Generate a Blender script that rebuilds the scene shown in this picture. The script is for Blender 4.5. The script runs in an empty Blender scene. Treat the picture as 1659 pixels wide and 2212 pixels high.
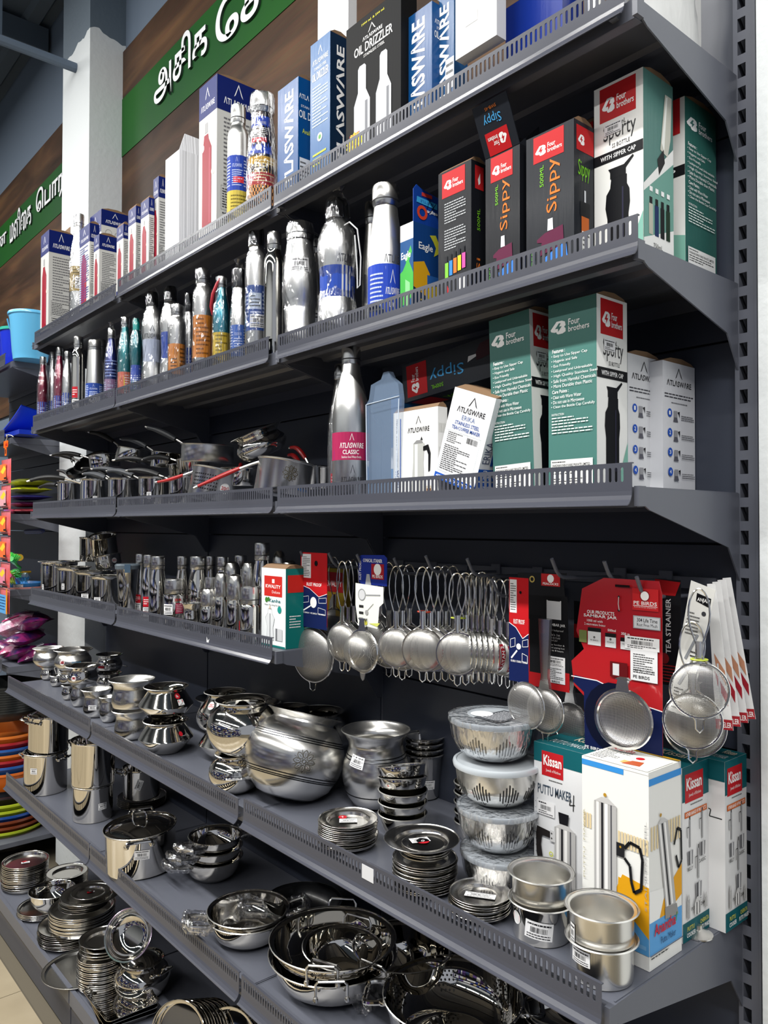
import bpy, math, random
from mathutils import Vector, Matrix, Euler
random.seed(7)
PI = math.pi
SC = bpy.context.scene
COL = bpy.context.collection

# ---------------------------------------------------------------- camera
cam = bpy.data.objects.new('camera', bpy.data.cameras.new('camera'))
COL.objects.link(cam)
CAM = Vector((3.3341, -1.2750, 1.53))
YAW, PIT, ROL = math.radians(40.4039), math.radians(1.0439), math.radians(0.114)
fw = Vector((-math.cos(YAW)*math.cos(PIT), math.sin(YAW)*math.cos(PIT), math.sin(PIT)))
rt = fw.cross(Vector((0, 0, 1))).normalized()
up = rt.cross(fw)
r2 = rt*math.cos(ROL) + up*math.sin(ROL)
u2 = -rt*math.sin(ROL) + up*math.cos(ROL)
M3 = Matrix((r2, u2, -fw)).transposed()
cam.matrix_world = Matrix.Translation(CAM) @ M3.to_4x4()
cam.data.sensor_fit = 'VERTICAL'
cam.data.sensor_height = 36.0
cam.data.lens = 36.0*1692.8/2212
cam.data.clip_start = 0.05
SC.camera = cam

# ---------------------------------------------------------------- world, lights, exposure
SC.view_settings.view_transform = 'Standard'
SC.view_settings.look = 'None'
SC.view_settings.exposure = 0.0
SC.view_settings.gamma = 1.0
SC.view_settings.use_curve_mapping = False
SC.cycles.max_bounces = 7
SC.cycles.diffuse_bounces = 2
SC.cycles.glossy_bounces = 4
SC.cycles.transparent_max_bounces = 10
SC.cycles.transmission_bounces = 4
SC.cycles.caustics_reflective = False
SC.cycles.caustics_refractive = False
SC.cycles.sample_clamp_indirect = 4.0
SC.cycles.use_adaptive_sampling = True
wd = bpy.data.worlds.new('store'); SC.world = wd; wd.use_nodes = True
wd.node_tree.nodes['Background'].inputs[0].default_value = (0.80, 0.86, 1.0, 1)
wd.node_tree.nodes['Background'].inputs[1].default_value = 0.38
def tube_light(x, y, z, sx, sy, watts, rot=0):
    l = bpy.data.lights.new('ceiling_tube_light', 'AREA'); l.shape = 'RECTANGLE'; l.size = sx; l.size_y = sy
    l.energy = watts; l.color = (1.0, 0.985, 0.95)
    o = bpy.data.objects.new('ceiling_tube_light', l); COL.objects.link(o); o.location = (x, y, z); o.rotation_euler = (rot, 0, 0)
for x in (-2.6, -0.2, 2.2, 4.6):
    tube_light(x, -2.0, 4.12, 2.1, 0.11, 116)
    tube_light(x, -4.3, 4.12, 2.1, 0.14, 60)

# ---------------------------------------------------------------- helpers
def hexc(h):
    h = h.lstrip('#'); h = ''.join(c*2 for c in h) if len(h) == 3 else h; v = [int(h[i:i+2], 16)/255 for i in (0, 2, 4)]
    return tuple((c/12.92 if c <= .04045 else ((c+.055)/1.055)**2.4) for c in v) + (1,)
MATS = {}
def mat(key, color, rough=.5, metal=0., spec=.5, coat=0., bump=None, aniso=0., alpha=None, noise=None):
    if key in MATS: return MATS[key]
    m = bpy.data.materials.new(key); m.use_nodes = True; nt = m.node_tree
    b = nt.nodes['Principled BSDF']; c = hexc(color) if isinstance(color, str) else color
    b.inputs['Base Color'].default_value = c; b.inputs['Roughness'].default_value = rough
    b.inputs['Metallic'].default_value = metal; b.inputs['Specular IOR Level'].default_value = spec
    b.inputs['Coat Weight'].default_value = coat; b.inputs['Coat Roughness'].default_value = .12
    if aniso:
        b.inputs['Anisotropic'].default_value = aniso
        t = nt.nodes.new('ShaderNodeTangent'); t.direction_type = 'RADIAL'; t.axis = 'Z'
        nt.links.new(t.outputs[0], b.inputs['Tangent'])
    if bump:
        sc, st, stretch = bump
        tc = nt.nodes.new('ShaderNodeTexCoord'); mp = nt.nodes.new('ShaderNodeMapping'); mp.inputs['Scale'].default_value = stretch
        n = nt.nodes.new('ShaderNodeTexNoise'); n.inputs['Scale'].default_value = sc; n.inputs['Detail'].default_value = 3
        bp = nt.nodes.new('ShaderNodeBump'); bp.inputs['Strength'].default_value = st; bp.inputs['Distance'].default_value = .004
        nt.links.new(tc.outputs['Object'], mp.inputs[0]); nt.links.new(mp.outputs[0], n.inputs['Vector'])
        nt.links.new(n.outputs['Fac'], bp.inputs['Height']); nt.links.new(bp.outputs[0], b.inputs['Normal'])
        nt.links.new(bp.outputs[0], b.inputs['Coat Normal'])
    if noise:
        c2, sc, stretch = noise
        tc = nt.nodes.new('ShaderNodeTexCoord'); mp = nt.nodes.new('ShaderNodeMapping'); mp.inputs['Scale'].default_value = stretch
        n = nt.nodes.new('ShaderNodeTexNoise'); n.inputs['Scale'].default_value = sc; n.inputs['Detail'].default_value = 5
        rp = nt.nodes.new('ShaderNodeValToRGB'); rp.color_ramp.elements[0].color = c; rp.color_ramp.elements[1].color = hexc(c2)
        rp.color_ramp.elements[0].position = .35; rp.color_ramp.elements[1].position = .68
        nt.links.new(tc.outputs['Object'], mp.inputs[0]); nt.links.new(mp.outputs[0], n.inputs['Vector'])
        nt.links.new(n.outputs['Fac'], rp.inputs[0]); nt.links.new(rp.outputs[0], b.inputs['Base Color'])
    MATS[key] = m; return m
def ink(h): return mat('ink_'+h.lstrip('#'), h, .40, spec=.12)
def gloss(h, b=.07): return mat('glossy_board_'+h.lstrip('#'), h, .30, spec=.15, coat=.04, bump=(1.0, b, (170, 170, 14)))
def board(h): return mat('carton_board_'+h.lstrip('#'), h, .6, spec=.12, coat=0, bump=(1.0, .06, (200, 200, 16)))
def plastic(h, r=.35): return mat('plastic_'+h.lstrip('#'), h, r, coat=.3)
def paint(h): return mat('bottle_paint_'+h.lstrip('#'), h, .25, metal=.55, coat=.6)
STEEL = mat('polished_steel', (.80, .775, .72, 1), .06, 1, bump=(26, .05, (1, 1, 1)))
STEEL2 = mat('satin_steel', (.80, .79, .76, 1), .22, 1, aniso=.75)
STEEL3 = mat('mirror_steel', (.84, .81, .75, 1), .035, 1)
BRUSH = mat('brushed_bottle_steel', (.84, .84, .82, 1), .27, 1, aniso=.6)
WIRE = mat('wire_steel', (.82, .81, .78, 1), .16, 1)
GREY = mat('powder_coated_grey', '#5b5e68', .36, spec=.5)
RAIL = mat('rail_grey', '#484a53', .2, spec=.3)
PANEL = mat('panel_slate', '#333845', .42)
DARKG = mat('dark_slot', '#0c0e13', .7)
BROWN = mat('raw_cardboard', '#7d6146', .8)
BLACKP = plastic('#131417', .3)
REDP = plastic('#a81a1c', .35)
def finish(me, smooth, ang=34):
    me.validate(verbose=False)
    if smooth:
        me.shade_smooth(); me.set_sharp_from_angle(angle=math.radians(ang))
class MB:
    def __init__(s): s.v = []; s.f = []; s.m = []
    def quad(s, a, b, c, d, m=0):
        n = len(s.v); s.v += [a, b, c, d]; s.f.append((n, n+1, n+2, n+3)); s.m.append(m)
    def box(s, x0, y0, z0, x1, y1, z1, m=0):
        n = len(s.v)
        s.v += [(x0,y0,z0),(x1,y0,z0),(x1,y1,z0),(x0,y1,z0),(x0,y0,z1),(x1,y0,z1),(x1,y1,z1),(x0,y1,z1)]
        for q in ((0,3,2,1),(4,5,6,7),(0,1,5,4),(1,2,6,5),(2,3,7,6),(3,0,4,7)):
            s.f.append(tuple(n+i for i in q)); s.m.append(m)
    def prism(s, pts, axis, a0, a1, m=0):
        n = len(s.v); k = len(pts)
        for a in (a0, a1):
            for p, q in pts:
                s.v.append({'x': (a, p, q), 'y': (p, a, q), 'z': (p, q, a)}[axis])
        s.f.append(tuple(n+i for i in range(k))); s.m.append(m)
        s.f.append(tuple(n+k+i for i in reversed(range(k)))); s.m.append(m)
        for i in range(k):
            j = (i+1) % k; s.f.append((n+j, n+i, n+k+i, n+k+j)); s.m.append(m)
    def lathe(s, prof, seg=40, c=(0,0), z0=0, a0=0, a1=2*PI, m=0):
        full = abs(a1-a0-2*PI) < 1e-6; n = len(s.v); cols = seg if full else seg+1
        for r, z in prof:
            for i in range(cols):
                a = a0+(a1-a0)*i/seg; s.v.append((c[0]+r*math.cos(a), c[1]+r*math.sin(a), z0+z))
        for j in range(len(prof)-1):
            for i in range(seg):
                i2 = (i+1) % cols if full else i+1
                if prof[j][0] < 1e-7 and prof[j+1][0] < 1e-7: continue
                if prof[j][0] < 1e-7: s.f.append((n+j*cols+i, n+(j+1)*cols+i2, n+(j+1)*cols+i))
                elif prof[j+1][0] < 1e-7: s.f.append((n+j*cols+i, n+j*cols+i2, n+(j+1)*cols+i))
                else: s.f.append((n+j*cols+i, n+j*cols+i2, n+(j+1)*cols+i2, n+(j+1)*cols+i))
                s.m.append(m)
    def tube(s, path, r, seg=7, m=0, closed=False):
        P = [Vector(p) for p in path]; n = len(s.v); k = len(P); up = None
        for i, p in enumerate(P):
            t = (P[(i+1) % k]-P[i-1]) if closed else (P[min(i+1, k-1)]-P[max(i-1, 0)])
            t.normalize()
            if up is None:
                up = Vector((0, 0, 1)) if abs(t.z) < .9 else Vector((1, 0, 0))
            a = t.cross(up).normalized(); b = a.cross(t).normalized(); up = b
            rr = r[i] if isinstance(r, (list, tuple)) else r
            for j in range(seg):
                w = 2*PI*j/seg; s.v.append(tuple(p + (a*math.cos(w)+b*math.sin(w))*rr))
        for i in range(k if closed else k-1):
            i2 = (i+1) % k
            for j in range(seg):
                j2 = (j+1) % seg; s.f.append((n+i*seg+j, n+i*seg+j2, n+i2*seg+j2, n+i2*seg+j)); s.m.append(m)
        if not closed:
            s.f.append(tuple(n+j for j in reversed(range(seg)))); s.m.append(m)
            s.f.append(tuple(n+(k-1)*seg+j for j in range(seg))); s.m.append(m)
    def mesh(s, name, mats, smooth=False):
        me = bpy.data.meshes.new(name); me.from_pydata(s.v, [], s.f)
        for m in (mats if isinstance(mats, (list, tuple)) else [mats]): me.materials.append(m)
        if any(s.m): me.polygons.foreach_set('material_index', s.m)
        finish(me, smooth); return me
    def build(s, name, mats, parent=None, loc=None, smooth=False):
        return link(name, s.mesh(name, mats, smooth), parent, loc)
def link(name, me, parent=None, loc=None, rot=None):
    o = bpy.data.objects.new(name, me); COL.objects.link(o)
    if parent: o.parent = parent
    if loc: o.location = loc
    if rot: o.rotation_euler = rot
    return o
def tag(o, label, cat, group=None):
    o['label'] = label; o['category'] = cat
    if group: o['group'] = group
    return o
def thing(name, label, cat, loc, rotz=0, group=None, rot=None):
    o = bpy.data.objects.new(name, None); o.empty_display_size = .02; COL.objects.link(o)
    o.location = loc; o.rotation_euler = rot or (0, 0, rotz); return tag(o, label, cat, group)
def struct(o): o['kind'] = 'structure'; return o
def dup(o, parent=None):
    c = o.copy(); COL.objects.link(c); c.parent = parent
    for ch in list(o.children): dup(ch, c)
    return c

# ---------------------------------------------------------------- lettering and flat print
GL = {}
def glyphs(s, bold=0):
    k = (s, bold)
    if k in GL: return GL[k]
    c = bpy.data.curves.new('t', 'FONT'); c.body = s; c.resolution_u = 5 if ord(s[0]) > 2900 else (2 if len(s) < 14 else 1); c.offset = .012*bold
    o = bpy.data.objects.new('t', c); COL.objects.link(o); bpy.context.view_layer.update()
    me = bpy.data.meshes.new_from_object(o.evaluated_get(bpy.context.evaluated_depsgraph_get()))
    v = [(a.co.x, a.co.y) for a in me.vertices]; f = [tuple(p.vertices) for p in me.polygons]
    bpy.data.objects.remove(o); bpy.data.curves.remove(c); bpy.data.meshes.remove(me)
    x0 = min(p[0] for p in v); x1 = max(p[0] for p in v); y0 = min(p[1] for p in v); y1 = max(p[1] for p in v)
    v = [((a-x0)/(x1-x0), (b-y0)/max(y1-y0, 1e-4)) for a, b in v]
    GL[k] = (v, f, (x1-x0)/max(y1-y0, 1e-4)); return GL[k]
CARET = [[(0, 0), (.16, .12), (.5, .86), (.5, 1.0)], [(1, 0), (.80, .18), (.5, .86), (.5, 1.0)]]
def art(name, cmds, fmap, W, H, parent, layer=.00006, base=.0004, kind=None):
    """flat print: commands in 0..1 face coordinates; fmap(x_m, y_m, off) -> 3D"""
    vs, fs, ms, mats = [], [], [], []
    def mi(col):
        m = ink(col)
        if m not in mats: mats.append(m)
        return mats.index(m)
    off = base
    def add(pts, faces, col):
        n = len(vs)
        for x, y in pts: vs.append(fmap(x*W, y*H, off))
        for f in faces: fs.append(tuple(n+i for i in f)); ms.append(mi(col))
    for c in cmds:
        k = c[0]
        if k == 'r':
            _, x0, y0, x1, y1, col = c; n = max(1, int(abs(x1-x0)*W/.008)) if fmap.__name__ == 'cyl' else 1
            pts = []
            for i in range(n+1):
                x = x0+(x1-x0)*i/n; pts += [(x, y0), (x, y1)]
            add(pts, [(2*i, 2*i+2, 2*i+3, 2*i+1) for i in range(n)], col)
        elif k == 'p': add(c[1], [tuple(range(len(c[1])))], c[2])
        elif k == 't':
            s, x0, y0, x1, y1, col = c[1:7]; rot = c[7] if len(c) > 7 else 0; bold = c[8] if len(c) > 8 else 0
            v, f, asp = glyphs(s, bold)
            pts = []
            for a, b in v:
                if rot == 90: a, b = 1-b, a
                elif rot == -90: a, b = b, 1-a
                elif rot == 180: a, b = 1-a, 1-b
                pts.append((x0+(x1-x0)*a, y0+(y1-y0)*b))
            add(pts, f, col)
        elif k == 'caret':
            x0, y0, x1, y1, col = c[1:]
            for q in CARET: add([(x0+(x1-x0)*a, y0+(y1-y0)*b) for a, b in q], [(0, 1, 2, 3)], col)
        elif k == 'fine':
            x0, y0, x1, y1, n, col = c[1:]; rnd = random.Random(n*7+int(x0*100)); pts, fc = [], []
            for i in range(n):
                yy = y1-(y1-y0)*(i+.5)/n; hh = (y1-y0)/n*.19; x = x0; end = x1-(x1-x0)*rnd.choice((0, 0, .1, .45))
                while x < end:
                    w = min((x1-x0)*rnd.uniform(.05, .14), end-x); q = len(pts)
                    pts += [(x, yy-hh), (x+w, yy-hh), (x+w, yy+hh), (x, yy+hh)]; fc.append((q, q+1, q+2, q+3)); x += w+(x1-x0)*.02
            add(pts, fc, col)
        elif k == 'bars':
            x0, y0, x1, y1, col = c[1:]; rnd = random.Random(5); x = x0; pts, fc = [], []
            while x < x1:
                w = (x1-x0)*rnd.choice((.012, .02, .035)); q = len(pts)
                pts += [(x, y0), (min(x+w, x1), y0), (min(x+w, x1), y1), (x, y1)]; fc.append((q, q+1, q+2, q+3)); x += w+(x1-x0)*rnd.choice((.015, .03))
            add(pts, fc, col)
        elif k == 'disc':
            cx, cy, r, col = c[1:]; pts = [(cx+r*math.cos(a*PI/9), cy+r*math.sin(a*PI/9)*W/H) for a in range(18)]; add(pts, [tuple(range(18))], col)
        elif k == 'ring':
            cx, cy, r, t, col = c[1:]; pts = []
            for a in range(18):
                for rr in (r, r-t): pts.append((cx+rr*math.cos(a*PI/9), cy+rr*math.sin(a*PI/9)*W/H))
            add(pts, [(2*a, 2*((a+1) % 18), 2*((a+1) % 18)+1, 2*a+1) for a in range(18)], col)
        elif k == 'l':
            pts0, t, col = c[1:]; pts, fc = [], []
            for (ax, ay), (bx, by) in zip(pts0[:-1], pts0[1:]):
                dx, dy = (bx-ax)*W, (by-ay)*H; L = math.hypot(dx, dy) or 1e-6; nx, ny = -dy/L*t/2, dx/L*t/2; q = len(pts)
                pts += [(ax-nx/W, ay-ny/H), (bx-nx/W, by-ny/H), (bx+nx/W, by+ny/H), (ax+nx/W, ay+ny/H)]; fc.append((q, q+1, q+2, q+3))
            add(pts, fc, col)
        off += layer
    me = bpy.data.meshes.new(name); me.from_pydata(vs, [], fs)
    for m in mats: me.materials.append(m)
    me.polygons.foreach_set('material_index', ms); me.update()
    return link(name, me, parent)
def sticker(w=1, h=1, x=0, y=0, col='#e9e9ea'):
    """price label at x..x+w, y..y+h in face units"""
    return [('r', x, y, x+w, y+h, col), ('fine', x+.08*w, y+.72*h, x+.92*w, y+.95*h, 1, '#202024'), ('bars', x+.2*w, y+.38*h, x+.8*w, y+.68*h, '#202024'), ('fine', x+.08*w, y+.05*h, x+.92*w, y+.33*h, 2, '#202024')]

# ---------------------------------------------------------------- cartons
def carton(name, label, B, front, side, body='#d8d8d4', fm=None, sm=None, tm=None, flap=True, group=None, cat='box', tilt=None, topart=None, z=None, d=None, w=None, h=None, glossy=True, back_flap=None):
    X, Y, Z0, Wd, D, Hh, rot = B
    if d: D = d
    if w: Wd = w
    if h: Hh = h
    t = thing(name, label, cat, (X, Y, Z0+.0006), math.radians(rot), group)
    if tilt: t.rotation_euler = tilt; t.location.z += 0
    g = gloss if glossy else board
    mats = [g(body), g(fm or body), g(sm or body), g(tm or body)]
    b = MB(); e = .0012
    n = 0
    b.v += [(-Wd, 0, 0), (0, 0, 0), (0, D, 0), (-Wd, D, 0), (-Wd, 0, Hh), (0, 0, Hh), (0, D, Hh), (-Wd, D, Hh)]
    b.v += [(-Wd, 0, Hh*.5), (0, 0, Hh*.5), (0, D, Hh*.5), (-Wd, D, Hh*.5)]
    F = [((0,3,2,1),0),((4,5,6,7),3),((0,1,9,8),1),((8,9,5,4),1),((1,2,10,9),2),((9,10,6,5),2),((2,3,11,10),0),((10,11,7,6),0),((3,0,8,11),0),((11,8,4,7),0)]
    for q, m in F: b.f.append(q); b.m.append(m)
    b.build('carton_body', mats, t)
    if flap:
        fl = MB(); pts = [(0, 0), (D*.25, .0075), (D*.6, .0095), (D*.9, .005), (D, 0)]
        fl.prism(pts, 'x', -Wd+.002, -.001); fl.build('tuck_flap', [BROWN], t, (0, 0, Hh+.0002))
    def fF(x, y, o): return (-Wd+x, -o, y)
    def fS(x, y, o): return (o, x, y)
    def fT(x, y, o): return (-Wd+x, y, Hh+o)
    if front: art('front_print', front, fF, Wd, Hh, t)
    if side: art('side_print', side, fS, D, Hh, t)
    if topart: art('top_print', topart, fT, Wd, D, t, base=.0008)
    return t

WT = '#f1f1f0'; NV = '#101f62'; BK = '#17181b'; RD = '#b92226'; TL = '#4c7a73'; GB = '#c9c9c5'
def atlas_side(small=False):
    c = [('r', 0, .80, 1, 1, NV), ('caret', .40, .905, .62, .985, WT), ('t', 'ΛTLΛSWΛRE', .16, .845, .86, .885, WT, 0, 1), ('r', 0, .03, 1, .10, NV)]
    c += [('fine', .16, .36, .93, .77, 17, '#6d6d70'), ('l', [(.1, .36), (.95, .36), (.95, .22), (.1, .22), (.1, .36)], .0006, '#6d6d70'), ('fine', .13, .23, .92, .35, 8, '#3c3c40'), ('fine', .13, .115, .8, .21, 5, '#3c3c40')]
    return c
def atlas_front(glit=False):
    c = [('r', 0, .80, 1, 1, NV), ('caret', .35, .90, .6, .97, WT), ('t', 'ΛTLΛSWΛRE', .12, .84, .88, .875, WT), ('r', 0, .03, 1, .10, NV)]
    c += [('p', [(.33, .70), (.5, .70), (.5, .76), (.33, .76)], '#9a9a9c'), ('p', [(.30, .69), (.53, .69), (.56, .66), (.72, .60), (.72, .14), (.2, .14), (.2, .60), (.28, .66)], '#8a1026'), ('disc', .80, .45, .09, '#e8e2c8'), ('r', .60, .16, .63, .6, '#b5566a')]
    return c
def bros_logo(x0, y0, x1, y1, col=WT, hole=RD, stack=True, rot=0, W=1, H=1):
    """white rounded figure-four-B mark plus the two words, in a box"""
    if rot == 180:
        def T(a, b): return (x1-(x1-x0)*a, y1-(y1-y0)*b)
    elif rot == 90:
        def T(a, b): return (x1-(x1-x0)*b, y0+(y1-y0)*a)
    else:
        def T(a, b): return (x0+(x1-x0)*a, y0+(y1-y0)*b)
    m = [(.0, .40), (.02, .28), (.10, .20), (.16, .20), (.16, .12), (.20, .04), (.32, .04), (.40, .14), (.40, .34), (.36, .46), (.40, .56), (.38, .80), (.30, .90), (.16, .90)]
    bolt = [(.22, .76), (.12, .42), (.20, .42), (.20, .20), (.30, .54), (.23, .54), (.27, .76)]
    wx = [('p', [T(a, b) for a, b in m], col), ('p', [T(a, b) for a, b in bolt], hole)]
    a = T(.47, .50); b = T(.76, .92); c = T(.47, .06); d = T(1.0, .44)
    def bx(p, q): return (min(p[0], q[0]), min(p[1], q[1]), max(p[0], q[0]), max(p[1], q[1]))
    wx.append(('t', 'Four') + bx(a, b) + (col, rot, 1)); wx.append(('t', 'brothers') + bx(c, d) + (col, rot, 1))
    return wx
def sporty_white(sticker_=True, corner=True):
    c = [('r', 0, 0, 1, 1, '#ebebe7'), ('r', .12, .80, .86, .985, RD)] + bros_logo(.17, .84, .82, .93)
    c += [('t', 'Sporty', .2, .665, .86, .78, '#3a3a3c', 0), ('t', '750mL', .42, .755, .66, .78, '#3a3a3c'), ('t', 'SS BOTTLE', .38, .645, .74, .667, '#3a3a3c')]
    c += [('r', 0, .575, 1, .63, BK), ('t', 'WITH SIPPER CAP', .14, .59, .86, .615, WT, 0, 1)]
    body = [(.36, .48), (.68, .48), (.68, .43), (.73, .40), (.74, .33), (.71, .27), (.71, .12), (.74, .04), (.26, .04), (.28, .12), (.28, .27), (.24, .33), (.26, .40), (.34, .43)]
    c += [('p', body, '#111216'), ('p', [(.30, .535), (.62, .535), (.80, .57), (.82, .56), (.66, .515), (.66, .48), (.34, .48), (.34, .515)], '#111216'), ('r', .58, .1, .61, .42, '#2c2b3f')]
    if corner: c += [('p', [(.60, .0), (1, 0), (1, .26)], '#7fb3a3')]
    if sticker_: c += sticker(.36, .06, .22, .72)
    return c
def teal_back():
    c = bros_logo(.05, .83, .86, .91, hole=TL)
    L = ['Easy to Use Sipper Cap', 'Hygenic and Safe', 'Eco Friendly', 'Leakproof and Unbreakable', 'High Quality Stainless Steel', 'Safe from Harmful Chemicals', 'More Durable then Plastic']
    c += [('t', 'Features :', .09, .735, .36, .755, WT, 0, 1)]
    for i, s in enumerate(L): y = .708-.0265*i; c.append(('t', '• '+s, .07, y, .07+.034*len(s), y+.018, WT))
    c += [('t', 'Care Points :', .09, .518, .44, .537, WT, 0, 1)]
    for i, s in enumerate(['Clean with Warm Water', 'Do not use in Microwave', 'Clean the Bottle Cap Carefully']): y = .490-.0265*i; c.append(('t', '• '+s, .07, y, .07+.030*len(s), y+.018, WT))
    c += [('t', 'INSTRUCTION', .08, .40, .34, .412, WT), ('fine', .08, .30, .92, .395, 6, '#dfe8e4')]
    c += [('r', .06, 0.0, .93, .165, '#e4e4e2'), ('fine', .09, .145, .4, .16, 1, '#333'), ('t', 'SHASHAN INNOVARE PRIVATE LIMITED', .09, .128, .88, .142, '#222222', 0, 1), ('fine', .09, .085, .88, .125, 3, '#444444'), ('fine', .09, .005, .40, .07, 5, '#555555'), ('fine', .45, .005, .75, .07, 5, '#555555')]
    return c
def sippy_front(labeltop=.985):
    c = [('r', .16, .80, .80, labeltop, RD)] + bros_logo(.2, .84, .76, .92)
    c += [('t', '500ML', .30, .62, .38, .77, '#79c32b', 90), ('t', 'Sippy', .44, .42, .72, .79, '#d9762c', 90)]
    c += [('p', [(.46, .30), (.58, .30), (.57, .38), (.47, .38)], '#dfe2e6'), ('p', [(.24, .26), (.4, .29), (.78, .31), (.8, .18), (.3, .14), (.34, .23), (.24, .24)], '#5c1d3c'), ('p', [(.40, .12), (.84, .2), (.9, .02), (.44, .0)], '#3d7fd6'), ('t', 'SIPPER', .12, .0, .2, .2, '#4f9a3a', 90)]
    return c
def sippy_side():
    return [('r', .12, .80, 1, .97, RD)] + bros_logo(.2, .84, 1.0, .92)[:2] + [('t', 'Sippy', .2, .60, .8, .74, '#79c32b'), ('r', .36, 0, .74, .36, '#c8662a'), ('r', .3, .36, .8, .46, '#1b1d20'), ('r', .38, .10, .8, .26, '#e6e6e4'), ('fine', .42, .12, .76, .25, 4, '#333333'), ('r', .5, .46, .58, .54, '#dfe2e6')]
def small_bottle(x, w, y0, y1, col): return [('r', x, y0, x+w, y1, col), ('r', x+w*.15, y1, x+w*.75, y1+.05, '#1d1f24')]

# ---------------------------------------------------------------- the building
def nodes_mat(key, fn, rough=.5, **kw):
    m = mat(key, '#808080', rough, **kw); nt = m.node_tree; fn(nt, nt.nodes['Principled BSDF']); return m
def wood_fn(nt, b):
    tc = nt.nodes.new('ShaderNodeTexCoord'); mp = nt.nodes.new('ShaderNodeMapping'); mp.inputs['Scale'].default_value = (.55, 1, 3.4)
    n1 = nt.nodes.new('ShaderNodeTexNoise'); n1.inputs['Scale'].default_value = 2.0; n1.inputs['Detail'].default_value = 4; n1.inputs['Distortion'].default_value = .7
    mp2 = nt.nodes.new('ShaderNodeMapping'); mp2.inputs['Scale'].default_value = (1.2, 1, 60)
    n2 = nt.nodes.new('ShaderNodeTexNoise'); n2.inputs['Scale'].default_value = 2.2; n2.inputs['Detail'].default_value = 6
    rp = nt.nodes.new('ShaderNodeValToRGB'); e = rp.color_ramp.elements
    e[0].position = .3; e[0].color = hexc('#2f241e'); e[1].position = .72; e[1].color = hexc('#6b4f38')
    k = e.new(.5); k.color = hexc('#4a372b')
    mx = nt.nodes.new('ShaderNodeMix'); mx.data_type = 'RGBA'; mx.blend_type = 'MULTIPLY'; mx.inputs[0].default_value = .35
    nt.links.new(tc.outputs['Object'], mp.inputs[0]); nt.links.new(mp.outputs[0], n1.inputs['Vector'])
    nt.links.new(tc.outputs['Object'], mp2.inputs[0]); nt.links.new(mp2.outputs[0], n2.inputs['Vector'])
    nt.links.new(n1.outputs['Fac'], rp.inputs[0]); nt.links.new(rp.outputs[0], mx.inputs[6]); nt.links.new(n2.outputs['Color'], mx.inputs[7])
    nt.links.new(mx.outputs[2], b.inputs['Base Color'])
WOOD = nodes_mat('printed_walnut', wood_fn, .45, spec=.08)
FLOORM = mat('beige_vitrified_tile', '#a3977f', .22, spec=.5, noise=('#978b74', 5, (1, 1, 1)))
WHITEP = mat('white_wall_paint', '#dfe3e4', .6, bump=(60, .35, (1, 1, 1)))
GREYP = mat('grey_wall_paint', '#5b697a', .7, bump=(8, .2, (1, 1, 1)))
DECK = mat('grey_roof_sheet', '#4d5965', .6)

b = MB(); b.box(-7, -5.6, -.06, 6.5, 1.2, -.012)
fl = struct(b.build('floor', mat('tile_grout', '#5d5648', .8)))
tb = MB(); tb.prism([(0, 0), (.597, 0), (.597, .597), (0, .597)], 'z', -.012, 0); tm = tb.mesh('tile', FLOORM)
for i in range(-5, 6):
    for j in range(0, 5):
        t = link('tile', tm, fl, (-.02+.6*i, -.49-.6*(j+1), 0))
b = MB(); b.box(-7, .078, 0, 6.5, .3, 4.3); struct(b.build('wall_back', GREYP))
b = MB(); b.box(-7, -5.9, 0, 6.5, -5.6, 4.3); struct(b.build('wall_front', mat('far_wall', '#8c9094', .7)))
b = MB(); b.box(-7.2, -5.9, 0, -7, .3, 4.3); struct(b.build('wall_left', mat('far_wall', '#8c9094', .7)))
b = MB(); b.box(-7, -5.6, 4.255, 6.5, .078, 4.33)
ce = struct(b.build('ceiling', DECK))
for i in range(22):
    y = -.02-.22*i; b = MB(); b.prism([(y-.05, 4.2545), (y-.03, 4.225), (y+.03, 4.225), (y+.05, 4.2545)], 'x', -6.9, 4.5); b.build('roof_rib', DECK, ce)
for x in (-1.15, -3.3):
    b = MB(); b.box(x, -5.5, 4.10, x+.10, .06, 4.224); b.build('roof_beam', DECK, ce)
# column between the two shelving runs: white up to the ragged paint line, grey above
def col_fn(nt, bs):
    tc = nt.nodes.new('ShaderNodeTexCoord'); sp = nt.nodes.new('ShaderNodeSeparateXYZ'); n = nt.nodes.new('ShaderNodeTexNoise'); n.inputs['Scale'].default_value = 9
    ad = nt.nodes.new('ShaderNodeMath'); ad.operation = 'MULTIPLY_ADD'; ad.inputs[1].default_value = .10
    gt = nt.nodes.new('ShaderNodeMath'); gt.operation = 'GREATER_THAN'; gt.inputs[1].default_value = 3.715
    mx = nt.nodes.new('ShaderNodeMix'); mx.data_type = 'RGBA'; mx.inputs[6].default_value = hexc('#ccd1d3'); mx.inputs[7].default_value = hexc('#56636f')
    nt.links.new(tc.outputs['Object'], sp.inputs[0]); nt.links.new(tc.outputs['Object'], n.inputs['Vector'])
    nt.links.new(n.outputs['Fac'], ad.inputs[0]); nt.links.new(sp.outputs['Z'], ad.inputs[2]); nt.links.new(ad.outputs[0], gt.inputs[0])
    nt.links.new(gt.outputs[0], mx.inputs[0]); nt.links.new(mx.outputs[2], bs.inputs['Base Color'])
COLM = nodes_mat('column_two_tone_paint', col_fn, .6, bump=(40, .3, (1, 1, 1)))
b = MB(); b.box(-.372, -.08, 0, -.028, .078, 4.25); c = struct(b.build('column', COLM))
b = MB(); b.box(2.782, -.035, 0, 3.5, .078, 4.25); struct(b.build('column', WHITEP))
b = MB(); b.tube([(-.2, -.08, 3.575), (-.2, -1.9, 3.575)], .021, 10); b.tube([(-.2, -.40, 3.59), (-.2, -.40, 4.24)], .014, 8)
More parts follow.
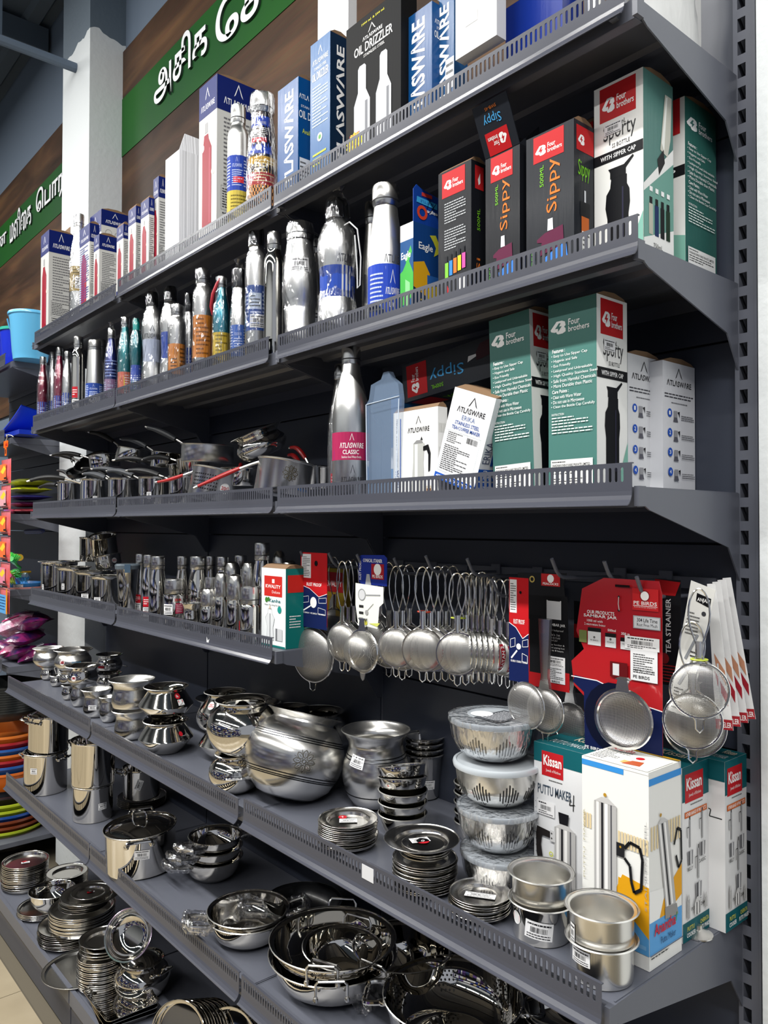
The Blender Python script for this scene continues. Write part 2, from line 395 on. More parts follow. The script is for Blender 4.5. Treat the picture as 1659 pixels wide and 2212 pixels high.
tag(b.build('conduit_pipe', GREYP, smooth=True), 'grey horizontal pipe running out of the white column under the ceiling', 'pipe')

# wall sign
sg = thing('wall_sign', 'long wood-look wall sign with a green band and white raised Tamil lettering', 'sign', (0, .0775, 2.2))
b = MB(); b.box(-4.5, -.012, 0, 3.4, 0, 1.425); b.build('wood_panel', WOOD, sg)
b = MB(); b.box(-4.5, -.0145, .955, 3.4, -.0125, 1.212); b.build('green_band', mat('sign_green', '#1d541c', .45, spec=.08, noise=('#1d4527', 1.2, (1, 1, 1))), sg)
def sign_word(s, x0, x1, z0, z1):
    v, f, asp = glyphs(s, 1.6); g = MB(); n = len(v)
    for y in (-.024, -.0146):
        g.v += [(x0+(x1-x0)*a, y, z0+(z1-z0)*c) for a, c in v]
    ed = {}
    for q in f:
        g.f.append(tuple(q)); g.m.append(0)
        for i in range(len(q)):
            e = (q[i], q[(i+1) % len(q)]); ed[e] = 1
    for (a, c) in ed:
        if (c, a) not in ed: g.f.append((a, n+a, n+c, c)); g.m.append(1)
    g.build('lettering', [mat('sign_letter_white', '#e3e5e8', .4), mat('sign_letter_edge', '#2a3a30', .5)], sg)
SW = ((0.3264,0.055,3.214)[0], (0.7797,0.055,3.2416)[0], (0.8424,0.055,3.2042)[0])
sign_word('அதிக', SW[0], SW[1], .995, 1.205)
sign_word('ேசமிப்பு', SW[2], SW[2]+1.12, 1.02, 1.185)
sign_word('தரமான', -2.52, -1.81, 1.035, 1.14)
sign_word('மளிைக', -1.73, -1.31, 1.035, 1.20)
sign_word('ெபாருட்கள்', -1.22, -.26, 1.03, 1.19)

# ---------------------------------------------------------------- shelving
W0 = .914
SZ = {1: 2.2705, 2: 1.9279, 3: 1.5854, 4: 1.2456, 5: .9043, 6: .5237, 7: .133}
def rail_mesh(x0, x1, D, slots=True, h1=.0352, pitch=.0096, seed=0):
    """price rail: turned top edge, slotted band, plain band, flare at the foot. z relative to the shelf top"""
    g = MB(); t = .0012; yo = -D
    zt = h1; s1 = zt-.0065; s0 = zt-.0265
    g.box(x0, yo-t, s1+.0022, x1, yo, zt); g.box(x0, yo, zt-.0016, x1, yo+.004, zt)
    n = int((x1-x0-.012)/pitch); m = (x1-x0-n*pitch)/2; w = .0023
    g.box(x0, yo-t, s0-.0022, x0+m, yo, s1+.0022); g.box(x1-m, yo-t, s0-.0022, x1, yo, s1+.0022)
    for i in range(n):
        a = x0+m+i*pitch; c = a+pitch/2; b_ = a+pitch
        top = s1+.0022; bot = s0-.0022
        out = [(a, bot), (c-w*.7, bot), (c+w*.7, bot), (b_, bot), (b_, s0+.003), (b_, s1-.003), (b_, top), (c+w*.7, top), (c-w*.7, top), (a, top), (a, s1-.003), (a, s0+.003)]
        inn = [(c-w, s0+.002), (c-w*.6, s0), (c+w*.6, s0), (c+w, s0+.002), (c+w, s0+.003), (c+w, s1-.003), (c+w, s1-.002), (c+w*.6, s1), (c-w*.6, s1), (c-w, s1-.002), (c-w, s1-.003), (c-w, s0+.003)]
        k = len(g.v)
        for y in (yo-t, yo):
            g.v += [(x, y, z) for x, z in out]; g.v += [(x, y, z) for x, z in inn]
        for j in range(12):
            j2 = (j+1) % 12
            g.f += [(k+j, k+j2, k+12+j2, k+12+j), (k+12+j, k+12+j2, k+36+j2, k+36+j)]; g.m += [0, 0]
            g.f.append((k+24+j2, k+24+j, k+36+j, k+36+j2)); g.m.append(0)
    pr = [(yo-t, s0-.0022), (yo-t, -.006), (yo-.0016, -.012), (yo-.004, -.018), (yo-.0085, -.0235), (yo-.0125, -.0255),
          (yo-.0125, -.0267), (yo-.008, -.0249), (yo-.003, -.0195), (yo-.0004, -.013), (yo, -.006), (yo, s0-.0022)]
    g.prism(pr, 'x', x0, x1)
    return g
def bracket_mesh(D, s):
    g = MB(); pts = [(-D, -.001), (-D, -.026), (-D+.012, -.032), (-.05, -.088), (-.012, -.143), (-.004, -.145), (.012, -.145), (.012, -.001)]
    g.prism(pts, 'x', -.0012, .0012)
    g.box(s*.0012, -D+.002, -.026, s*.0036, -.012, .0005)
    for z in (-.020, -.070, -.12): g.box(-.0012, .010, z, .0012, .022, z+.012)
    return g
unit = thing('shelving_unit', 'dark grey steel wall shelving unit of three bays carrying the kitchenware', 'shelving', (0, 0, 0))
b = MB()
for k in range(4):
    b = MB(); x = W0*k; xw = .022
    y0 = .003 if k < 3 else -.012
    if k == 3:
        # slotted upright in full view: real holes
        xl, xr = x-.008, x+.030
        z = .10; g = b
        g.box(xl, y0, .0, xl+.0075, .06, 2.55); g.box(xl+.0205, y0, 0, xr, .06, 2.55)
        zz = .0
        while zz < 2.53:
            g.box(xl+.0075, y0, zz, xl+.0205, y0+.002, zz+.0155); zz += .0381
        g.box(xr-.004, y0-.004, 0, xr, y0, 2.55)
    else:
        b.box(x-xw/2, y0, 0, x+xw/2, .06, 2.55)
    b.build('upright', GREY, unit)
b = MB(); b.box(2.735, .03, 0, 2.772, .036, 2.55); b.build('upright_channel', DARKG, unit)
pz = [.133, .478, .821, 1.1636, 1.5014, 1.8386, 2.1806, 2.52]
for k in range(3):
    for i in range(7):
        g = MB(); g.box(W0*k+.004, 0, pz[i]+.0022, W0*(k+1)-(.004 if k < 2 else .006), .012, pz[i+1]-.0022); g.build('back_panel', PANEL, unit)
g = MB(); g.box(.0, .0125, .12, 2.74, .016, 2.5); g.build('panel_backing', DARKG, unit)
LIPS = {1: [(.0528, .885, .027, .037), (.9046, 1.8084, .041, .0377), (1.8207, 2.726, .0382, .0363)],
        2: [(.0437, .8888, .041, .040), (.8979, 1.8001, .040, .034), (1.8383, 2.7459, .0326, .0319)],
        3: [(.0551, .9033, .039, .0355), (.9165, 1.8207, .0358, .0302), (1.8407, 2.7353, .0307, .0365)],
        4: [(.0411, .9049, .040, .0355), (.9199, 1.8213, .033, .033)],
        5: [(.0187, .912, .038, .030), (.9237, 1.8082, .029, .024), (1.8312, 2.7363, .028, .039)],
        6: [(.0092, .9115, .033, .035), (.9204, 1.8157, .036, .031), (1.826, 2.735, .033, .033)]}
for s, bays in LIPS.items():
    D = .2936 if s < 5 else .368; DL = .317 if s < 5 else .394
    for k, (xa, xb, ha, hb) in enumerate(bays):
        g = MB(); xa0, xb0 = W0*k+.006, W0*(k+1)-.006
        g.box(xa0, -D-.012, -.0012, xb0, -.001, 0)
        g.box(xa0, -D-.013, -.028, xb0, -D-.0115, 0); g.box(xa0, -D-.012, -.028, xb0, -D+.005, -.0268)
        g.box(xa0, -.004, -.028, xb0, -.0025, -.0012)
        for q in (.3, .62): g.prism([(-D*q-.012, -.0012), (-D*q-.006, -.009), (-D*q+.006, -.009), (-D*q+.012, -.0012)], 'x', xa0, xb0)
        sh = g.build('shelf_board', GREY, unit, (0, 0, SZ[s]))
        r = rail_mesh(xa, xb, DL, h1=(ha+hb)/2).build('price_rail', RAIL, sh)
        g = MB(); cl = (xa+xb)/2
        for xx in (xa+.02, xb-.02): g = MB(); g.box(xx-.006, -DL, -.02, xx+.006, -D-.012, -.012); g.build('rail_clip', GREY, sh)
        for sd in (1, -1):
            xx = (xa0-.003) if sd == 1 else (xb0+.003)
            bracket_mesh(D, sd).build('bracket', GREY, unit, (xx, 0, SZ[s]), )
            g = MB(); g.box(xx+(-.0035 if sd < 0 else -.0005)-.001, -D-.018, -.027, xx+.0035, -D-.0005, .001); g.build('bracket_hook', GREY, unit, (0, 0, SZ[s]))
for k in range(3):
    g = MB(); g.box(W0*k+.004, -.44, .118, W0*(k+1)-.004, -.001, .133); g.box(W0*k+.004, -.452, .095, W0*(k+1)-.004, -.440, .140)
    g.box(W0*k+.004, -.43, .0, W0*(k+1)-.004, -.425, .095); g.build('base_shelf', GREY, unit)
    g = MB(); g.box(W0*k+.004, -.446, .0, W0*(k+1)-.004, -.4405, .094); g.build('kick_plate', RAIL, unit)
g = MB(); g.prism([(-.452, .0), (-.452, .12), (-.01, .12), (-.01, 0)], 'x', 2.736, 2.739); g.build('base_end_panel', GREY, unit)
# torn paper remnants on two rails
g = MB(); g.v += [(1.512, -.3187, 1.229), (1.522, -.3187, 1.231), (1.527, -.3187, 1.243), (1.519, -.3187, 1.238), (1.513, -.3187, 1.2475)]; g.f.append((0, 1, 2, 3, 4)); g.m.append(0)
g.build('torn_label', ink('#e4e6e8'), unit)
g = MB(); g.box(2.243, -.3962, .9075, 2.275, -.3955, .932); g.build('paper_label', ink('#d2d3d6'), unit)

# left shelving run beyond the column
lu = thing('shelving_unit', 'dark grey steel shelving run beyond the white column with plastic goods', 'shelving', (0, 0, 0))
for i in range(7):
    g = MB(); g.box(-1.5, 0, pz[i]+.002, -.405, .012, pz[i+1]-.002); g.build('back_panel', PANEL, lu)
for s in range(1, 6):
    g = MB(); D = .28; z = SZ[s]-.004
    g.box(-1.5, -D, z-.0012, -.41, -.001, z); g.box(-1.5, -D, z-.028, -.41, -D+.0015, z); g.box(-1.5, -.004, z-.028, -.41, -.0025, z)
    sh = g.build('shelf_board', GREY, lu)
    bracket_mesh(D, 1).build('bracket', GREY, lu, (-.404, 0, z))
    rail_mesh(-1.4, -.425, D+.022).build('price_rail', RAIL, sh, (0, 0, z))
g = MB(); g.box(-1.5, -.44, .10, -.41, -.001, .12); g.box(-1.5, -.44, 0, -.41, -.435, .10); g.build('base_shelf', GREY, lu)
g = MB(); g.box(-.410, .0, 0, -.378, .05, 2.5); g.build('upright', GREY, lu)

# opposite side of the aisle (out of view, seen only in the steel)
ou = thing('shelving_unit', 'shelving across the aisle with rows of coloured packets', 'shelving', (0, -2.75, 0))
g = MB(); g.box(-3, -.4, 0, 5, -.38, 2.0); g.build('back_panel', PANEL, ou)
for z in (.12, .5, .88, 1.26, 1.62, 1.95): g = MB(); g.box(-3, -.38, z-.03, 5, 0, z); g.build('shelf_board', GREY, ou)
g = MB(); rnd = random.Random(3)
PC = ['#2a3a8c', '#55407a', '#c6c9d2', '#dcdee4', '#b4b8c2', '#a89a78', '#d4d6da', '#4a5a88']
for z in (.12, .5, .88, 1.26, 1.62):
    x = -2.9
    while x < 4.9:
        w = rnd.uniform(.12, .4); h = rnd.uniform(.16, .3); g.box(x, -.34, z, x+w-.01, -.03-rnd.uniform(0, .05), z+h, rnd.randrange(8)); x += w
o = g.build('coloured_packets', [ink(c) for c in PC], ou); o['kind'] = 'stuff'

# ---------------------------------------------------------------- bottles
def cling_mat():
    m = bpy.data.materials.new('clear_plastic_film'); m.use_nodes = True; nt = m.node_tree
    nt.nodes.remove(nt.nodes['Principled BSDF']); out = nt.nodes['Material Output']
    tr = nt.nodes.new('ShaderNodeBsdfTransparent'); tr.inputs[0].default_value = (.97, .97, .98, 1); gl = nt.nodes.new('ShaderNodeBsdfGlossy'); gl.inputs['Roughness'].default_value = .12
    gl.inputs[0].default_value = (.95, .96, .98, 1)
    mx = nt.nodes.new('ShaderNodeMixShader'); fr = nt.nodes.new('ShaderNodeLayerWeight'); fr.inputs[0].default_value = .35
    tc = nt.nodes.new('ShaderNodeTexCoord'); mp = nt.nodes.new('ShaderNodeMapping'); mp.inputs['Scale'].default_value = (1, 1, .3)
    n = nt.nodes.new('ShaderNodeTexNoise'); n.inputs['Scale'].default_value = 70; n.inputs['Detail'].default_value = 2
    bp = nt.nodes.new('ShaderNodeBump'); bp.inputs['Strength'].default_value = .9; bp.inputs['Distance'].default_value = .01
    n2 = nt.nodes.new('ShaderNodeMath'); n2.operation = 'MULTIPLY_ADD'; n2.inputs[1].default_value = .8; n2.inputs[2].default_value = .07
    nt.links.new(tc.outputs['Object'], mp.inputs[0]); nt.links.new(mp.outputs[0], n.inputs['Vector']); nt.links.new(n.outputs['Fac'], bp.inputs['Height'])
    nt.links.new(bp.outputs[0], gl.inputs['Normal']); nt.links.new(bp.outputs[0], fr.inputs['Normal']); nt.links.new(fr.outputs['Facing'], n2.inputs[0]); nt.links.new(n2.outputs[0], mx.inputs[0])
    nt.links.new(tr.outputs[0], mx.inputs[1]); nt.links.new(gl.outputs[0], mx.inputs[2]); nt.links.new(mx.outputs[0], out.inputs[0]); return m
CLING = cling_mat()
BP = {'classic': ([(0,0),(.96,0),(1,.012),(1,.50),(.985,.56),(.93,.62),(.80,.70),(.62,.78),(.52,.84),(.48,.885)], [(.50,.885),(.51,.89),(.52,.985),(.49,1),(0,1)]),
 'shoulder': ([(0,0),(.97,0),(1,.01),(1,.73),(.985,.76),(.92,.79),(.75,.825),(.66,.84),(.65,.86)], [(.68,.86),(.7,.865),(.71,.985),(.68,1),(0,1)]),
 'tumbler': ([(0,0),(.99,0),(1,.01),(1,.15),(.95,.4),(.80,.75),(.74,.86)], [(.74,.862),(.75,.87),(.73,.98),(.70,1),(0,1)]),
 'curvy': ([(0,0),(.93,0),(.97,.01),(1,.08),(.97,.2),(.85,.34),(.86,.42),(.97,.54),(1,.62),(.96,.71),(.80,.79),(.60,.835),(.54,.85)], [(.50,.85),(.58,.855),(.58,.96),(.48,1),(0,1)]),
 'cola': ([(0,0),(.95,0),(1,.015),(1,.38),(.97,.5),(.86,.66),(.72,.78),(.67,.84)], [(.66,.845),(.74,.865),(.77,.90),(.77,.975),(.72,1),(0,1)]),
 'shaker': ([(0,0),(.74,0),(.77,.02),(.82,.15),(.80,.16),(.87,.31),(.85,.32),(.95,.37),(1,.46),(.98,.56),(.86,.72),(.72,.84)], [(.76,.85),(.77,.93),(.66,.985),(.4,1),(0,1)]),
 'dome': ([(0,0),(.97,0),(1,.015),(1,.52),(.97,.56),(.88,.59),(.86,.61)], [(.92,.61),(.94,.62),(.94,.80),(.86,.91),(.66,.975),(.35,1),(0,1)]),
 'flask': ([(0,0),(.98,0),(1,.01),(1,.46),(.97,.53),(.84,.66),(.72,.76),(.69,.805)], [(.71,.81),(.73,.815),(.73,.985),(.70,1),(0,1)]),
 'round': ([(0,0),(.97,0),(1,.015),(1,.62),(.98,.67),(.9,.69)], [(.86,.69),(.88,.70),(.88,.97),(.84,1),(0,1)])}
def prof_r(prof, z):
    for (r0, z0), (r1, z1) in zip(prof[:-1], prof[1:]):
        if z0 <= z <= z1 and z1 > z0: return r0+(r1-r0)*(z-z0)/(z1-z0)
    return prof[-1][0]
def face_ang(X, Y): return math.atan2(CAM.y-Y, CAM.x-X)
def wrap_fn(prof, zb, ang, w):
    def cyl(x, y, o):
        z = zb+y; r = prof_r(prof, z)+o; rm = max(.004, prof_r(prof, zb))
        a = ang+(x-w/2)/rm; return (r*math.cos(a), r*math.sin(a), z)
    return cyl
def bottle(kind, name, label, T, col=None, cap=None, wrap=0, band=None, group=None, cat='bottle', turn=0, h=None, extra=None, tilt=None, steel=None):
    X, Y, Z, H, Rr = T
    if h: H = h
    t = thing(name, label, cat, (X, Y, Z+.0005), 0, group, rot=tilt)
    bp, cp = BP[kind]; bp = [(r*Rr, z*H) for r, z in bp]; cp = [(r*Rr, z*H) for r, z in cp]
    g = MB(); g.lathe(bp, 36); g.build('body', paint(col) if col else (steel or BRUSH), t, smooth=True)
    g = MB(); g.lathe(cp, 30)
    cm = STEEL2 if cap is None else (BLACKP if cap == 'k' else plastic(cap))
    g.build('cap', cm, t, smooth=True)
    if cap is None and kind != 'dome':
        g = MB(); zc = (cp[0][1]*.72+cp[-1][1]*.28); rr = prof_r(cp, zc); g.lathe([(rr+.0002, zc-.0012), (rr+.0006, zc), (rr+.0002, zc+.0012)], 30); g.build('cap_ring', mat('groove_dark', '#2a2b2e', .4), t, smooth=True)
    fa = face_ang(X, Y)+math.radians(turn)
    if band:
        z0, z1, bc, cmds = band; wd = Rr*3.6
        art('printed_label', [('r', 0, 0, 1, 1, bc)]+cmds, wrap_fn(bp, z0*H, fa, wd), wd, (z1-z0)*H, t)
    if extra:
        for (z0, z1, wf, da, cmds) in extra:
            wd = Rr*wf; art('printed_mark', cmds, wrap_fn(bp, z0*H, fa+math.radians(da), wd), wd, (z1-z0)*H, t, base=.0007)
    if wrap:
        rn = random.Random(int(X*1000)); g = MB(); pr = [(r+.0022, z) for r, z in bp[1:]]+[(r+.003, z) for r, z in cp[1:-1]]
        if wrap == 2: pr += [(cp[-2][0]*.9, H*1.02), (cp[-2][0]*.5, H*1.06), (cp[-2][0]*.9, H*1.10)]
        q = [pr[0]]
        for (ra, za), (rb, zb) in zip(pr[:-1], pr[1:]):
            k = max(1, int((zb-za)/.012))
            for i in range(1, k+1): q.append((ra+(rb-ra)*i/k, za+(zb-za)*i/k))
        g.lathe(q, 40)
        for i, v in enumerate(g.v):
            a = math.atan2(v[1], v[0]); s = 1+.016*math.sin(a*5+v[2]*60+rn.random()*.3)+.012*math.sin(a*11-v[2]*95)+.005*rn.random()
            s = max(1, s); g.v[i] = (v[0]*s, v[1]*s, v[2])
        g.build('plastic_wrapper', CLING, t, smooth=True)
    return t
def lab_lines(n=6, col='#c9d4f4'):
    return [('caret', .44, .80, .50, .95, col), ('t', 'ΛTLΛSWΛRE', .34, .66, .60, .76, col), ('fine', .34, .12, .62, .60, n, col), ('fine', .66, .1, .9, .9, 9, col), ('fine', .08, .1, .3, .9, 9, col)]
BL = '#2b49a6'
DARKTXT = '#33333a'
def mark(da=10, z=.55, wf=1.5): return (z, z+.10, wf, da, [('caret', .38, .5, .62, 1, DARKTXT), ('t', 'ΛTLΛSWΛRE', .05, .05, .95, .40, DARKTXT)])

# ---- top shelf, left to right
t = carton('bottle_carton', 'navy and white bottle carton standing leftmost on the top shelf, back flap raised', (0.0982,-0.28,2.2705,0.1005,0.0941,0.4417,0), atlas_front(), atlas_side(), body=GB, sm='#c2c2be')
g = MB(); g.box(-.09, .085, 0, -.01, .0865, .035); g.build('raised_flap', BROWN, t, (0, 0, t.children[0].data.vertices[4].co.z))
bottle('classic', 'steel_bottle', 'wrapped steel bottle with gold label between the leftmost cartons on the top shelf', (0.3822,-0.26,2.2705,0.4201,0.0306), wrap=1, band=(.30, .52, '#a58f56', [('fine', .3, .1, .7, .9, 7, '#5a4d28')]), extra=[(.32, .42, 1.0, 5, sticker())])
carton('bottle_carton', 'crinkly blue speckled white carton behind the gold-labelled bottle on the top shelf', (0.5764,-0.29,2.2705,0.0976,0.0342,0.3251,0), atlas_front()+[('fine', .05, .12, .95, .78, 26, '#2d3f8f')], atlas_side(), body=GB)
carton('bottle_carton', 'tall wide navy-topped carton with round icons before the white column', (0.5244,-0.23,2.2705,0.1115,0.0996,0.4066,0), atlas_front(), [('r', 0, .86, 1, 1, NV), ('caret', .40, .935, .62, .985, WT), ('t', 'ΛTLΛSWΛRE', .16, .885, .86, .915, WT, 0, 1), ('ring', .27, .80, .12, .01, '#6d6d70'), ('ring', .62, .79, .12, .01, '#6d6d70'), ('fine', .1, .2, .9, .72, 16, '#77777a')], body=GB, sm='#cfcfcb')
carton('bottle_carton', 'small navy-topped carton in front of the wide carton on the top shelf', (0.6827,-0.295,2.2705,0.0215,0.0609,0.254,0), atlas_front(), atlas_side(), body=GB, w=.05)
carton('bottle_carton', 'leaning-corner navy carton showing a red bottle right of the small carton', (0.8782,-0.29,2.2705,0.054,0.0168,0.2325,0), atlas_front(), atlas_side(), body=GB)
carton('bottle_carton', 'navy and white carton with red bottle picture, second right of the column', (0.9769,-0.29,2.2705,0.0582,0.0165,0.2604,0), atlas_front(), atlas_side(), body=GB)
carton('bottle_carton', 'crumpled navy and white carton with red bottle, third right of the column', (1.0735,-0.29,2.2705,0.0582,0.0177,0.2557,0), atlas_front(), atlas_side(), body=GB)
carton('bottle_carton', 'taller navy carton with red bottle beside the plain white corrugated box', (1.0975,-0.27,2.2705,0.0365,0.0267,0.3187,0), atlas_front(), atlas_side(), body=GB)
t = carton('corrugated_box', 'plain white corrugated box with ragged open flaps on the top shelf', (1.2583,-0.28,2.2705,0.0916,0.0651,0.3384,0), [], [('l', [(.30, 1.0), (.31, .0)], .0008, '#b9bbc0'), ('l', [(.65, 1.0), (.64, .0)], .0008, '#b9bbc0')], body='#dcdde2', flap=False, glossy=False)
hh = t.children[0].data.vertices[4].co.z
cb = mat('white_fluted_board', '#d9dadf', .7, bump=(1, .8, (1, 90, 1)))
t.children[0].data.materials[0] = cb; t.children[0].data.materials[1] = mat('white_fluted_front', '#dcdde0', .7, bump=(1, .8, (90, 1, 1))); t.children[0].data.materials[2] = cb
g = MB(); g.prism([(.0, 0), (.02, .055), (.125, .052), (.13, 0)], 'x', -.003, -.001); f = g.build('open_flap', cb, t, (0, 0, hh)); f.rotation_euler = (0, math.radians(-8), 0)
g = MB(); g.prism([(-.075, 0), (-.072, .04), (-.03, .03), (-.01, 0)], 'y', .118, .1195); g.build('open_flap', BROWN, t, (0, 0, hh))
art('pen_mark', [('l', [(.2, .2), (.3, .9)], .0012, '#3a4a80'), ('l', [(.2, .2), (.7, .4), (.5, .9), (.3, .55), (.8, .6)], .0012, '#3a4a80')], lambda x, y, o: (o, .085+x, hh+.008+y), .02, .026, t)
carton('bottle_carton', 'largest navy and white carton with red bottle and feature list, top shelf', (1.4785,-0.28,2.2705,0.0999,0.1273,0.4596,0), atlas_front()+[('disc', .2, .62, .11, '#dfe3f0')], atlas_side(), body='#dededa', sm=GB)
bottle('shoulder', 'steel_bottle', 'slim steel bottle with blue and yellow labels before the largest carton', (1.6004,-0.2856,2.2705,0.3167,0.0264), band=(.30, .58, '#2742a0', lab_lines(8)), extra=[(.02, .30, 3.4, 0, [('r', 0, 0, 1, 1, '#c2ae4a'), ('fine', .3, .3, .75, .9, 6, '#6b5f22')]), (.36, .41, 1.0, 4, [('r', 0, 0, 1, 1, '#c9343e')])])
t = bottle('cola', 'steel_bottle', 'wrapped bottle with copper checker base and yellow-red label on the top shelf', (1.7007,-0.2767,2.2705,0.306,0.0356), col='#33251d', wrap=1, band=(.24, .47, '#d6a62c', [('r', 0, 0, 1, .45, '#b5302c'), ('fine', .35, .1, .75, .9, 8, '#f2e3b0'), ('disc', .33, .35, .03, '#d8e2f0')]), extra=[(.49, .80, 1.9, -14, [('r', 0, 0, 1, 1, '#3350bd'), ('t', 'ΛTLΛSWΛRE', .2, .78, .8, .86, WT), ('fine', .15, .4, .85, .7, 6, WT), ('r', .2, .3, .8, .42, '#c9343e'), ('disc', .5, .16, .12, WT)]),
  (.02, .24, 3.2, 0, [('r', i/16+(j % 2)/32, j/8, i/16+(j % 2)/32+1/32, (j+1)/8, '#c08552') for i in range(16) for j in range(8)])])
def odz_side(): return [('t', 'ΛTLΛSWΛRE', .33, .05, .78, .93, WT, 90, 2)]
def odz_front(): return [('caret', .40, .90, .62, .96, WT), ('t', 'ΛTLΛSWΛRE', .12, .845, .9, .88, WT, 0, 1), ('t', 'STAINLESS STEEL', .2, .805, .82, .825, WT), ('t', 'OIL DRIZZLER', .1, .735, .92, .79, WT, 0, 1), ('fine', .12, .42, .9, .7, 13, '#cfe0ee'), ('disc', .5, .34, .13, WT), ('disc', .5, .34, .07, '#5a9a4a'), ('fine', .15, .15, .9, .25, 3, '#d8e02a')]
carton('drizzler_carton', 'blue oil drizzler carton with vertical white lettering left of the taller blue one', (1.8612,-0.28,2.2705,0.0853,0.0371,0.2841,0), odz_side(), [('t', 'ΛTLΛ', .05, .83, .8, .87, WT, 0, 1), ('t', 'STAIN', .2, .76, .8, .78, WT), ('t', 'OIL D', .05, .67, .95, .735, WT, 0, 1), ('t', 'Availa', .3, .55, 1, .59, '#d8e02a'), ('r', .1, .05, 1, .35, '#dcdfe4'), ('fine', .15, .08, .95, .33, 7, '#444444')], body='#0a467f', sm='#0a4a86')
carton('drizzler_carton', 'blue oil drizzler carton standing against the black twin-bottle carton', (1.983,-0.28,2.2705,0.0738,0.0491,0.3295,0), odz_front(), odz_side(), body='#12558c', sm='#0c2640')
B1 = (2.2129,-0.28,2.2705,0.1731,0.0414,0.3011,0)
def two_bottles():
    c = [('t', '1000 ml. & 500 ml.', .3, .945, .72, .962, '#d8d020', 0, 1), ('caret', .42, .87, .56, .925, WT), ('t', 'ΛTLΛSWΛRE', .32, .835, .68, .86, WT, 0, 1), ('t', 'OIL DRIZZLER', .16, .755, .86, .82, WT, 0, 1), ('t', 'STAINLESS STEEL', .34, .72, .72, .74, WT)]
    for x0, w, y1 in ((.16, .30, .66), (.57, .27, .655)):
        c += [('p', [(x0+w*.25, y1), (x0+w*.35, y1+.018), (x0+w*.65, y1+.018), (x0+w*.75, y1), (x0+w*.75, .50), (x0+w, .42), (x0+w, .03), (x0, .03), (x0, .42), (x0+w*.25, .50)], '#b4b6ba'),
              ('p', [(x0+w*.32, y1), (x0+w*.42, y1), (x0+w*.42, .50), (x0+w*.3, .42), (x0+w*.3, .03), (x0+w*.12, .03), (x0+w*.12, .42), (x0+w*.32, .50)], '#f0f0f2'), ('r', x0+w*.7, .05, x0+w*.85, .42, '#707278')]
    st = [(.02+.15+.16*(1 if i % 2 else .86)*math.cos(i*PI/14), .17+.5*.155*(1 if i % 2 else .86)*math.sin(i*PI/14)) for i in range(28)]
    c += [('p', st, '#e8dc10'), ('t', 'FREE', .08, .20, .27, .235, '#b3202a', 0, 1), ('t', 'Stainless', .06, .16, .28, .19, '#b3202a'), ('t', 'Steel Tray', .07, .12, .28, .15, '#b3202a')]
    return c
carton('drizzler_carton', 'wide black oil drizzler carton picturing two steel bottles and a yellow burst', B1, two_bottles(), [], body='#0f1012', glossy=False)
carton('drizzler_carton', 'shiny blue carton right of the black twin-bottle carton', (2.2784,-0.26,2.2705,0.0867,0.0608,0.2515,0), odz_side(), odz_front()[:4], body='#0c4479', sm='#1a4f8a')
carton('drizzler_carton', 'blue carton with white patch label, half behind the plain white box', (2.3172,-0.24,2.2705,0.0596,0.0362,0.2639,0), odz_side()+[('r', .62, .30, 1, .52, '#dfe3e8'), ('fine', .66, .34, .96, .5, 3, '#555555')], [], body='#1f4f7e')
t = carton('white_box', 'plain white box leaning out over the top rail at the right', (2.5013,-0.33,2.2705,0.0924,0.0226,0.1525,0), [('r', .25, .30, .55, .42, '#cfcfcd')], [], body='#d6d6d6', flap=False, glossy=False)
t.location.z += .05
carton('blue_box', 'royal blue box with red stripe and web address on the top shelf', (2.5853,-0.27,2.2705,0.1172,0.0551,0.1347,0), [('r', 0, .33, 1, .345, '#b52a35'), ('t', 'www.atlasware.in', .2, .15, .62, .185, WT)], [], body='#142e85')
bottle('classic', 'steel_bottle', 'steel bottle neck showing behind the right-hand blue box on the top shelf', (2.6108,-0.22,2.2705,0.144,0.0157), h=.33)
carton('white_box', 'large crumpled white box behind the blue drizzler cartons', (1.8394,-0.12,2.2705,0.1276,0.0258,0.6111,0), [], [], body='#d9dadc', flap=False, glossy=False)
# white packet at the right end
a = (2.6886,-0.2,2.3385)
t = thing('white_bag', 'white soft plastic bag hanging over the right end of the top shelf', 'bag', (2.664, -.02, 2.272))
g = MB(); n = 10
for i in range(n+1):
    for j in range(n+1):
        u, v = i/n, j/n; th = .030*math.sin(PI*u)**.6*(1-v*.55)+.002*math.sin(i*3+j*2)
        y = -.24+.22*u - .03*v*(u-.5); g.v.append((.034+th-.01*u+.003*math.sin(7*v+u*9), y, v*.30))
for i in range(n):
    for j in range(n): a0 = i*(n+1)+j; g.f.append((a0, a0+n+1, a0+n+2, a0+1)); g.m.append(0)
for i in range(n+1):
    for j in range(n+1):
        u, v = i/n, j/n; g.v.append((.03-.02*math.sin(PI*u)*(1-v*.5), -.24+.22*u, v*.30))
o = (n+1)*(n+1)
for i in range(n):
    for j in range(n): a0 = o+i*(n+1)+j; g.f.append((a0+1, a0+n+2, a0+n+1, a0)); g.m.append(0)
g.build('bag_body', mat('white_bag_plastic', '#dcdcda', .45, bump=(30, .6, (1, 1, .4))), t, smooth=True)

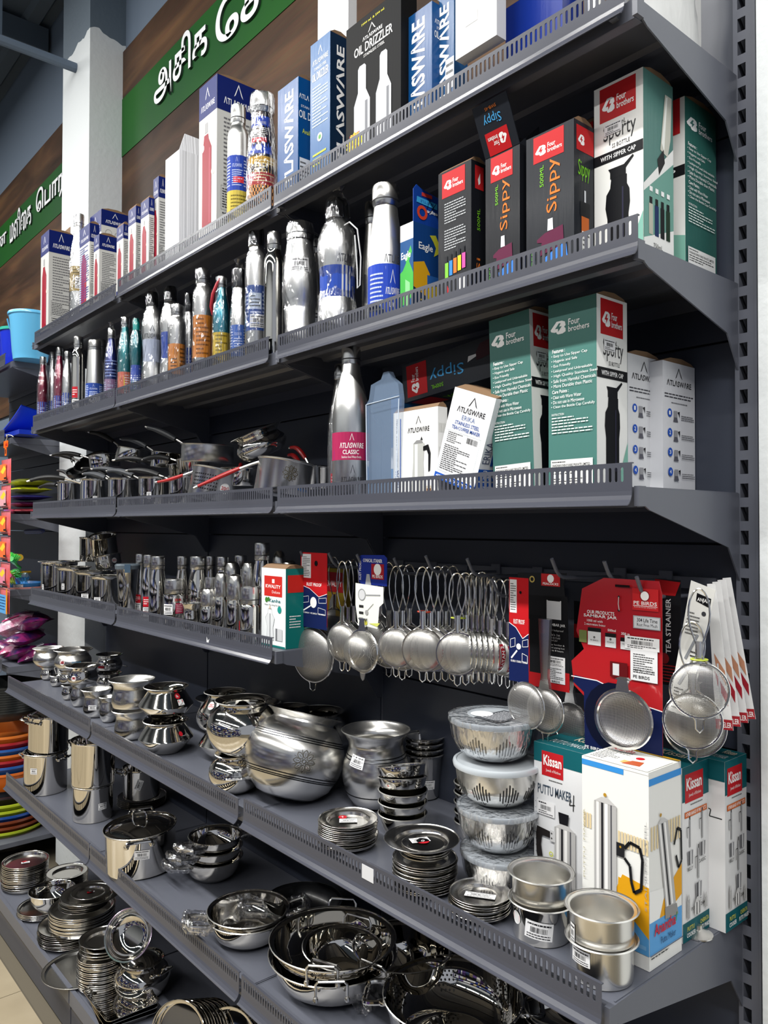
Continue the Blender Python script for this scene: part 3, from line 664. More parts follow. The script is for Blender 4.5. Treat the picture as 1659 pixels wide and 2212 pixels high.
# ---- second shelf
Y2 = -.28
bands = {'blue': (.04, .36, BL, lab_lines())}
bottle('classic', 'painted_bottle', 'maroon wrapped bottle at the left end of the second shelf', (0.0716,-0.29,1.9279,0.2756,0.0195), col='#7c1836', wrap=1, band=(.02, .34, '#3f55ad', lab_lines(5)))
bottle('classic', 'steel_bottle', 'wrapped steel bottle between the two maroon bottles', (0.0662,-0.25,1.9279,0.3028,0.0172), wrap=1, band=(.03, .34, '#3f55ad', lab_lines(5)))
bottle('classic', 'painted_bottle', 'taller maroon wrapped bottle, second maroon one on the second shelf', (0.2534,-0.285,1.9279,0.2821,0.0196), col='#86123c', wrap=1, band=(.03, .34, '#3f55ad', lab_lines(5)))
bottle('classic', 'steel_bottle', 'wrapped steel bottle just right of the taller maroon bottle', (0.3423,-0.285,1.9279,0.2528,0.0168), wrap=1, band=(.05, .38, '#3f55ad', lab_lines(5)), extra=[(.05, .18, 1.2, 0, sticker())])
bottle('shoulder', 'steel_bottle', 'tall mirror steel bottle with small red and white stickers near the left end', (0.4456,-0.28,1.9279,0.2887,0.0236), steel=STEEL, extra=[(.22, .36, .9, -30, [('r', 0, 0, 1, 1, '#b52a35'), ('fine', .1, .2, .9, .8, 3, WT)]), (.08, .2, 1.1, -25, sticker())])
bottle('tumbler', 'steel_tumbler', 'steel tumbler with blue label and dark ring under its cap', (0.6139,-0.2825,1.9279,0.2444,0.0294), band=(.10, .38, '#2c4690', lab_lines()), extra=[(.10, .2, 1.3, 0, sticker())])
bottle('tumbler', 'steel_tumbler', 'plain steel tumbler half behind the blue-labelled tumbler', (0.5025,-0.22,1.9279,0.2775,0.0253), steel=STEEL2)
bottle('classic', 'painted_bottle', 'dark blue patterned wrapped bottle left of the teal ones', (0.7714,-0.285,1.9279,0.2513,0.0211), col='#232f78', wrap=2, band=(.04, .34, '#8f6f92', lab_lines()), extra=[(.36, .6, 2.0, 0, [('fine', 0, 0, 1, 1, 6, '#8fa3e0')])])
bottle('classic', 'painted_bottle', 'teal bottle with yellow and pink label and steel cap', (0.8875,-0.285,1.9279,0.2696,0.0219), col='#1b7a80', wrap=1, band=(.08, .34, '#cf6a55', [('p', [(.2, 0), (.48, 0), (.5, .5), (.46, .85), (.3, .8)], '#e0bc2c'), ('fine', .5, .1, .75, .9, 7, '#f0dada'), ('caret', .32, .55, .4, .75, '#3a2f10')]))
bottle('curvy', 'painted_bottle', 'small teal wrapped bottle with teal cap beside the curvy steel one', (0.9395,-0.27,1.9279,0.2587,0.0182), col='#17707a', cap='#16a09a', wrap=1, band=(.12, .42, '#3f56b0', lab_lines()))
bottle('curvy', 'steel_bottle', 'curvy wrapped steel bottle with black cap and pale blue label', (1.0887,-0.2825,1.9279,0.3053,0.0294), cap='k', wrap=2, band=(.30, .52, '#b9c3d8', [('caret', .42, .7, .48, .9, '#556'), ('t', 'ΛTLΛSWΛRE', .34, .5, .56, .62, '#444a60'), ('fine', .36, .1, .56, .4, 3, '#444a60'), ('p', [(.62, 0), (.8, 0), (.8, .5)], '#2b49a6')]), extra=[(.53, .66, 1.7, 0, [('caret', .36, .5, .64, 1, '#2c2c30'), ('t', 'ΛTLΛSWΛRE', 0, 0, 1, .35, '#2c2c30')])])
bottle('curvy', 'steel_bottle', 'curvy steel bottle with black cap behind the orange-labelled small bottle', (1.1674,-0.26,1.9279,0.3084,0.0291), cap='k', wrap=1, band=(.30, .55, BL, lab_lines()))
bottle('shoulder', 'steel_bottle', 'small steel bottle with orange label and pale arrow', (1.2669,-0.2883,1.9279,0.2279,0.0235), wrap=1, band=(.12, .50, '#cf8236', [('caret', .40, .62, .5, .9, '#7a5020'), ('fine', .28, .1, .5, .55, 4, '#4a2f10'), ('p', [(.5, .5), (.58, .9), (.58, .1)], '#dca36a'), ('fine', .6, .1, .8, .9, 6, '#6b4318')]))
bottle('flask', 'steel_bottle', 'small wrapped steel bottle with black sipper cap in the second row', (1.2438,-0.24,1.9279,0.2742,0.0156), cap='k', wrap=1, band=(.10, .42, BL, lab_lines()))
bottle('shoulder', 'steel_bottle', 'tall steel bottle with wide orange label on the second shelf', (1.4187,-0.2858,1.9279,0.2919,0.0261), wrap=1, band=(.17, .56, '#d0812f', [('fine', .3, .05, .7, .95, 9, '#7a4716'), ('caret', .40, .6, .47, .8, '#8a5524')]))
t = bottle('classic', 'painted_bottle', 'teal wrapped bottle with yellow label and red strap', (1.5234,-0.288,1.9279,0.2453,0.0217), col='#157f94', wrap=1, band=(.06, .40, '#d3b43a', [('fine', .3, .05, .7, .95, 8, '#75621a')]))
g = MB(); hz = .20
g.tube([(-.024, -.012, .15), (-.018, -.020, .17), (-.008, -.020, .20), (.002, -.014, .225), (.006, -.008, .24)], [.003, .0045, .005, .0045, .003], 8); g.build('red_strap', mat('red_strap', '#a31f2e', .5), t, smooth=True)
bottle('flask', 'steel_bottle', 'wrapped steel bottle with black ring cap and blue label left of the twist-wrapped one', (1.5993,-0.28,1.9279,0.2474,0.0207), cap='k', wrap=2, band=(.10, .42, '#3f66b8', lab_lines()))
bottle('shoulder', 'steel_bottle', 'steel bottle with wide blue label and crinkled black twist wrap on its cap', (1.6918,-0.285,1.9279,0.3208,0.0255), cap='k', wrap=2, band=(.22, .56, '#2f4d92', lab_lines()), extra=[(.24, .34, 1.6, 10, sticker()), (.38, .50, 1.3, -10, [('r', 0, 0, 1, 1, '#b9c7da'), ('fine', .1, .1, .9, .9, 4, '#333')])])
bottle('shoulder', 'steel_bottle', 'tall mirror steel bottle with domed loop cap at the bay joint', (1.7708,-0.285,1.9279,0.2903,0.0237), steel=STEEL)
bottle('shaker', 'steel_shaker', 'wrapped steel shaker with ribbed rings and white price sticker', (1.862,-0.2739,1.9279,0.2924,0.0387), wrap=1, extra=[(.58, .69, 1.1, 0, sticker())])
bottle('cola', 'steel_bottle', 'slim steel bottle showing between the shaker and the curvy bottle', (1.8055,-0.19,1.9279,0.3002,0.0177), extra=[(.3, .5, .8, 0, sticker())], steel=STEEL2)
t = bottle('curvy', 'steel_bottle', 'large curvy wrapped steel bottle with black cap, strap and blue-white label', (1.998,-0.27,1.9279,0.3001,0.0406), cap='k', wrap=2, band=(.28, .50, '#2d4ca8', [('fine', .26, .08, .52, .92, 9, '#cfd8f0'), ('r', .56, 0, .70, 1, '#d9dbe0'), ('caret', .60, .6, .66, .8, '#30323c'), ('t', 'ΛTLΛS', .57, .4, .69, .5, '#30323c')]), extra=[(.52, .58, .8, 24, [('t', 'ΛTLΛS', 0, 0, 1, 1, '#4a4d55')])])
Tt = (2.1132,-0.3,2.1026); tx = Tt[0]-t.location.x; ty = Tt[1]-t.location.y
g = MB(); g.tube([(tx*.35, ty*.4, .232), (tx*.7, ty, .222), (tx*.92, ty, .20), (tx*1.02, ty, .14), (tx*1.0, ty, .085), (tx*.93, ty, .08), (tx*.92, ty, .12), (tx*.85, ty, .19)], .0016, 7); g.build('wrist_strap', mat('grey_strap', '#b9bbbe', .5), t, smooth=True)
bottle('cola', 'steel_bottle', 'steel bottle with small cap half hidden behind the large cola-shaped bottle', (2.0316,-0.2,1.9279,0.3014,0.0231), steel=STEEL2)
bottle('cola', 'steel_bottle', 'large cola-shaped steel bottle with tall cap and bright blue lower label', (2.1655,-0.2774,1.9279,0.2716,0.0347), band=(.02, .40, '#2947b5', [('caret', .57, .62, .66, .9, WT), ('t', 'ΛTLΛSWΛRE', .50, .42, .74, .56, WT, 0, 1), ('t', 'UWC', .56, .18, .66, .28, WT), ('fine', .22, .1, .46, .85, 9, '#c9d4f4')]), extra=[(.41, .47, .9, 22, [('t', 'ΛTLΛS', 0, 0, 1, 1, '#4a4d55')])])
def eagle_front(): return [('r', 0, .0, 1, 1, '#1c4f86'), ('r', .0, .82, 1, 1, '#e4e6e8'), ('p', [(0, .1), (1, .2), (1, .45), (.6, .62), (.2, .5), (0, .48)], '#47b04a'), ('p', [(.4, .6), (.8, .75), (.9, .68), (.6, .55)], '#47b04a'), ('t', 'Eagle', .08, .60, .8, .70, WT, 0, 1), ('p', [(.4, 0), (.75, 0), (.75, .35), (.4, .4)], '#8ad08c')]
def eagle_side(): return [('t', 'Eagle', .2, .70, .74, .80, WT, 0, 1), ('p', [(.62, .9), (.85, .92), (.98, .84), (.95, .72), (.78, .68), (.86, .78), (.76, .84)], '#c9c83a'), ('p', [(0, .20), (.62, .08), (.62, .48), (.4, .60), (0, .56)], '#d9a31f'), ('p', [(0, .0), (.5, .0), (.5, .22), (0, .30)], '#152a45'), ('r', .55, .0, 1, .38, '#d6b81e'), ('r', .52, .36, 1, .46, '#2a60a8'), ('ring', .30, .13, .14, .035, '#c9b23a')]
t = carton('flask_carton', 'blue, green and yellow flask carton with its lid flap standing open', (2.2548,-0.285,1.9279,0.0367,0.068,0.1758,0), eagle_front(), eagle_side(), body='#17407c', flap=False)
hh = t.children[0].data.vertices[4].co.z; dd = t.children[0].data.vertices[2].co.y
g = MB(); g.prism([(0, 0), (0, .062), (.008, .072), (.02, .067), (dd, .060), (dd, 0)], 'x', -.0015, 0); f = g.build('open_flap', gloss('#173f96'), t, (0, 0, hh))
art('flap_print', [('r', .3, .86, .7, .97, '#c23a36'), ('p', [(.1, .62), (.9, .58), (.9, .76), (.12, .80)], '#3ea2dc'), ('t', 'BOTTLE', .25, .65, .75, .73, '#173f96', 180), ('ring', .32, .34, .2, .09, '#d2452f'), ('t', 'eagle', .5, .36, .92, .5, WT, 180, 1), ('l', [(.5, .5), (.6, .8), (.75, .6), (.6, .4), (.85, .75)], .0012, '#0d1028')], lambda x, y, o: (.0005+o, x, hh+y), dd, .062, t)
carton('sipper_carton', 'black carton with red block, white instructions and five coloured bottles', (2.3984,-0.28,1.9279,0.0818,0.0369,0.2435,0), [('r', .12, .80, .82, .985, RD)]+bros_logo(.18, .85, .76, .93)+[('fine', .2, .60, .84, .76, 8, '#b9bcc0'), ('fine', .2, .40, .84, .56, 8, '#b9bcc0')]+[q for i, cc in enumerate(['#7fc241', '#3e86c8', '#d8742c', '#dccf2a', '#d653a0']) for q in small_bottle(.22+.13*i, .10, .20+.008*i, .31+.008*i, cc)]+[('r', .62, .06, .86, .17, '#d9d9d9'), ('p', [(.2, .05), (.36, .1), (.3, .14), (.22, .1)], '#b52a30')], [('r', .25, .80, .85, .97, RD), ('p', [(.45, .87), (.6, .92), (.62, .85), (.5, .83)], WT), ('t', '500ML', .4, .5, .6, .66, '#79c32b', 90), ('t', 'Si', .35, .2, .6, .3, '#d9762c', 90)], body='#1a1c21')
t = carton('sipper_carton', 'black sipper carton with its printed top flap raised upside down', (2.507,-0.28,1.9279,0.0751,0.0166,0.2305,0), sippy_front(), [], body='#1a1c21', flap=False)
hh = t.children[0].data.vertices[4].co.z; ww = -t.children[0].data.vertices[0].co.x
g = MB(); g.box(-ww, -.0008, 0, 0, .0008, .082); f = g.build('open_flap', [gloss('#23262c')], t, (0, 0, hh)); f.rotation_euler = (math.radians(24), math.radians(0), 0)
art('flap_print', [('r', .16, .0, .80, .44, RD)]+bros_logo(.22, .12, .74, .36, rot=180)+[('t', 'Sippy', .22, .55, .72, .78, '#4a9fd8', 180), ('t', 'SWB-45', .34, .84, .66, .9, '#d9762c', 180)], lambda x, y, o: (-ww+x, -.0008-o, y), ww, .082, f)
g = MB(); g.prism([(0, 0), (.05, .045), (.055, 0)], 'x', -.0015, 0); g.build('open_flap', [gloss('#23262c')], t, (0, 0, hh))
g = MB()
for i in range(14): g.lathe([(0, -.009), (.007, -.006), (.009, 0), (.006, .007), (0, .009)], 8, (-ww*.9+ww*.8*random.random(), .015+.04*random.random()), hh+.006+.012*random.random())
o = g.build('bubble_wrap', mat('dark_bubble_film', '#26282c', .15, coat=.8), t, smooth=True); o['kind'] = 'stuff'
carton('sipper_carton', 'widest black sipper carton with glare across its orange lettering', (2.6136,-0.28,1.9279,0.093,0.0508,0.2301,0), sippy_front(), sippy_side(), body='#22252b')
carton('sipper_carton', 'red-cornered carton barely showing behind the widest black sipper carton', (2.5658,-0.16,1.9279,0.0297,0.0134,0.2847,0), [('r', .1, .78, 1, 1, RD)], [], body='#26282d')
def four28_side():
    c = [('p', [(0, .17), (0, .56), (1, .96), (1, .30), (.2, .10)], '#e9e9e6'), ('p', [(0, .17), (0, .40), (1, .60), (1, .0), (0, .0)], '#78a89b'), ('r', 0, 0, 1, .10, '#e9e9e6'), ('p', [(0, .10), (1, .10), (1, .19), (0, .16)], '#e9e9e6')]
    c = [('p', [(0, .37), (1, .60), (1, 0), (0, 0)], '#6f9e92'), ('p', [(0, .36), (0, .40), (1, .66), (1, .58)], '#e9e9e6'), ('p', [(0, 0), (1, 0), (1, .22), (0, .12)], '#e9e9e6')]
    c += [('p', [(.55, .62), (.72, .93), (.95, .93), (.9, .70), (.8, .60)], '#c9c8bc'), ('p', [(.60, .66), (.76, .92), (.8, .92), (.68, .62)], '#f2f2ec'), ('p', [(.45, .56), (.66, .63), (.70, .56), (.5, .48)], '#2b2b2c')]
    for i, cc in enumerate(['#b9b7a8', '#1d2f5c', '#17181b', '#1f3324']): c += [('r', .16+.19*i, .15, .29+.19*i, .31, cc), ('r', .18+.19*i, .31, .27+.19*i, .345, '#1b1b1d'), ('r', .18+.19*i, .375, .28+.19*i, .40, WT)]
    c += [('t', '750mL', .3, .085, .6, .11, '#3a3a3c'), ('t', 'Sporty', .2, .01, .85, .075, '#3a3a3c')]
    return c
B28 = (2.6987,-0.225,1.9279,0.0861,0.0838,0.2923,0)
carton('bottle_box', 'tall white carton with red block, black sipper bottle and half-torn teal side', B28, sporty_white(), four28_side(), body='#e6e6e2', sm='#557f78', d=.085)
B29 = (2.7051,-0.115,1.9279,0.0398,0.1012,0.2854,0)
carton('bottle_box', 'dark teal carton with feature list at the right end of the second shelf', B29, [('r', 0, .56, 1, .62, BK), ('r', 0, .80, .9, 1, RD), ('t', 'AP', .5, .575, .8, .605, WT, 0, 1), ('p', [(0, 0), (1, 0), (1, .22), (0, .3)], '#7fb3a3')], teal_back(), body='#e6e6e2', sm='#2e5f58', w=.08)

# ---- third shelf
t = bottle('classic', 'steel_bottle', 'big steel water bottle with red-purple label alone at the left of the third shelf', (2.0462,-0.27,1.5854,0.3175,0.0386), band=(.25, .43, '#a52a55', [('p', [(.25, .4), (.5, 1), (.75, 1), (.75, .3)], '#c8443c'), ('p', [(.2, 0), (.75, 0), (.75, .45), (.5, .2), (.2, .35)], '#6a2f96'), ('caret', .48, .68, .55, .95, WT), ('t', 'ΛTLΛSWΛRE', .33, .42, .70, .62, WT, 0, 1), ('t', 'CLASSIC', .38, .20, .62, .36, WT, 0, 1), ('t', 'Stainless Steel Water Bottle', .36, .06, .66, .15, WT)]), extra=[(.10, .22, 1.3, 6, [('caret', .4, .5, .6, 1, DARKTXT), ('t', 'ΛTLΛSWΛRE', 0, 0, 1, .35, DARKTXT)])])
bottle('classic', 'steel_bottle', 'second wrapped steel bottle just behind the big labelled one', (1.9225,-0.2,1.5854,0.3246,0.0293), wrap=1, extra=[(.04, .2, 1.2, -20, [('r', 0, 0, 1, 1, '#b52a35'), ('fine', .1, .1, .9, .9, 6, WT)])], h=.31)
Q0 = (2.1554,-0.27,1.8455,0.1032,0.2269)
FILM2 = mat('blue_tinted_film', '#8fa6c4', .1)
FILM2.node_tree.nodes['Principled BSDF'].inputs['Alpha'].default_value = .30
t = thing('clear_pouch', 'empty clear blue-tinted plastic pouch with hang hole beside the big steel bottle', 'pouch', (Q0[0], Q0[1], 1.586))
w2 = Q0[3]/2; g = MB(); g.prism([(-w2*.9, 0), (-w2, .19), (-w2*.82, .20), (-w2*.7, .228), (-w2*.1, .235), (w2*.05, .248), (w2*.35, .248), (w2*.5, .235), (w2*.9, .22), (w2, .19), (w2*.8, 0)], 'y', -.006, .006)
g.build('pouch_body', FILM2, t)
g = MB(); g.tube([(-w2*.9, -.007, .0), (-w2*.98, -.007, .19)], .001, 5); g.tube([(w2*.8, -.007, 0), (w2*.97, -.007, .19)], .001, 5); g.tube([(-w2*.95, -.007, .19), (w2*.97, -.007, .195)], .001, 5); g.build('seam', mat('film_edge', '#c9d6e6', .2), t)
carton('cup_carton', 'blue cup carton half hidden behind the clear pouch', (2.0826,-0.16,1.5854,0.0348,0.0067,0.2294,0), [('r', 0, .5, 1, 1, '#2b66b5'), ('r', 0, .3, 1, .5, '#e6e6e6')], [], body='#2a6fb0', d=.05)
# sipper carton lying tilted over the coffee maker cartons
Ls = (2.133,-0.2,1.7828)
Ra = (2.3829,-0.2,1.804); LT = (2.1485,-0.2,1.8637)
le = math.hypot(Ra[0]-Ls[0], Ra[2]-Ls[2])
t = carton('sipper_carton', 'black sipper carton lying on its side across the coffee maker cartons', (Ls[0], -.2, Ls[2], .001, .075, .075, 0), [], [], body='#25282e', flap=False)
for c_ in list(t.children): bpy.data.objects.remove(c_)
t.rotation_euler = (0, -math.atan2(Ra[2]-Ls[2], Ra[0]-Ls[0]), 0); hh = .078; le = le+.03
g = MB(); g.box(0, 0, 0, le, .075, hh); g.build('carton_body', gloss('#2b2e34'), t)
art('front_print', [('r', .05, .10, .26, .94, RD)]+bros_logo(.09, .16, .18, .84, rot=90)+[('t', 'Sippy', .29, .30, .62, .66, '#4a9fd8', 180), ('t', '500ML', .30, .14, .42, .24, '#79c32b', 180), ('p', [(.66, .52), (.74, .60), (.74, .66), (.67, .66)], '#dfe2e6'), ('p', [(.74, .50), (.86, .54), (.88, .92), (.78, .88), (.74, .7)], '#3a2228'), ('p', [(.86, .50), (1.0, .48), (1.0, .99), (.88, .94)], '#86b81c'), ('fine', .86, .3, .99, .4, 2, '#c9c9cb')], lambda x, y, o: (x, -o, y), le, hh, t)
art('side_print', [('r', .05, .1, .26, .8, RD), ('t', 'Sippy', .3, .25, .6, .75, '#79c32b', 180)], lambda x, y, o: (x, y, -o), le, .075, t)
moka = [('p', [(.30, .62), (.70, .62), (.66, .40), (.70, .02), (.22, .02), (.30, .40)], '#b5b6b2'), ('r', .36, .05, .46, .6, '#e9e9e4'), ('p', [(.3, .62), (.42, .66), (.60, .66), (.66, .62)], '#888888'), ('p', [(.56, .66), (.60, .70), (.64, .66)], BK), ('p', [(.66, .58), (.84, .60), (.92, .50), (.90, .30), (.84, .28), (.84, .48), (.78, .54), (.66, .53)], '#111114')]
B4 = (2.3005,-0.265,1.5854,0.1246,0.024,0.1658,0)
carton('coffee_maker_carton', 'white moka pot carton standing under the lying black carton', B4, [('r', 0, 0, .015, 1, '#d0d0cc'), ('t', 'MOCHA', .05, .12, .13, .32, '#3a4a90', 90), ('t', 'HYGENIC . DURABLE . MODERN', .07, .36, .11, .92, '#8a8a90', 90), ('r', .16, .10, .18, .92, '#2d56b5'), ('caret', .52, .83, .64, .93, '#26262a'), ('t', 'ΛTLΛSWΛRE', .34, .74, .82, .80, '#26262a', 0, 1), ('t', 'ΛTLΛS', .5, .35, .6, .37, '#444444')]+[(q[0], [(.28+a*.62, b_*.98) for a, b_ in q[1]], q[2]) if q[0] == 'p' else ('r', .28+q[1]*.62, q[2], .28+q[3]*.62, q[4], q[5]) for q in moka]+[('r', .75, .02, .88, .12, '#c9bfae'), ('r', .77, .03, .86, .09, '#7a4a20')], [('fine', .1, .1, .9, .9, 3, '#d0d0cc')], body='#ebebe9', sm='#dcdcda')
P0 = (2.397,-0.275,1.6308); P1 = (2.4513,-0.275,1.7893); hh = math.hypot(P1[0]-P0[0], P1[2]-P0[2])
PL = (2.2961,-0.275,1.6483); ww = math.hypot(PL[0]-P0[0], PL[2]-P0[2])*1.0
ang = math.atan2(P1[0]-P0[0], P1[2]-P0[2])
t = carton('coffee_maker_carton', 'white and blue tea coffee maker carton tilted to the right', (P0[0], -.275, 1.5865, ww, .085, hh, 0), [('r', 0, 0, 1, .07, '#1f55b8'), ('t', '•HYGENIC •DURABLE •MODERN', .04, .02, .96, .052, WT, 0, 1), ('caret', .42, .84, .64, .95, '#26262a'), ('t', 'ΛTLΛSWΛRE', .18, .765, .86, .825, '#26262a', 0, 1), ('t', 'ERIKA', .34, .69, .66, .74, '#7080a8'), ('t', 'STAINLESS STEEL', .2, .63, .80, .67, '#2d4f98', 0, 1), ('t', 'TEA/COFFEE MAKER', .15, .575, .85, .615, '#2d4f98', 0, 1), ('bars', .58, .47, .84, .53, '#333'), ('fine', .1, .42, .5, .54, 6, '#444'), ('fine', .08, .12, .72, .40, 13, '#444'), ('l', [(.05, .1), (.9, .1), (.9, .55), (.05, .55), (.05, .1)], .0005, '#9aa')],
   [('r', 0, 0, 1, .12, '#1f55b8'), ('t', '•HYGENIC', .1, .03, .8, .08, WT, 0, 1), ('r', .30, .30, .38, .9, '#2457b0'), ('t', 'ERIKA', .05, .32, .26, .55, '#555e78', 90), ('t', 'STAINLESS', .55, .7, .75, .95, '#2d4f98', 90), ('p', [(.0, .14), (.55, .14), (.4, .2), (.55, .26), (0, .26)], '#2457b0'), ('t', '2', .14, .21, .28, .25, WT, 0, 1), ('t', 'CUPS', .1, .155, .4, .19, WT, 0, 1), ('p', [(.45, .62), (.62, .66), (.75, .5), (.62, .36), (.5, .38)], '#0f1013'), ('p', [(.6, .14), (1, .14), (1, .5), (.75, .4)], '#909296')], body='#ecedf0', tilt=(0, ang, 0))
t.location.z = 1.5865 + ww*math.sin(abs(ang))*.0 + .001
t.location.z = 1.5875+abs(math.sin(ang))*ww*0 
BA = (2.5226,-0.262,1.5854,0.088,0.0424,0.3028,0)
carton('bottle_box', 'teal carton with feature list leaning beside the tilted white carton', BA, teal_back(), sporty_white(True, False), body='#456f69', sm='#e6e6e2', d=.07, tilt=(0, math.radians(-2.2), 0))
BB = (2.6409,-0.262,1.5854,0.0903,0.0801,0.2988,0)
carton('bottle_box', 'large teal carton with red and white side, centre right of the third shelf', BB, teal_back(), sporty_white(True, True), body='#4c7a73', sm='#e9e9e5', d=.082)
def steps():
    c = [('caret', .38, .88, .60, .965, '#26262a'), ('t', 'ΛTLΛSWΛRE', .12, .82, .88, .865, '#26262a', 0, 1), ('fine', .05, .72, .95, .765, 2, '#44444a'), ('fine', .25, .68, .75, .70, 1, '#77777c'), ('r', .0, 0, 1, .012, '#2457b0')]
    for i in range(4):
        y = .56-.15*i; c += [('disc', .20, y+.05, .07, '#2b57b8'), ('t', str(i+1), .175, y+.035, .225, y+.065, WT, 0, 1), ('r', .32, y, .43, y+.07, '#9a9a9e'), ('p', [(.30, y-.015), (.45, y-.015), (.42, y+.02), (.33, y+.02)], '#5d5d66'), ('p', [(.43, y+.06), (.50, y+.07), (.50, y+.02), (.47, y+.05)], '#15151a'), ('fine', .55, y, .95, y+.045, 3, '#44444a')]
    return c
BC = (2.6357,-0.17,1.5854,0.0135,0.0985,0.2227,0); BD = (2.6592,-0.105,1.5854,0.0165,0.1032,0.2161,0)
carton('coffee_maker_carton', 'white carton with four numbered steps right behind the large teal carton', BC, [], steps(), body='#e3e4e6', sm='#e0e1e3', w=.08)
carton('coffee_maker_carton', 'rightmost white carton with four numbered steps on the third shelf', BD, [], steps(), body='#dfe0e4', sm='#dfe0e4', w=.08)

# ---------------------------------------------------------------- open vessels
VP = {'tope': [(0,0),(.80,0),(.85,.02),(.865,.08),(.865,.88),(.885,.94),(.93,.965),(1,.975),(1,.99)],
 'handi': [(0,0),(.50,0),(.66,.04),(.84,.16),(.95,.32),(.97,.44),(.93,.58),(.83,.71),(.78,.79),(.79,.85),(.88,.93),(.99,.985),(1,1)],
 'creased': [(0,0),(.48,0),(.54,.03),(.98,.44),(1,.47),(.985,.50),(.70,.85),(.68,.89),(.74,.96),(.82,1)],
 'matka': [(0,0),(.46,0),(.60,.03),(.82,.15),(.96,.34),(1,.50),(.97,.63),(.88,.75),(.74,.855),(.63,.905),(.62,.93),(.68,.97),(.76,1)],
 'urli': [(0,0),(.62,0),(.72,.03),(.82,.12),(.87,.26),(.86,.44),(.80,.62),(.78,.70),(.79,.80),(.86,.88),(1,.99),(1,1)],
 'pot': [(0,0),(.90,0),(.95,.012),(.965,.05),(.965,.94),(.98,.965),(1,.975),(1,1)],
 'bowl': [(0,0),(.42,0),(.46,.03),(.66,.16),(.85,.42),(.95,.74),(.985,.97),(1,1)],
 'deep': [(0,0),(.50,0),(.60,.03),(.80,.22),(.92,.52),(.97,.90),(1,.94),(1,1)],
 'kadai': [(0,0),(.52,0),(.62,.04),(.80,.28),(.90,.62),(.93,.92),(.97,.96),(1,.97),(1,1)],
 'katori': [(0,0),(.62,0),(.68,.04),(.84,.35),(.94,.70),(1,.97),(1,1)],
 'glass': [(0,0),(.66,0),(.70,.02),(.82,.6),(.93,.93),(1,.97),(1,1)],
 'plate': [(0,0),(.66,0),(.70,.10),(.73,.62),(.76,.72),(.94,.80),(.985,.86),(1,1)],
 'tray': [(0,0),(.84,0),(.88,.08),(.925,.78),(.94,.84),(1,.87),(1,1)]}
def open_mesh(kind, r, h, t=.0013, seg=48, name='body', m=STEEL):
    o = [(a*r, b*h) for a, b in VP[kind]]
    inn = [(max(0, a-t), b+(t if i < 2 else 0)) for i, (a, b) in enumerate(o)]; inn[0] = (0, t); inn[1] = (max(0, o[1][0]-t), t)
    g = MB(); g.lathe(o+[(o[-1][0]-t*.5, o[-1][1]+t*.4)]+inn[::-1][0:], seg); return g.mesh(name, m, True)
STEELP = mat('plate_steel', (.82, .80, .76, 1), .17, 1)
def rad_at(kind, r, h, z): return prof_r([(a*r, b*h) for a, b in VP[kind]], z)
def stick(t, kind, r, h, da=0, zf=.5, w=.034, hh=.018, cmds=None, roll=0, name='price_sticker', outer=None):
    pr = outer or [(a*r, b*h) for a, b in VP[kind]]
    ang = face_ang(t.location.x, t.location.y)-t.rotation_euler.z+math.radians(da)
    def cyl(x, y, o):
        dx, dy = x-w/2, y-hh/2; c, s = math.cos(roll), math.sin(roll); x2, y2 = dx*c-dy*s, dx*s+dy*c
        z = zf*h+y2; rr = prof_r(pr, z)+o; rm = prof_r(pr, zf*h); a = ang+x2/rm
        return (rr*math.cos(a), rr*math.sin(a), z)
    return art(name, cmds or sticker(), cyl, w, hh, t, base=.0008)
def vessel(kind, name, label, T, m=None, cat='pot', group=None, rot=None, h=None, r=None, st=None, parts=None, dz=0):
    X, Y, Z, H, Rr = T
    H = h or H; Rr = r or Rr
    t = thing(name, label, cat, (X, Y, Z+.0005+dz), 0, group, rot=rot)
    link('body', open_mesh(kind, Rr, H, m=m or STEEL), t)
    g = MB(); zr = H*VP[kind][-1][1]; g.lathe([(VP[kind][-1][0]*Rr-.0005, zr-.0008), (VP[kind][-1][0]*Rr+.0012, zr), (VP[kind][-1][0]*Rr-.0005, zr+.0014)], 48); g.build('rolled_rim', STEEL2, t, smooth=True)
    for s in (st or []): stick(t, kind, Rr, H, **s)
    return t
def on(T, k=1.0, h=None, r=None): return (T[0], T[1], T[2]+T[3]*k+.0015, h or T[3], r or T[4])
def flower(t, kind, r, h, da=0, zf=.5, s=.03, col='#6a6862'):
    c = []
    for i in range(8):
        a = i*PI/4; ca, sa = math.cos(a), math.sin(a)
        def q(u, v): return (.5+(u*ca-v*sa), .5+(u*sa+v*ca))
        c += [('l', [q(.12, 0), q(.22, .09), q(.36, .08), q(.44, 0), q(.36, -.08), q(.22, -.09), q(.12, 0)], s*.028, col), ('l', [q(.2, 0), q(.34, 0)], s*.02, col)]
        a += PI/8; ca, sa = math.cos(a), math.sin(a); c.append(('l', [(.5+.3*ca, .5+.3*sa), (.5+.46*ca, .5+.46*sa)], s*.02, col))
    c.append(('ring', .5, .5, .09, .03, col))
    stick(t, kind, r, h, da=da, zf=zf, w=s, hh=s, cmds=c, name='etched_flower')
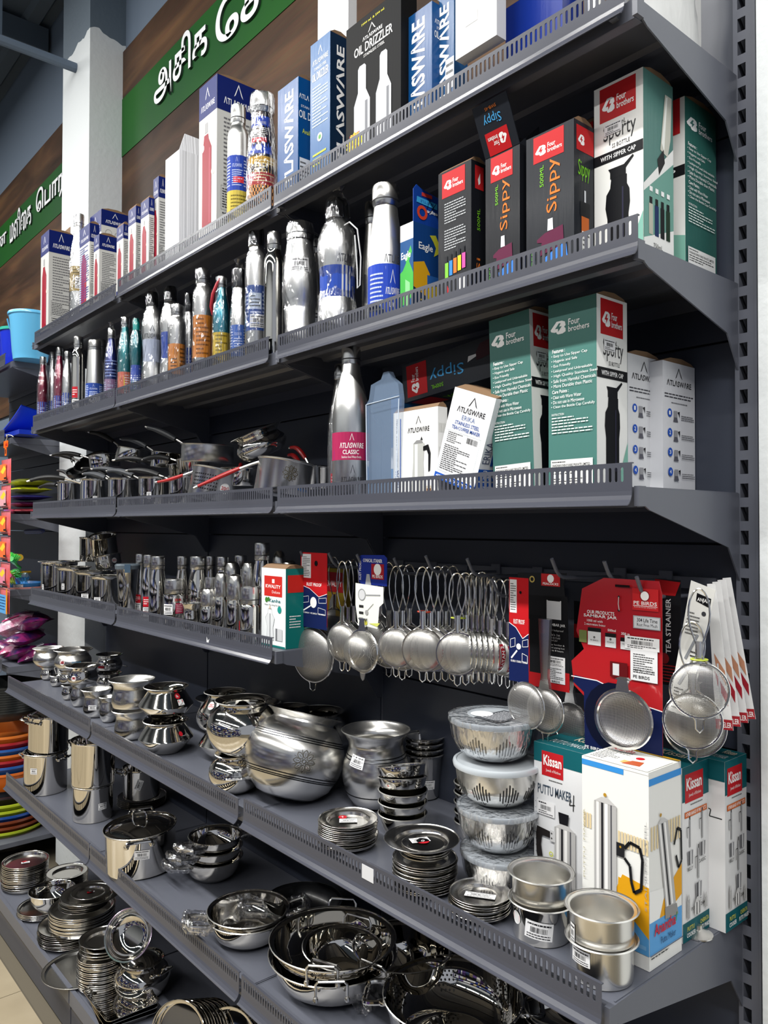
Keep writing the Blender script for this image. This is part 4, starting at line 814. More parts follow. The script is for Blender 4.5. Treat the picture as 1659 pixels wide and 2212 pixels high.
def side_handle(t, r, z, ang, w=.07, out=.035, lift=.0, rad=.0035, m=None, name='handle', hgt=0):
    a = math.radians(ang); ca, sa = math.cos(a), math.sin(a)
    def q(u, v, z_): return (u*ca-v*sa, u*sa+v*ca, z_)
    g = MB(); g.tube([q(r-.002, -w/2, z), q(r+out*.7, -w/2, z+lift*.7), q(r+out*.95, -w/2*.9, z+lift*.95), q(r+out, -w/2*.7, z+lift), q(r+out, w/2*.7, z+lift), q(r+out*.95, w/2*.9, z+lift*.95), q(r+out*.7, w/2, z+lift*.7), q(r-.002, w/2, z)], rad, 8)
    for v in (-w/2, w/2): g.lathe([(0, -.006), (.007, -.004), (.008, 0), (.007, .004), (0, .006)], 10, q(r, v, 0)[:2], z)
    return g.build(name, m or STEEL, t, smooth=True)
def loop_handle(t, x, y, z, w=.05, h=.03, ang=0, rad=.003, name='handle', m=None, lean=0):
    a = math.radians(ang); ca, sa = math.cos(a), math.sin(a)
    P_ = [(-w/2, 0), (-w/2, h*.6), (-w/2*.85, h*.9), (-w/2*.6, h), (w/2*.6, h), (w/2*.85, h*.9), (w/2, h*.6), (w/2, 0)]
    g = MB(); g.tube([(x+u*ca-lean*v*sa, y+u*sa+lean*v*ca, z+v) for u, v in P_], rad, 8); return g.build(name, m or STEEL, t, smooth=True)
def lid(t, r, z, knob='loop', m=STEEL, name='lid', ang=20):
    g = MB(); g.lathe([(r, 0), (r*.99, .003), (r*.9, .005), (r*.86, .003), (r*.8, .006), (r*.5, .016), (0, .021)], 44)
    o = g.build(name, m, t, (0, 0, z), smooth=True)
    if knob == 'loop': loop_handle(o, 0, 0, .018, .05, .032, ang, .0032, name='lid_handle')
    return o
def pan_handle(t, r, z, ang, L, col='k', rise=.02, droop=0, sleeve=.70, rad=.0085):
    a = math.radians(ang); ca, sa = math.cos(a), math.sin(a)
    def q(u, zz): return ((r+u)*ca, (r+u)*sa, zz)
    def zc(f): return z+rise*math.sin(min(1, f*1.15)*PI/2)*1.0 - droop*f*f
    n = 10; s0 = 1-sleeve
    g = MB(); g.tube([q(L*i/n*(s0+.05)-.002, zc(i/n*(s0+.05))) for i in range(n+1)], .0036, 8); g.tube([q(L*(.97+.005*i), zc(.97+.005*i)) for i in range(12)], .0035, 8); g.build('handle_shank', STEEL2, t, smooth=True)
    g = MB(); pts = [q(L*(s0+(.96-s0)*i/n), zc(s0+(.96-s0)*i/n)) for i in range(n+1)]
    g.tube(pts, [rad*(.75+.35*math.sin(PI*min(1, i/n+.15))) for i in range(n+1)], 10)
    g.build('handle', {'k': mat('black_bakelite', '#17181a', .45, spec=.4), 'r': REDP, 'g': mat('grey_bakelite', '#3a3d42', .42, spec=.4)}[col], t, smooth=True)
def saucepan(label, T, ang, L=.15, col='k', rise=.02, droop=0, kind='pot', m=None, rot=None, h=None, r=None, st=None, name='saucepan', group=None, rad=.0085, dz=0):
    t = vessel(kind, name, label, T, m=m or STEEL, cat='saucepan', rot=rot, h=h, r=r, st=st, group=group, dz=dz)
    pan_handle(t, (r or T[4])*.97, (h or T[3])*.86, ang, L, col, rise, droop, rad=rad); return t

# ---- third shelf, left half: saucepans
rowp = [(150,46,1052,-.235),(196,56,1048,-.27),(236,68,1034,-.225),(300,70,1034,-.225),(366,72,1032,-.225)]
PANS = [(0.136,-0.2,1.5854,0.1178,0.0498), (0.5258,-0.245,1.5854,0.1099,0.0514), (0.7653,-0.235,1.5854,0.1028,0.0531), (0.9954,-0.23,1.5854,0.0956,0.0502), (1.1186,-0.19,1.5854,0.0944,0.0479)]
saucepan('leftmost steel saucepan on the third shelf, black handle reaching over the rail', PANS[0], 195, .17, 'k', .02, .02)
saucepan('steel saucepan second from left, black handle pointing down at the rail', PANS[1], 248, .17, 'k', .035, .03, st=[dict(da=0, zf=.35, w=.014, hh=.02)])
saucepan('steel saucepan third from left with grey handle over its left neighbour', PANS[2], 190, .21, 'g', .04, .0)
saucepan('steel saucepan fourth from left in the front row of pans', PANS[3], 192, .21, 'g', .045, .0, st=[dict(da=-20, zf=.4, w=.014, hh=.02)])
saucepan('steel saucepan fifth from left, behind the striped tilted pan', PANS[4], 200, .20, 'k', .04, .0)
for i, (cx, ty, w, Y, lb) in enumerate([(185,996,54,-.14,'steel saucepan stacked at the back left with a black handle'), (250,1000,66,-.13,'steel saucepan at the back with its handle across the front row'), (320,1004,66,-.14,'steel saucepan in the back row under the pile of handles'), (345,978,70,-.12,'steel saucepan lifted above the back row beside the top pan')]):
    T = (PANS[min(i, 3)][0]-.02, Y-.0, PANS[i if i < 4 else 3][2]+.052 if i != 3 else PANS[2][2]+.09, .052, PANS[i][4]*.95)
    saucepan(lb, T, 188+8*i, .21, 'kkgk'[i], .055, .0, rot=(math.radians(-6+4*i), math.radians(5-3*i), 0), dz=.004)
for i, (T, a_, c_, lb) in enumerate([((0.5514,-0.12,1.7602,0.0477,0.063), 196, 'k', 'steel saucepan high in the back heap, left of the top pan'), ((0.3481,-0.14,1.75,0.0464,0.0587), 204, 'k', 'steel saucepan in the left part of the back heap'), ((0.9078,-0.15,1.7188,0.0428,0.0543), 192, 'g', 'steel saucepan wedged under the top pan'), ((1.145,-0.17,1.685,0.0367,0.0479), 188, 'k', 'steel saucepan wedged behind the striped pan')]):
    saucepan(lb, T, a_, .22, c_, .05, .0, h=.05, rot=(math.radians([-8, 5, -4, 6][i]), math.radians([6, -5, 4, -6][i]), 0))
Tq = (1.2082,-0.16,1.7184,0.0528,0.0797)
saucepan('shallow steel saucepan topmost on the pile with a long rising grey handle', Tq, 198, .19, 'g', .045, -.02, m=STEEL2, rot=(0, math.radians(3), 0))
Ts = (1.3941,-0.2471,1.5975,0.0873,0.0668)
t = saucepan('tilted steel saucepan with polished square stripes and a red 20G mark', Ts, 215, .11, 'r', -.03, .02, m=STEEL2, rot=(math.radians(-11), math.radians(4), 0), rad=.0048)
for k in range(5): stick(t, 'pot', Ts[4], Ts[3], da=-24, zf=.30+.11*k, w=.075, hh=.0035, cmds=[('r', j/11+.01, 0, j/11+.05, 1, '#0e0f11') for j in range(11)], name='stripe_mark')
stick(t, 'pot', Ts[4], Ts[3], da=28, zf=.42, w=.03, hh=.018, cmds=[('disc', .5, .5, .48, '#d8d8d8'), ('t', '20G', .12, .25, .88, .8, '#b52a35', 0, 1)], name='gauge_mark')
Tf = (1.7427,-0.2454,1.603,0.082,0.0683)
t = saucepan('satin steel saucepan with etched sunflower and a red handle hanging over the rail', Tf, 236, .135, 'r', -.035, .05, m=STEEL2, rot=(math.radians(-9), math.radians(3), 0), rad=.005)
flower(t, 'pot', Tf[4], Tf[3], da=12, zf=.60, s=.042, col='#453f30')
stick(t, 'pot', Tf[4], Tf[3], da=48, zf=.22, w=.035, hh=.01, cmds=[('t', 'kitchen', 0, 0, 1, 1, '#2c6ab8', 0, 1)], name='printed_mark')
Tt = (1.4896,-0.13,1.7222,0.0382,0.0741)
vessel('handi', 'tadka_pot', 'dark wide-rimmed steel pot tilted on top of the pans below the back panel', Tt, rot=(math.radians(22), math.radians(-10), 0), h=.07)
Tt = (1.4223,-0.17,1.6381,0.0541,0.0581)
saucepan('small steel saucepan between the striped and sunflower pans with short red handle', Tt, 150, .10, 'r', .03, 0, h=.05, rad=.006)
Tt = (1.7036,-0.13,1.6197,0.0705,0.0491)
saucepan('dark steel saucepan beside the big bottle with red handle raised to its left', Tt, 168, .11, 'r', .05, 0, h=.06, rad=.006)
Tt = (1.718,-0.1,1.6225,0.0779,0.0352)
saucepan('steel saucepan at the back by the big bottle with a red handle pointing up', Tt, 182, .10, 'r', .07, 0, h=.055, r=.05, rad=.006)
# a fan of loose-looking black handles belongs to nested fry pans at the back left
for i, (cx, by, ty, w, a, lb) in enumerate([(205,1010,985,90,205,'black fry pan standing tilted at the back left of the third shelf'), (150,1030,1005,60,170,'small fry pan with a steel-tipped black handle at the far left')]):
    T = (0.1543,-0.11,1.7697,0.0565,0.0793) if i == 0 else (-0.003,-0.12,1.7352,0.0527,0.0544)
    t = thing('fry_pan', lb, 'pan', (T[0], T[1], T[2]), 0, rot=(math.radians(35 if i == 0 else 20), math.radians(18), 0))
    link('body', open_mesh('kadai', .075 if i == 0 else .05, .03, m=BLACKP), t); pan_handle(t, .07 if i == 0 else .048, .026, a, .13, 'k', .03, 0)

# ---------------------------------------------------------------- fourth shelf
F4 = -.265
def S4(kind, label, T, **k): return bottle(kind, 'steel_bottle', label, T, steel=STEEL, cap=None, **k)
V4 = (0.1227,-0.2358,1.2456,0.1434,0.0782); vessel('tope', 'steel_container', 'leftmost flat-rimmed steel pot on the fourth shelf', V4, st=[dict(da=-60, zf=.3, w=.012, hh=.022)])
V4 = (0.3248,-0.2503,1.2456,0.13,0.0648); vessel('tope', 'steel_container', 'flat-rimmed steel pot with narrow white sticker, second on the fourth shelf', V4, st=[dict(da=-38, zf=.45, w=.012, hh=.022)])
V4 = (0.4469,-0.225,1.2456,0.1189,0.0636); vessel('tope', 'steel_container', 'third flat-rimmed steel pot with a wide price sticker', V4, st=[dict(da=-25, zf=.25, w=.026, hh=.018)])
V4 = (0.6743,-0.2602,1.2456,0.1144,0.0537); vessel('tope', 'steel_container', 'fourth flat-rimmed steel pot, price sticker on its front, next to the clip canister', V4, st=[dict(da=-35, zf=.3, w=.024, hh=.018)])
lo = (0.2968,-0.14,1.2456,0.1074,0.0592)
lo = vessel('tope', 'steel_container', 'back-row steel pot hidden under the tall stack', lo)
Tz = (0.2292,-0.14,1.3885,0.1298,0.0532); vessel('pot', 'steel_container', 'tall steel pot raised on the stack before the white column', Tz, h=.095)
Tz = (0.3161,-0.125,1.4001,0.0861,0.0508); vessel('pot', 'steel_container', 'tilted steel pot leaning on the stack by the column', Tz, rot=(math.radians(12), math.radians(12), 0), h=.085, dz=.01)
Tz = (0.4454,-0.16,1.3708,0.0655,0.0537); t = vessel('tope', 'steel_container', 'short tilted steel pot with red 20G mark on top of the back stack', Tz, rot=(math.radians(6), math.radians(-8), 0), h=.05, st=[dict(da=-18, zf=.5, w=.032, hh=.016)]); stick(t, 'tope', Tz[4], .05, da=28, zf=.5, w=.02, hh=.014, cmds=[('disc', .5, .5, .48, '#d8d8d8'), ('t', '20G', .12, .25, .88, .8, '#b52a35', 0, 1)])
Tc = (0.8842,-0.27,1.2456,0.1577,0.0367); t = vessel('glass', 'clip_canister', 'steel canister with grey clip-lock lid on the fourth shelf', Tc, cat='canister')
g = MB(); g.lathe([(Tc[4]+.001, Tc[3]-.012), (Tc[4]+.003, Tc[3]), (Tc[4]*.95, Tc[3]+.005), (0, Tc[3]+.006)], 36); g.build('lid', mat('smoke_lid', '#5a646c', .15, coat=.6), t, smooth=True)
a0 = face_ang(Tc[0], Tc[1]); g = MB(); g.box(-.009, -.003, -.022, .009, .003, .004); o = g.build('clip', mat('blue_grey_clip', '#3f566b', .4), t, ((Tc[4]+.004)*math.cos(a0), (Tc[4]+.004)*math.sin(a0), Tc[3])); o.rotation_euler = (0, 0, a0+PI/2)
redst = [('r', 0, 0, 1, 1, '#b8202c'), ('fine', .1, .2, .9, .8, 3, WT)]
S4('flask', 'tall shoulder bottle behind two alike, red band low on its left', (0.8716,-0.22,1.2456,0.1919,0.0216), extra=[(.18, .32, 1, -30, redst), (.05, .18, 1, -30, sticker())])
S4('flask', 'tall shoulder bottle with red label, middle one of three by the canister', (1.0045,-0.25,1.2456,0.1935,0.0234), extra=[(.18, .34, 1.1, -15, redst), (.03, .17, 1.1, -15, sticker())])
S4('flask', 'plain tall shoulder bottle, nearest of the three by the canister', (1.1458,-0.285,1.2456,0.1943,0.0262))
S4('round', 'short steel bottle with 300 ML mark and white sticker', (1.2464,-0.2816,1.2456,0.1328,0.0305), extra=[(.26, .48, .95, -34, sticker()), (.28, .50, .8, 30, [('r', 0, 0, 1, 1, '#9a2340'), ('fine', .1, .1, .9, .9, 5, '#e9b9c4')]), (.52, .62, 1.0, 22, [('disc', .5, .5, .48, '#d9d9d9'), ('t', '300 ML', .14, .2, .86, .8, '#b52a35', 0, 1)])])
S4('flask', 'tall shoulder bottle behind the 300 ML bottle', (1.134,-0.2,1.2456,0.1919,0.023))
S4('flask', 'taller round-shoulder bottle in the middle of the fourth shelf', (1.2718,-0.22,1.2456,0.1966,0.031))
S4('flask', 'capped bottle peeking right of the round-shoulder bottle', (1.2146,-0.15,1.2456,0.1932,0.0175))
S4('flask', 'capped steel bottle in the second row left of the dome caps', (1.3241,-0.17,1.2456,0.1957,0.0234))
S4('flask', 'capped steel bottle at the back, above the dome-capped pair', (1.3392,-0.12,1.2456,0.199,0.0237))
S4('dome', 'dome-capped feeding bottle in the back row', (1.3886,-0.175,1.2456,0.1849,0.0229))
S4('dome', 'dome-capped feeding bottle left of the tallest bottle', (1.4787,-0.175,1.2456,0.1881,0.0216))
S4('flask', 'tallest steel bottle of the fourth shelf behind the boxed bottle', (1.5366,-0.17,1.2456,0.2392,0.0273))
S4('dome', 'dark capped bottle behind the red feeding bottle box', (1.5578,-0.13,1.2456,0.2181,0.0196))
S4('dome', 'dome-capped bottle peeking over the right end of the feeding bottle box', (1.5939,-0.12,1.2456,0.1931,0.0243))
S4('round', 'short capped steel bottle half hidden behind the dome-capped ones', (1.347,-0.22,1.2456,0.1406,0.0177))
T5 = (1.3644,-0.2848,1.2456,0.0736,0.027); vessel('urli', 'steel_pot', 'tiny wide-rimmed steel pot sitting among the steel bottles', T5)
S4('round', 'wide-capped short bottle behind the tiny pot', (1.2608,-0.23,1.2456,0.0981,0.022))
S4('dome', 'dome-capped feeding bottle at the front edge with a round body', (1.457,-0.285,1.2456,0.1208,0.0203))
S4('dome', 'dome-capped feeding bottle, left of the middle front pair', (1.4833,-0.26,1.2456,0.1626,0.0203))
S4('dome', 'dome-capped feeding bottle, right of the middle front pair', (1.5798,-0.275,1.2456,0.1617,0.0218))
S4('round', 'wide-capped feeding bottle with a red strip beside the boxed bottle', (1.669,-0.285,1.2456,0.136,0.0255), extra=[(.1, .4, .2, -75, [('r', 0, 0, 1, 1, '#b8202c')])])
BK1 = (1.8104,-0.275,1.2456,0.1047,0.0178,0.1845,0)
def kw_front():
    return [('r', .12, .64, .86, .90, '#c22a24'), ('t', 'KWALITY', .18, .745, .80, .79, WT, 0, 1), ('r', .45, .81, .55, .86, WT), ('t', 'Deluxe', .45, .68, .78, .715, '#f3d9d9'), ('t', 'Kanha', .32, .565, .80, .61, '#156a72', 0, 1), ('disc', .22, .59, .06, '#3f7a34'), ('disc', .31, .60, .05, '#3f7a34'), ('t', 'Baby Feeding Bottle', .15, .515, .8, .54, '#333'), ('disc', .76, .48, .08, '#1f8f86'),
            ('p', [(.24, .08), (.52, .08), (.50, .25), (.56, .36), (.46, .42), (.28, .42), (.18, .36), (.26, .25)], '#d9dcde'), ('l', [(.24, .08), (.26, .25), (.18, .36), (.28, .42), (.30, .48), (.44, .48), (.46, .42), (.56, .36), (.50, .25), (.52, .08)], .0005, '#444a50'), ('p', [(.32, .48), (.42, .48), (.37, .53)], '#cdb9a6'), ('r', .37, .08, .39, .42, '#55585c'), ('r', .58, .09, .88, .24, '#c6c8ca'), ('r', .62, .09, .68, .24, '#6a6c70'), ('r', .0, 0, 1, .025, '#147a76')]
t = carton('feeding_bottle_carton', 'white baby feeding bottle carton with red block at the end of the fourth shelf', BK1, kw_front(), [('r', .1, .7, 1, .92, '#c22a24'), ('fine', .2, .25, .8, .42, 5, WT)], body='#e9edee', sm='#12706c', tm='#147a76', d=.052)
BK2 = (1.7449,-0.2,1.2456,0.0323,0.0122,0.1612,0)
carton('feeding_bottle_carton', 'second feeding bottle carton hidden behind the white and teal one', BK2, [('r', .1, .64, 1, .88, '#c22a24'), ('t', 'OZEL', .3, .3, .7, .5, '#156a72', 90)], [], body='#dfe3e4', sm='#12706c', d=.05)

# ---------------------------------------------------------------- hooks, cards and strainers
hb = MB(); hb.box(1.86, -.012, 1.425, 2.70, -.0005, 1.445); tag(hb.build('hook_rail', GREY), 'dark steel rail on the back panel that carries the hooks', 'rail')
HOOKS = [(649,1191,-.23,'first hook from the left, holding the red round-strainer card'), (710,1195,-.23,'second hook from the left with loop-handled strainers'), (771,1198,-.24,'third hook from the left through the blue strainer card'), (851,1206,-.22,'fourth hook from the left holding ringed strainers'), (919.5,1201,-.22,'fifth hook from the left, bundle with a red band'), (1009,1207,-.22,'sixth hook from the left, upturned tip clear of the handles'), (1062,1251,-.2,'lower curved hook just left of the narrow red-blue card'), (1192,1207,-.215,'long hook above the black card'), (1305,1212,-.20,'long hook passing over the big red card'), (1375,1246,-.20,'rightmost long hook with the peeler packs')]
HK = [(1.8037,-0.23,1.4707), (1.9154,-0.23,1.4694), (2.0297,-0.24,1.4698), (2.1263,-0.22,1.4646), (2.2204,-0.22,1.4722), (2.3314,-0.22,1.4704), (2.3737,-0.2,1.4342), (2.5203,-0.215,1.4765), (2.6113,-0.2,1.4754), (2.6689,-0.2,1.4533)]
for (a, b_, c_, lb), (x, y, z) in zip(HOOKS, HK):
    t = thing('display_hook', 'dark steel display '+lb, 'hook', (x, 0, z-.03))
    g = MB(); g.tube([(0, -.0125, -.008), (0, y*.5, -.006), (0, y+.030, -.002), (0, y+.022, .001), (0, y+.012, .010), (0, y, .030)], .0032, 8); g.build('prong', GREY, t, smooth=True)
    g = MB(); g.box(-.012, -.0165, -.022, .012, -.0125, .008); g.build('hook_plate', GREY, t)
def mesh_fn(key, p, cov):
    m = bpy.data.materials.new(key); m.use_nodes = True; nt = m.node_tree; b = nt.nodes['Principled BSDF']; out = nt.nodes['Material Output']
    b.inputs['Base Color'].default_value = (.50, .49, .47, 1); b.inputs['Metallic'].default_value = .85; b.inputs['Roughness'].default_value = .38
    tc = nt.nodes.new('ShaderNodeTexCoord'); sp = nt.nodes.new('ShaderNodeSeparateXYZ'); nt.links.new(tc.outputs['Object'], sp.inputs[0])
    res = []
    for ax in ('X', 'Z'):
        a = nt.nodes.new('ShaderNodeMath'); a.operation = 'MULTIPLY'; a.inputs[1].default_value = 1/p; nt.links.new(sp.outputs[ax], a.inputs[0])
        f = nt.nodes.new('ShaderNodeMath'); f.operation = 'FRACT'; nt.links.new(a.outputs[0], f.inputs[0])
        l = nt.nodes.new('ShaderNodeMath'); l.operation = 'LESS_THAN'; l.inputs[1].default_value = cov; nt.links.new(f.outputs[0], l.inputs[0]); res.append(l)
    mx = nt.nodes.new('ShaderNodeMath'); mx.operation = 'MAXIMUM'; nt.links.new(res[0].outputs[0], mx.inputs[0]); nt.links.new(res[1].outputs[0], mx.inputs[1])
    nt.links.new(mx.outputs[0], b.inputs['Alpha']); return m
NET = mesh_fn('woven_wire_mesh', .0017, .31)
def bow(r, depth, sgn, seg=36):
    g = MB(); g.lathe([(r*math.sin(i/8*PI/2), depth*math.cos(i/8*PI/2)) for i in range(9)][::-1], seg); g.v = [(x, sgn*z, y) for x, y, z in g.v]; return g
def ring(r, t, seg=44, y=0): 
    g = MB(); g.tube([(r*math.cos(2*PI*i/seg), y, r*math.sin(2*PI*i/seg)) for i in range(seg)], t, 7, closed=True); return g
def strainer(label, T, ztop, sgn=-1, depth=.45, handle='loop', group=None, ear=True, rimw=.0018, lw=.016, net=None, name='tea_strainer', yaw=None, lean=0):
    X, Y, Z, r, rot = T
    rot = min(rot, 48) if yaw is None else yaw
    t = thing(name, label, 'strainer', (X, Y, Z), 0, group, rot=(math.radians(lean), 0, math.radians(rot)))
    ring(r, rimw).build('rim', WIRE, t, smooth=True)
    bow(r*.97, r*depth, sgn).build('mesh_bowl', net or NET, t, smooth=True)
    H = ztop-Z
    if handle == 'loop':
        g = MB(); n = 9
        neck = r+max(.012, (H-r)*.25)
        L = [(-lw*.28, 0, neck)] + [(-lw*(.28+.72*math.sin(i/4*PI/2)), 0, neck+(H-neck)*.55*i/4) for i in range(1, 5)] + [(-lw*math.cos(i/6*PI/2), 0, neck+(H-neck)*.55+((H-neck)*.45)*math.sin(i/6*PI/2)) for i in range(1, 7)]
        R_ = [(-x, y, z) for x, y, z in L[::-1][1:]]
        path = [(-r*.45, 0, r*.9), (-lw*.3, 0, r+.006)]+L+R_+[(lw*.3, 0, r+.006), (r*.45, 0, r*.9)]
        g.tube(path, .0015, 6); g.build('handle', WIRE, t, smooth=True)
        g = MB(); g.tube([(0, 0, r*.98), (0, 0, neck+.004)], .0042, 8); g.build('ferrule', WIRE, t, smooth=True)
    elif handle == 'flat':
        g = MB(); g.prism([(-.011, r), (-.007, r+.02), (-.012, H), (.012, H), (.007, r+.02), (.011, r)], 'y', -.0035, .0035); g.build('handle', STEEL2, t)
    if ear:
        g = MB(); e = r*.26; g.tube([(-e*.9, 0, -r*.97), (-e*.55, 0, -r-.004), (-e*.5, 0, -r-.016), (0, 0, -r-.021), (e*.5, 0, -r-.016), (e*.55, 0, -r-.004), (e*.9, 0, -r*.97)], .0013, 6); g.build('rest_loop', WIRE, t, smooth=True)
    return t
def red_band(t, r, txt='RATAN', da=-40):
    g = []
    def cyl(x, y, o):
        a = math.radians(da)+(x-.02)/r; return ((r+.0006+o)*math.cos(a), -.001-y*.9, (r+.0006+o)*math.sin(a))
    art('paper_band', [('r', 0, 0, 1, 1, '#9c1f2c'), ('t', txt, .08, .15, .92, .85, WT, 0, 1)], cyl, .05, .011, t)
def card(name, label, Qt, outline, cmds, col, yaw=0, th=.0008, cat='card', group=None, lean=0, back=None):
    X, Y, Z, w, h = Qt
    t = thing(name, label, cat, (X, Y, Z), 0, group, rot=(0, math.radians(lean), math.radians(yaw)))
    pts = [(-w/2+a*w, -h+b*h) for a, b in (outline or [(0, 0), (1, 0), (1, 1), (0, 1)])]
    g = MB(); g.prism(pts, 'y', 0, th); g.build('card_board', ink(col) if back is None else back, t)
    art('card_print', cmds, lambda x, y, o: (-w/2+x, -o, -h+y), w, h, t)
    return t
CG = mat('card_gloss_red', '#a8181e', .25, coat=.7)
# hook 1: red/blue card and big round strainer
Qc = (1.8508,-0.225,1.4687,0.1049,0.1736)
def rb_card():
    return [('r', 0, .46, 1, 1, '#b81c22'), ('p', [(0, .0), (1, .0), (1, .47), (.7, .42), (.35, .52), (0, .56)], '#14204f'), ('l', [(0, .56), (.35, .52), (.7, .42), (1, .47)], .0012, WT), ('r', .04, .66, .40, .98, '#dcdcde'), ('fine', .08, .68, .36, .95, 12, '#222'), ('t', 'RUST PROOF', .24, .555, .80, .60, WT, 0, 1),
            ('disc', .5, .34, .12, WT), ('l', [(.42, .30), (.12, .22)], .003, WT), ('l', [(.08, .40), (.32, .42), (.32, .34), (.08, .32), (.08, .40)], .0008, WT), ('l', [(.70, .40), (.98, .42), (.98, .35), (.70, .34), (.70, .40)], .0008, WT), ('l', [(.68, .28), (.95, .26), (.95, .19), (.68, .2), (.68, .28)], .0008, WT), ('t', 'PE BIRDS  PE BIRDS  PE BIRDS', .1, .185, .95, .205, WT, 0, 1), ('disc', .6, .86, .06, '#0c0d12')]
card('strainer_card', 'red and navy rust proof card hanging leftmost above the largest round strainer', Qc, [(.0, .02), (.1, 0), (.9, 0), (1, .04), (1, .95), (.92, 1), (.1, 1), (.04, .96), (.04, .6)], rb_card(), '#b81c22')
Sc = (1.8347,-0.215,1.2312,0.0635,12)
strainer('largest round fine mesh strainer hanging leftmost under the red card', Sc, Sc[2]+Sc[3]+.01, handle='none', depth=.35, rimw=.0022)
# hook 2
zt = (1.9489,-0.21,1.4524)[2]
for i, (sc, lb) in enumerate([((1.9462,-0.215,1.2719,0.0421,12), 'loop-handled mesh strainer on the second hook, front one'), ((1.9229,-0.18,1.2638,0.042,10), 'loop-handled strainer just behind the front one on the second hook'), ((1.8924,-0.14,1.2608,0.0421,8), 'loop-handled strainer deep on the second hook')]):
    strainer(lb, sc, zt, group='strainers on the second hook')
for i, (sc, lb) in enumerate([((1.7498,-0.09,1.2876,0.0349,20), 'small dark strainer near the panel behind the second hook')]): strainer(lb, sc, zt)
Qk = (1.7073,-0.06,1.4208,0.0857,0.1216)
card('feeding_bottle_pack', 'yellow and red bottle pack glimpsed behind the second hook strainers', Qk, None, [('r', .0, .5, 1, .92, '#b5252c'), ('t', 'KWALITY', .1, .62, .9, .74, WT, 0, 1), ('p', [(.25, 0), (.6, 0), (.6, .3), (.45, .45), (.3, .3)], '#8f8f92')], '#a98c2c', th=.02)
# hook 3: conical strainer with blue card
Qc = (2.0722,-0.232,1.4709,0.0925,0.0636)
card('strainer_card', 'blue conical stainer card on the third hook', Qc, [(0, .1), (.1, 0), (1, 0), (1, .9), (.9, 1), (.1, .97), (0, .9)], [('t', 'CONICAL STAINER', .16, .74, .84, .86, WT, 0, 1), ('r', .46, .20, .90, .70, '#a3222c'), ('disc', .68, .52, .13, WT), ('t', 'PE BIRDS', .5, .24, .86, .34, WT, 0, 1), ('t', 'RUST PROOF', .03, .15, .10, .8, WT, 90), ('p', [(.25, 0), (.30, .35), (.40, .35), (.46, 0)], '#a8aab0')], '#1d2f86')
Qc = (2.0635,-0.234,1.4088,0.0916,0.0908)
card('strainer_card', 'pale picture card under the blue one showing strainers', Qc, [(.1, .04), (.8, 0), (.86, .5), (1, .6), (1, .96), (0, 1), (.0, .5)], [('ring', .24, .74, .14, .02, '#8a8d92'), ('disc', .24, .74, .115, '#c9cbce'), ('l', [(.36, .74), (.90, .77)], .003, '#9a9c9f'), ('r', .14, .44, .3, .5, '#2a2a2c'), ('r', .14, .29, .3, .35, '#2a2a2c'), ('r', .14, .15, .3, .21, '#2a2a2c'), ('l', [(.4, .35), (.66, .56)], .0012, '#777'), ('disc', .42, .34, .06, '#9a9a9a'), ('p', [(.5, .1), (.9, .14), (.8, .05)], '#c9cf6a'), ('disc', .40, .10, .05, '#d8d24a')], '#e3e6de')
Sc = (2.0459,-0.236,1.2677,0.0438,4)
t = strainer('conical steel strainer with broad polished rim under the blue card', Sc, Sc[2]+Sc[3]+.025, handle='flat', rimw=.0035, ear=False, depth=.9)
g = MB(); g.prism([(-.009, -Sc[3]*1.02), (.009, -Sc[3]*1.02), (.005, -Sc[3]-.014), (0, -Sc[3]-.019), (-.005, -Sc[3]-.014)], 'y', -.001, .001); g.build('rest_tab', STEEL2, t)
for i, (sc, lb) in enumerate([((1.9756,-0.15,1.2794,0.0468,0), 'strainer edge showing right of the conical strainer'), ((1.9421,-0.1,1.2777,0.0451,0), 'dark strainer at the back between the third and fourth hooks')]): strainer(lb, sc, zt)
# hook 4
zt = (2.1236,-0.21,1.4491)[2]
s4 = [((2.1277,-0.215,1.2822,0.0388,18), 'ringed mesh strainer with red paper band, front of the fourth hook'), ((2.1131,-0.185,1.2746,0.0434,10), 'strainer second in line on the fourth hook'), ((2.0961,-0.15,1.2749,0.0443,0), 'strainer third in line on the fourth hook'), ((1.995,-0.12,1.256,0.0437,4), 'strainer deep behind the fourth hook bundle')]
for i, (sc, lb) in enumerate(s4):
    t = strainer(lb, sc, zt, yaw=24+3*i, group='strainers on the fourth hook')
    if i == 0: red_band(t, sc[3])
# hook 5
zt = (2.2132,-0.21,1.4508)[2]
for i in range(5):
    base = (2.2068,-0.215,1.287,0.0419,18)
    T = (base[0]-.0+.004*i, base[1]+.017*i, base[2]-.001*i, base[3], 30)
    t = strainer(['front strainer of the red-banded bundle on the fifth hook', 'second strainer in the fifth hook bundle', 'third strainer in the fifth hook bundle', 'fourth strainer in the fifth hook bundle', 'rearmost strainer in the fifth hook bundle'][i], T, zt, yaw=30+i, group='strainers of the bundle on the fifth hook')
    red_band(t, base[3], da=-35+4*i)
    if i == 0: g = MB(); g.tube([(.011*math.cos(a*PI/6)*1.2, .011*math.sin(a*PI/6)+.012, base[3]+.032) for a in range(12)], .0018, 6, closed=True); g.build('rubber_band', mat('red_band', '#b53a22', .5), t, smooth=True)
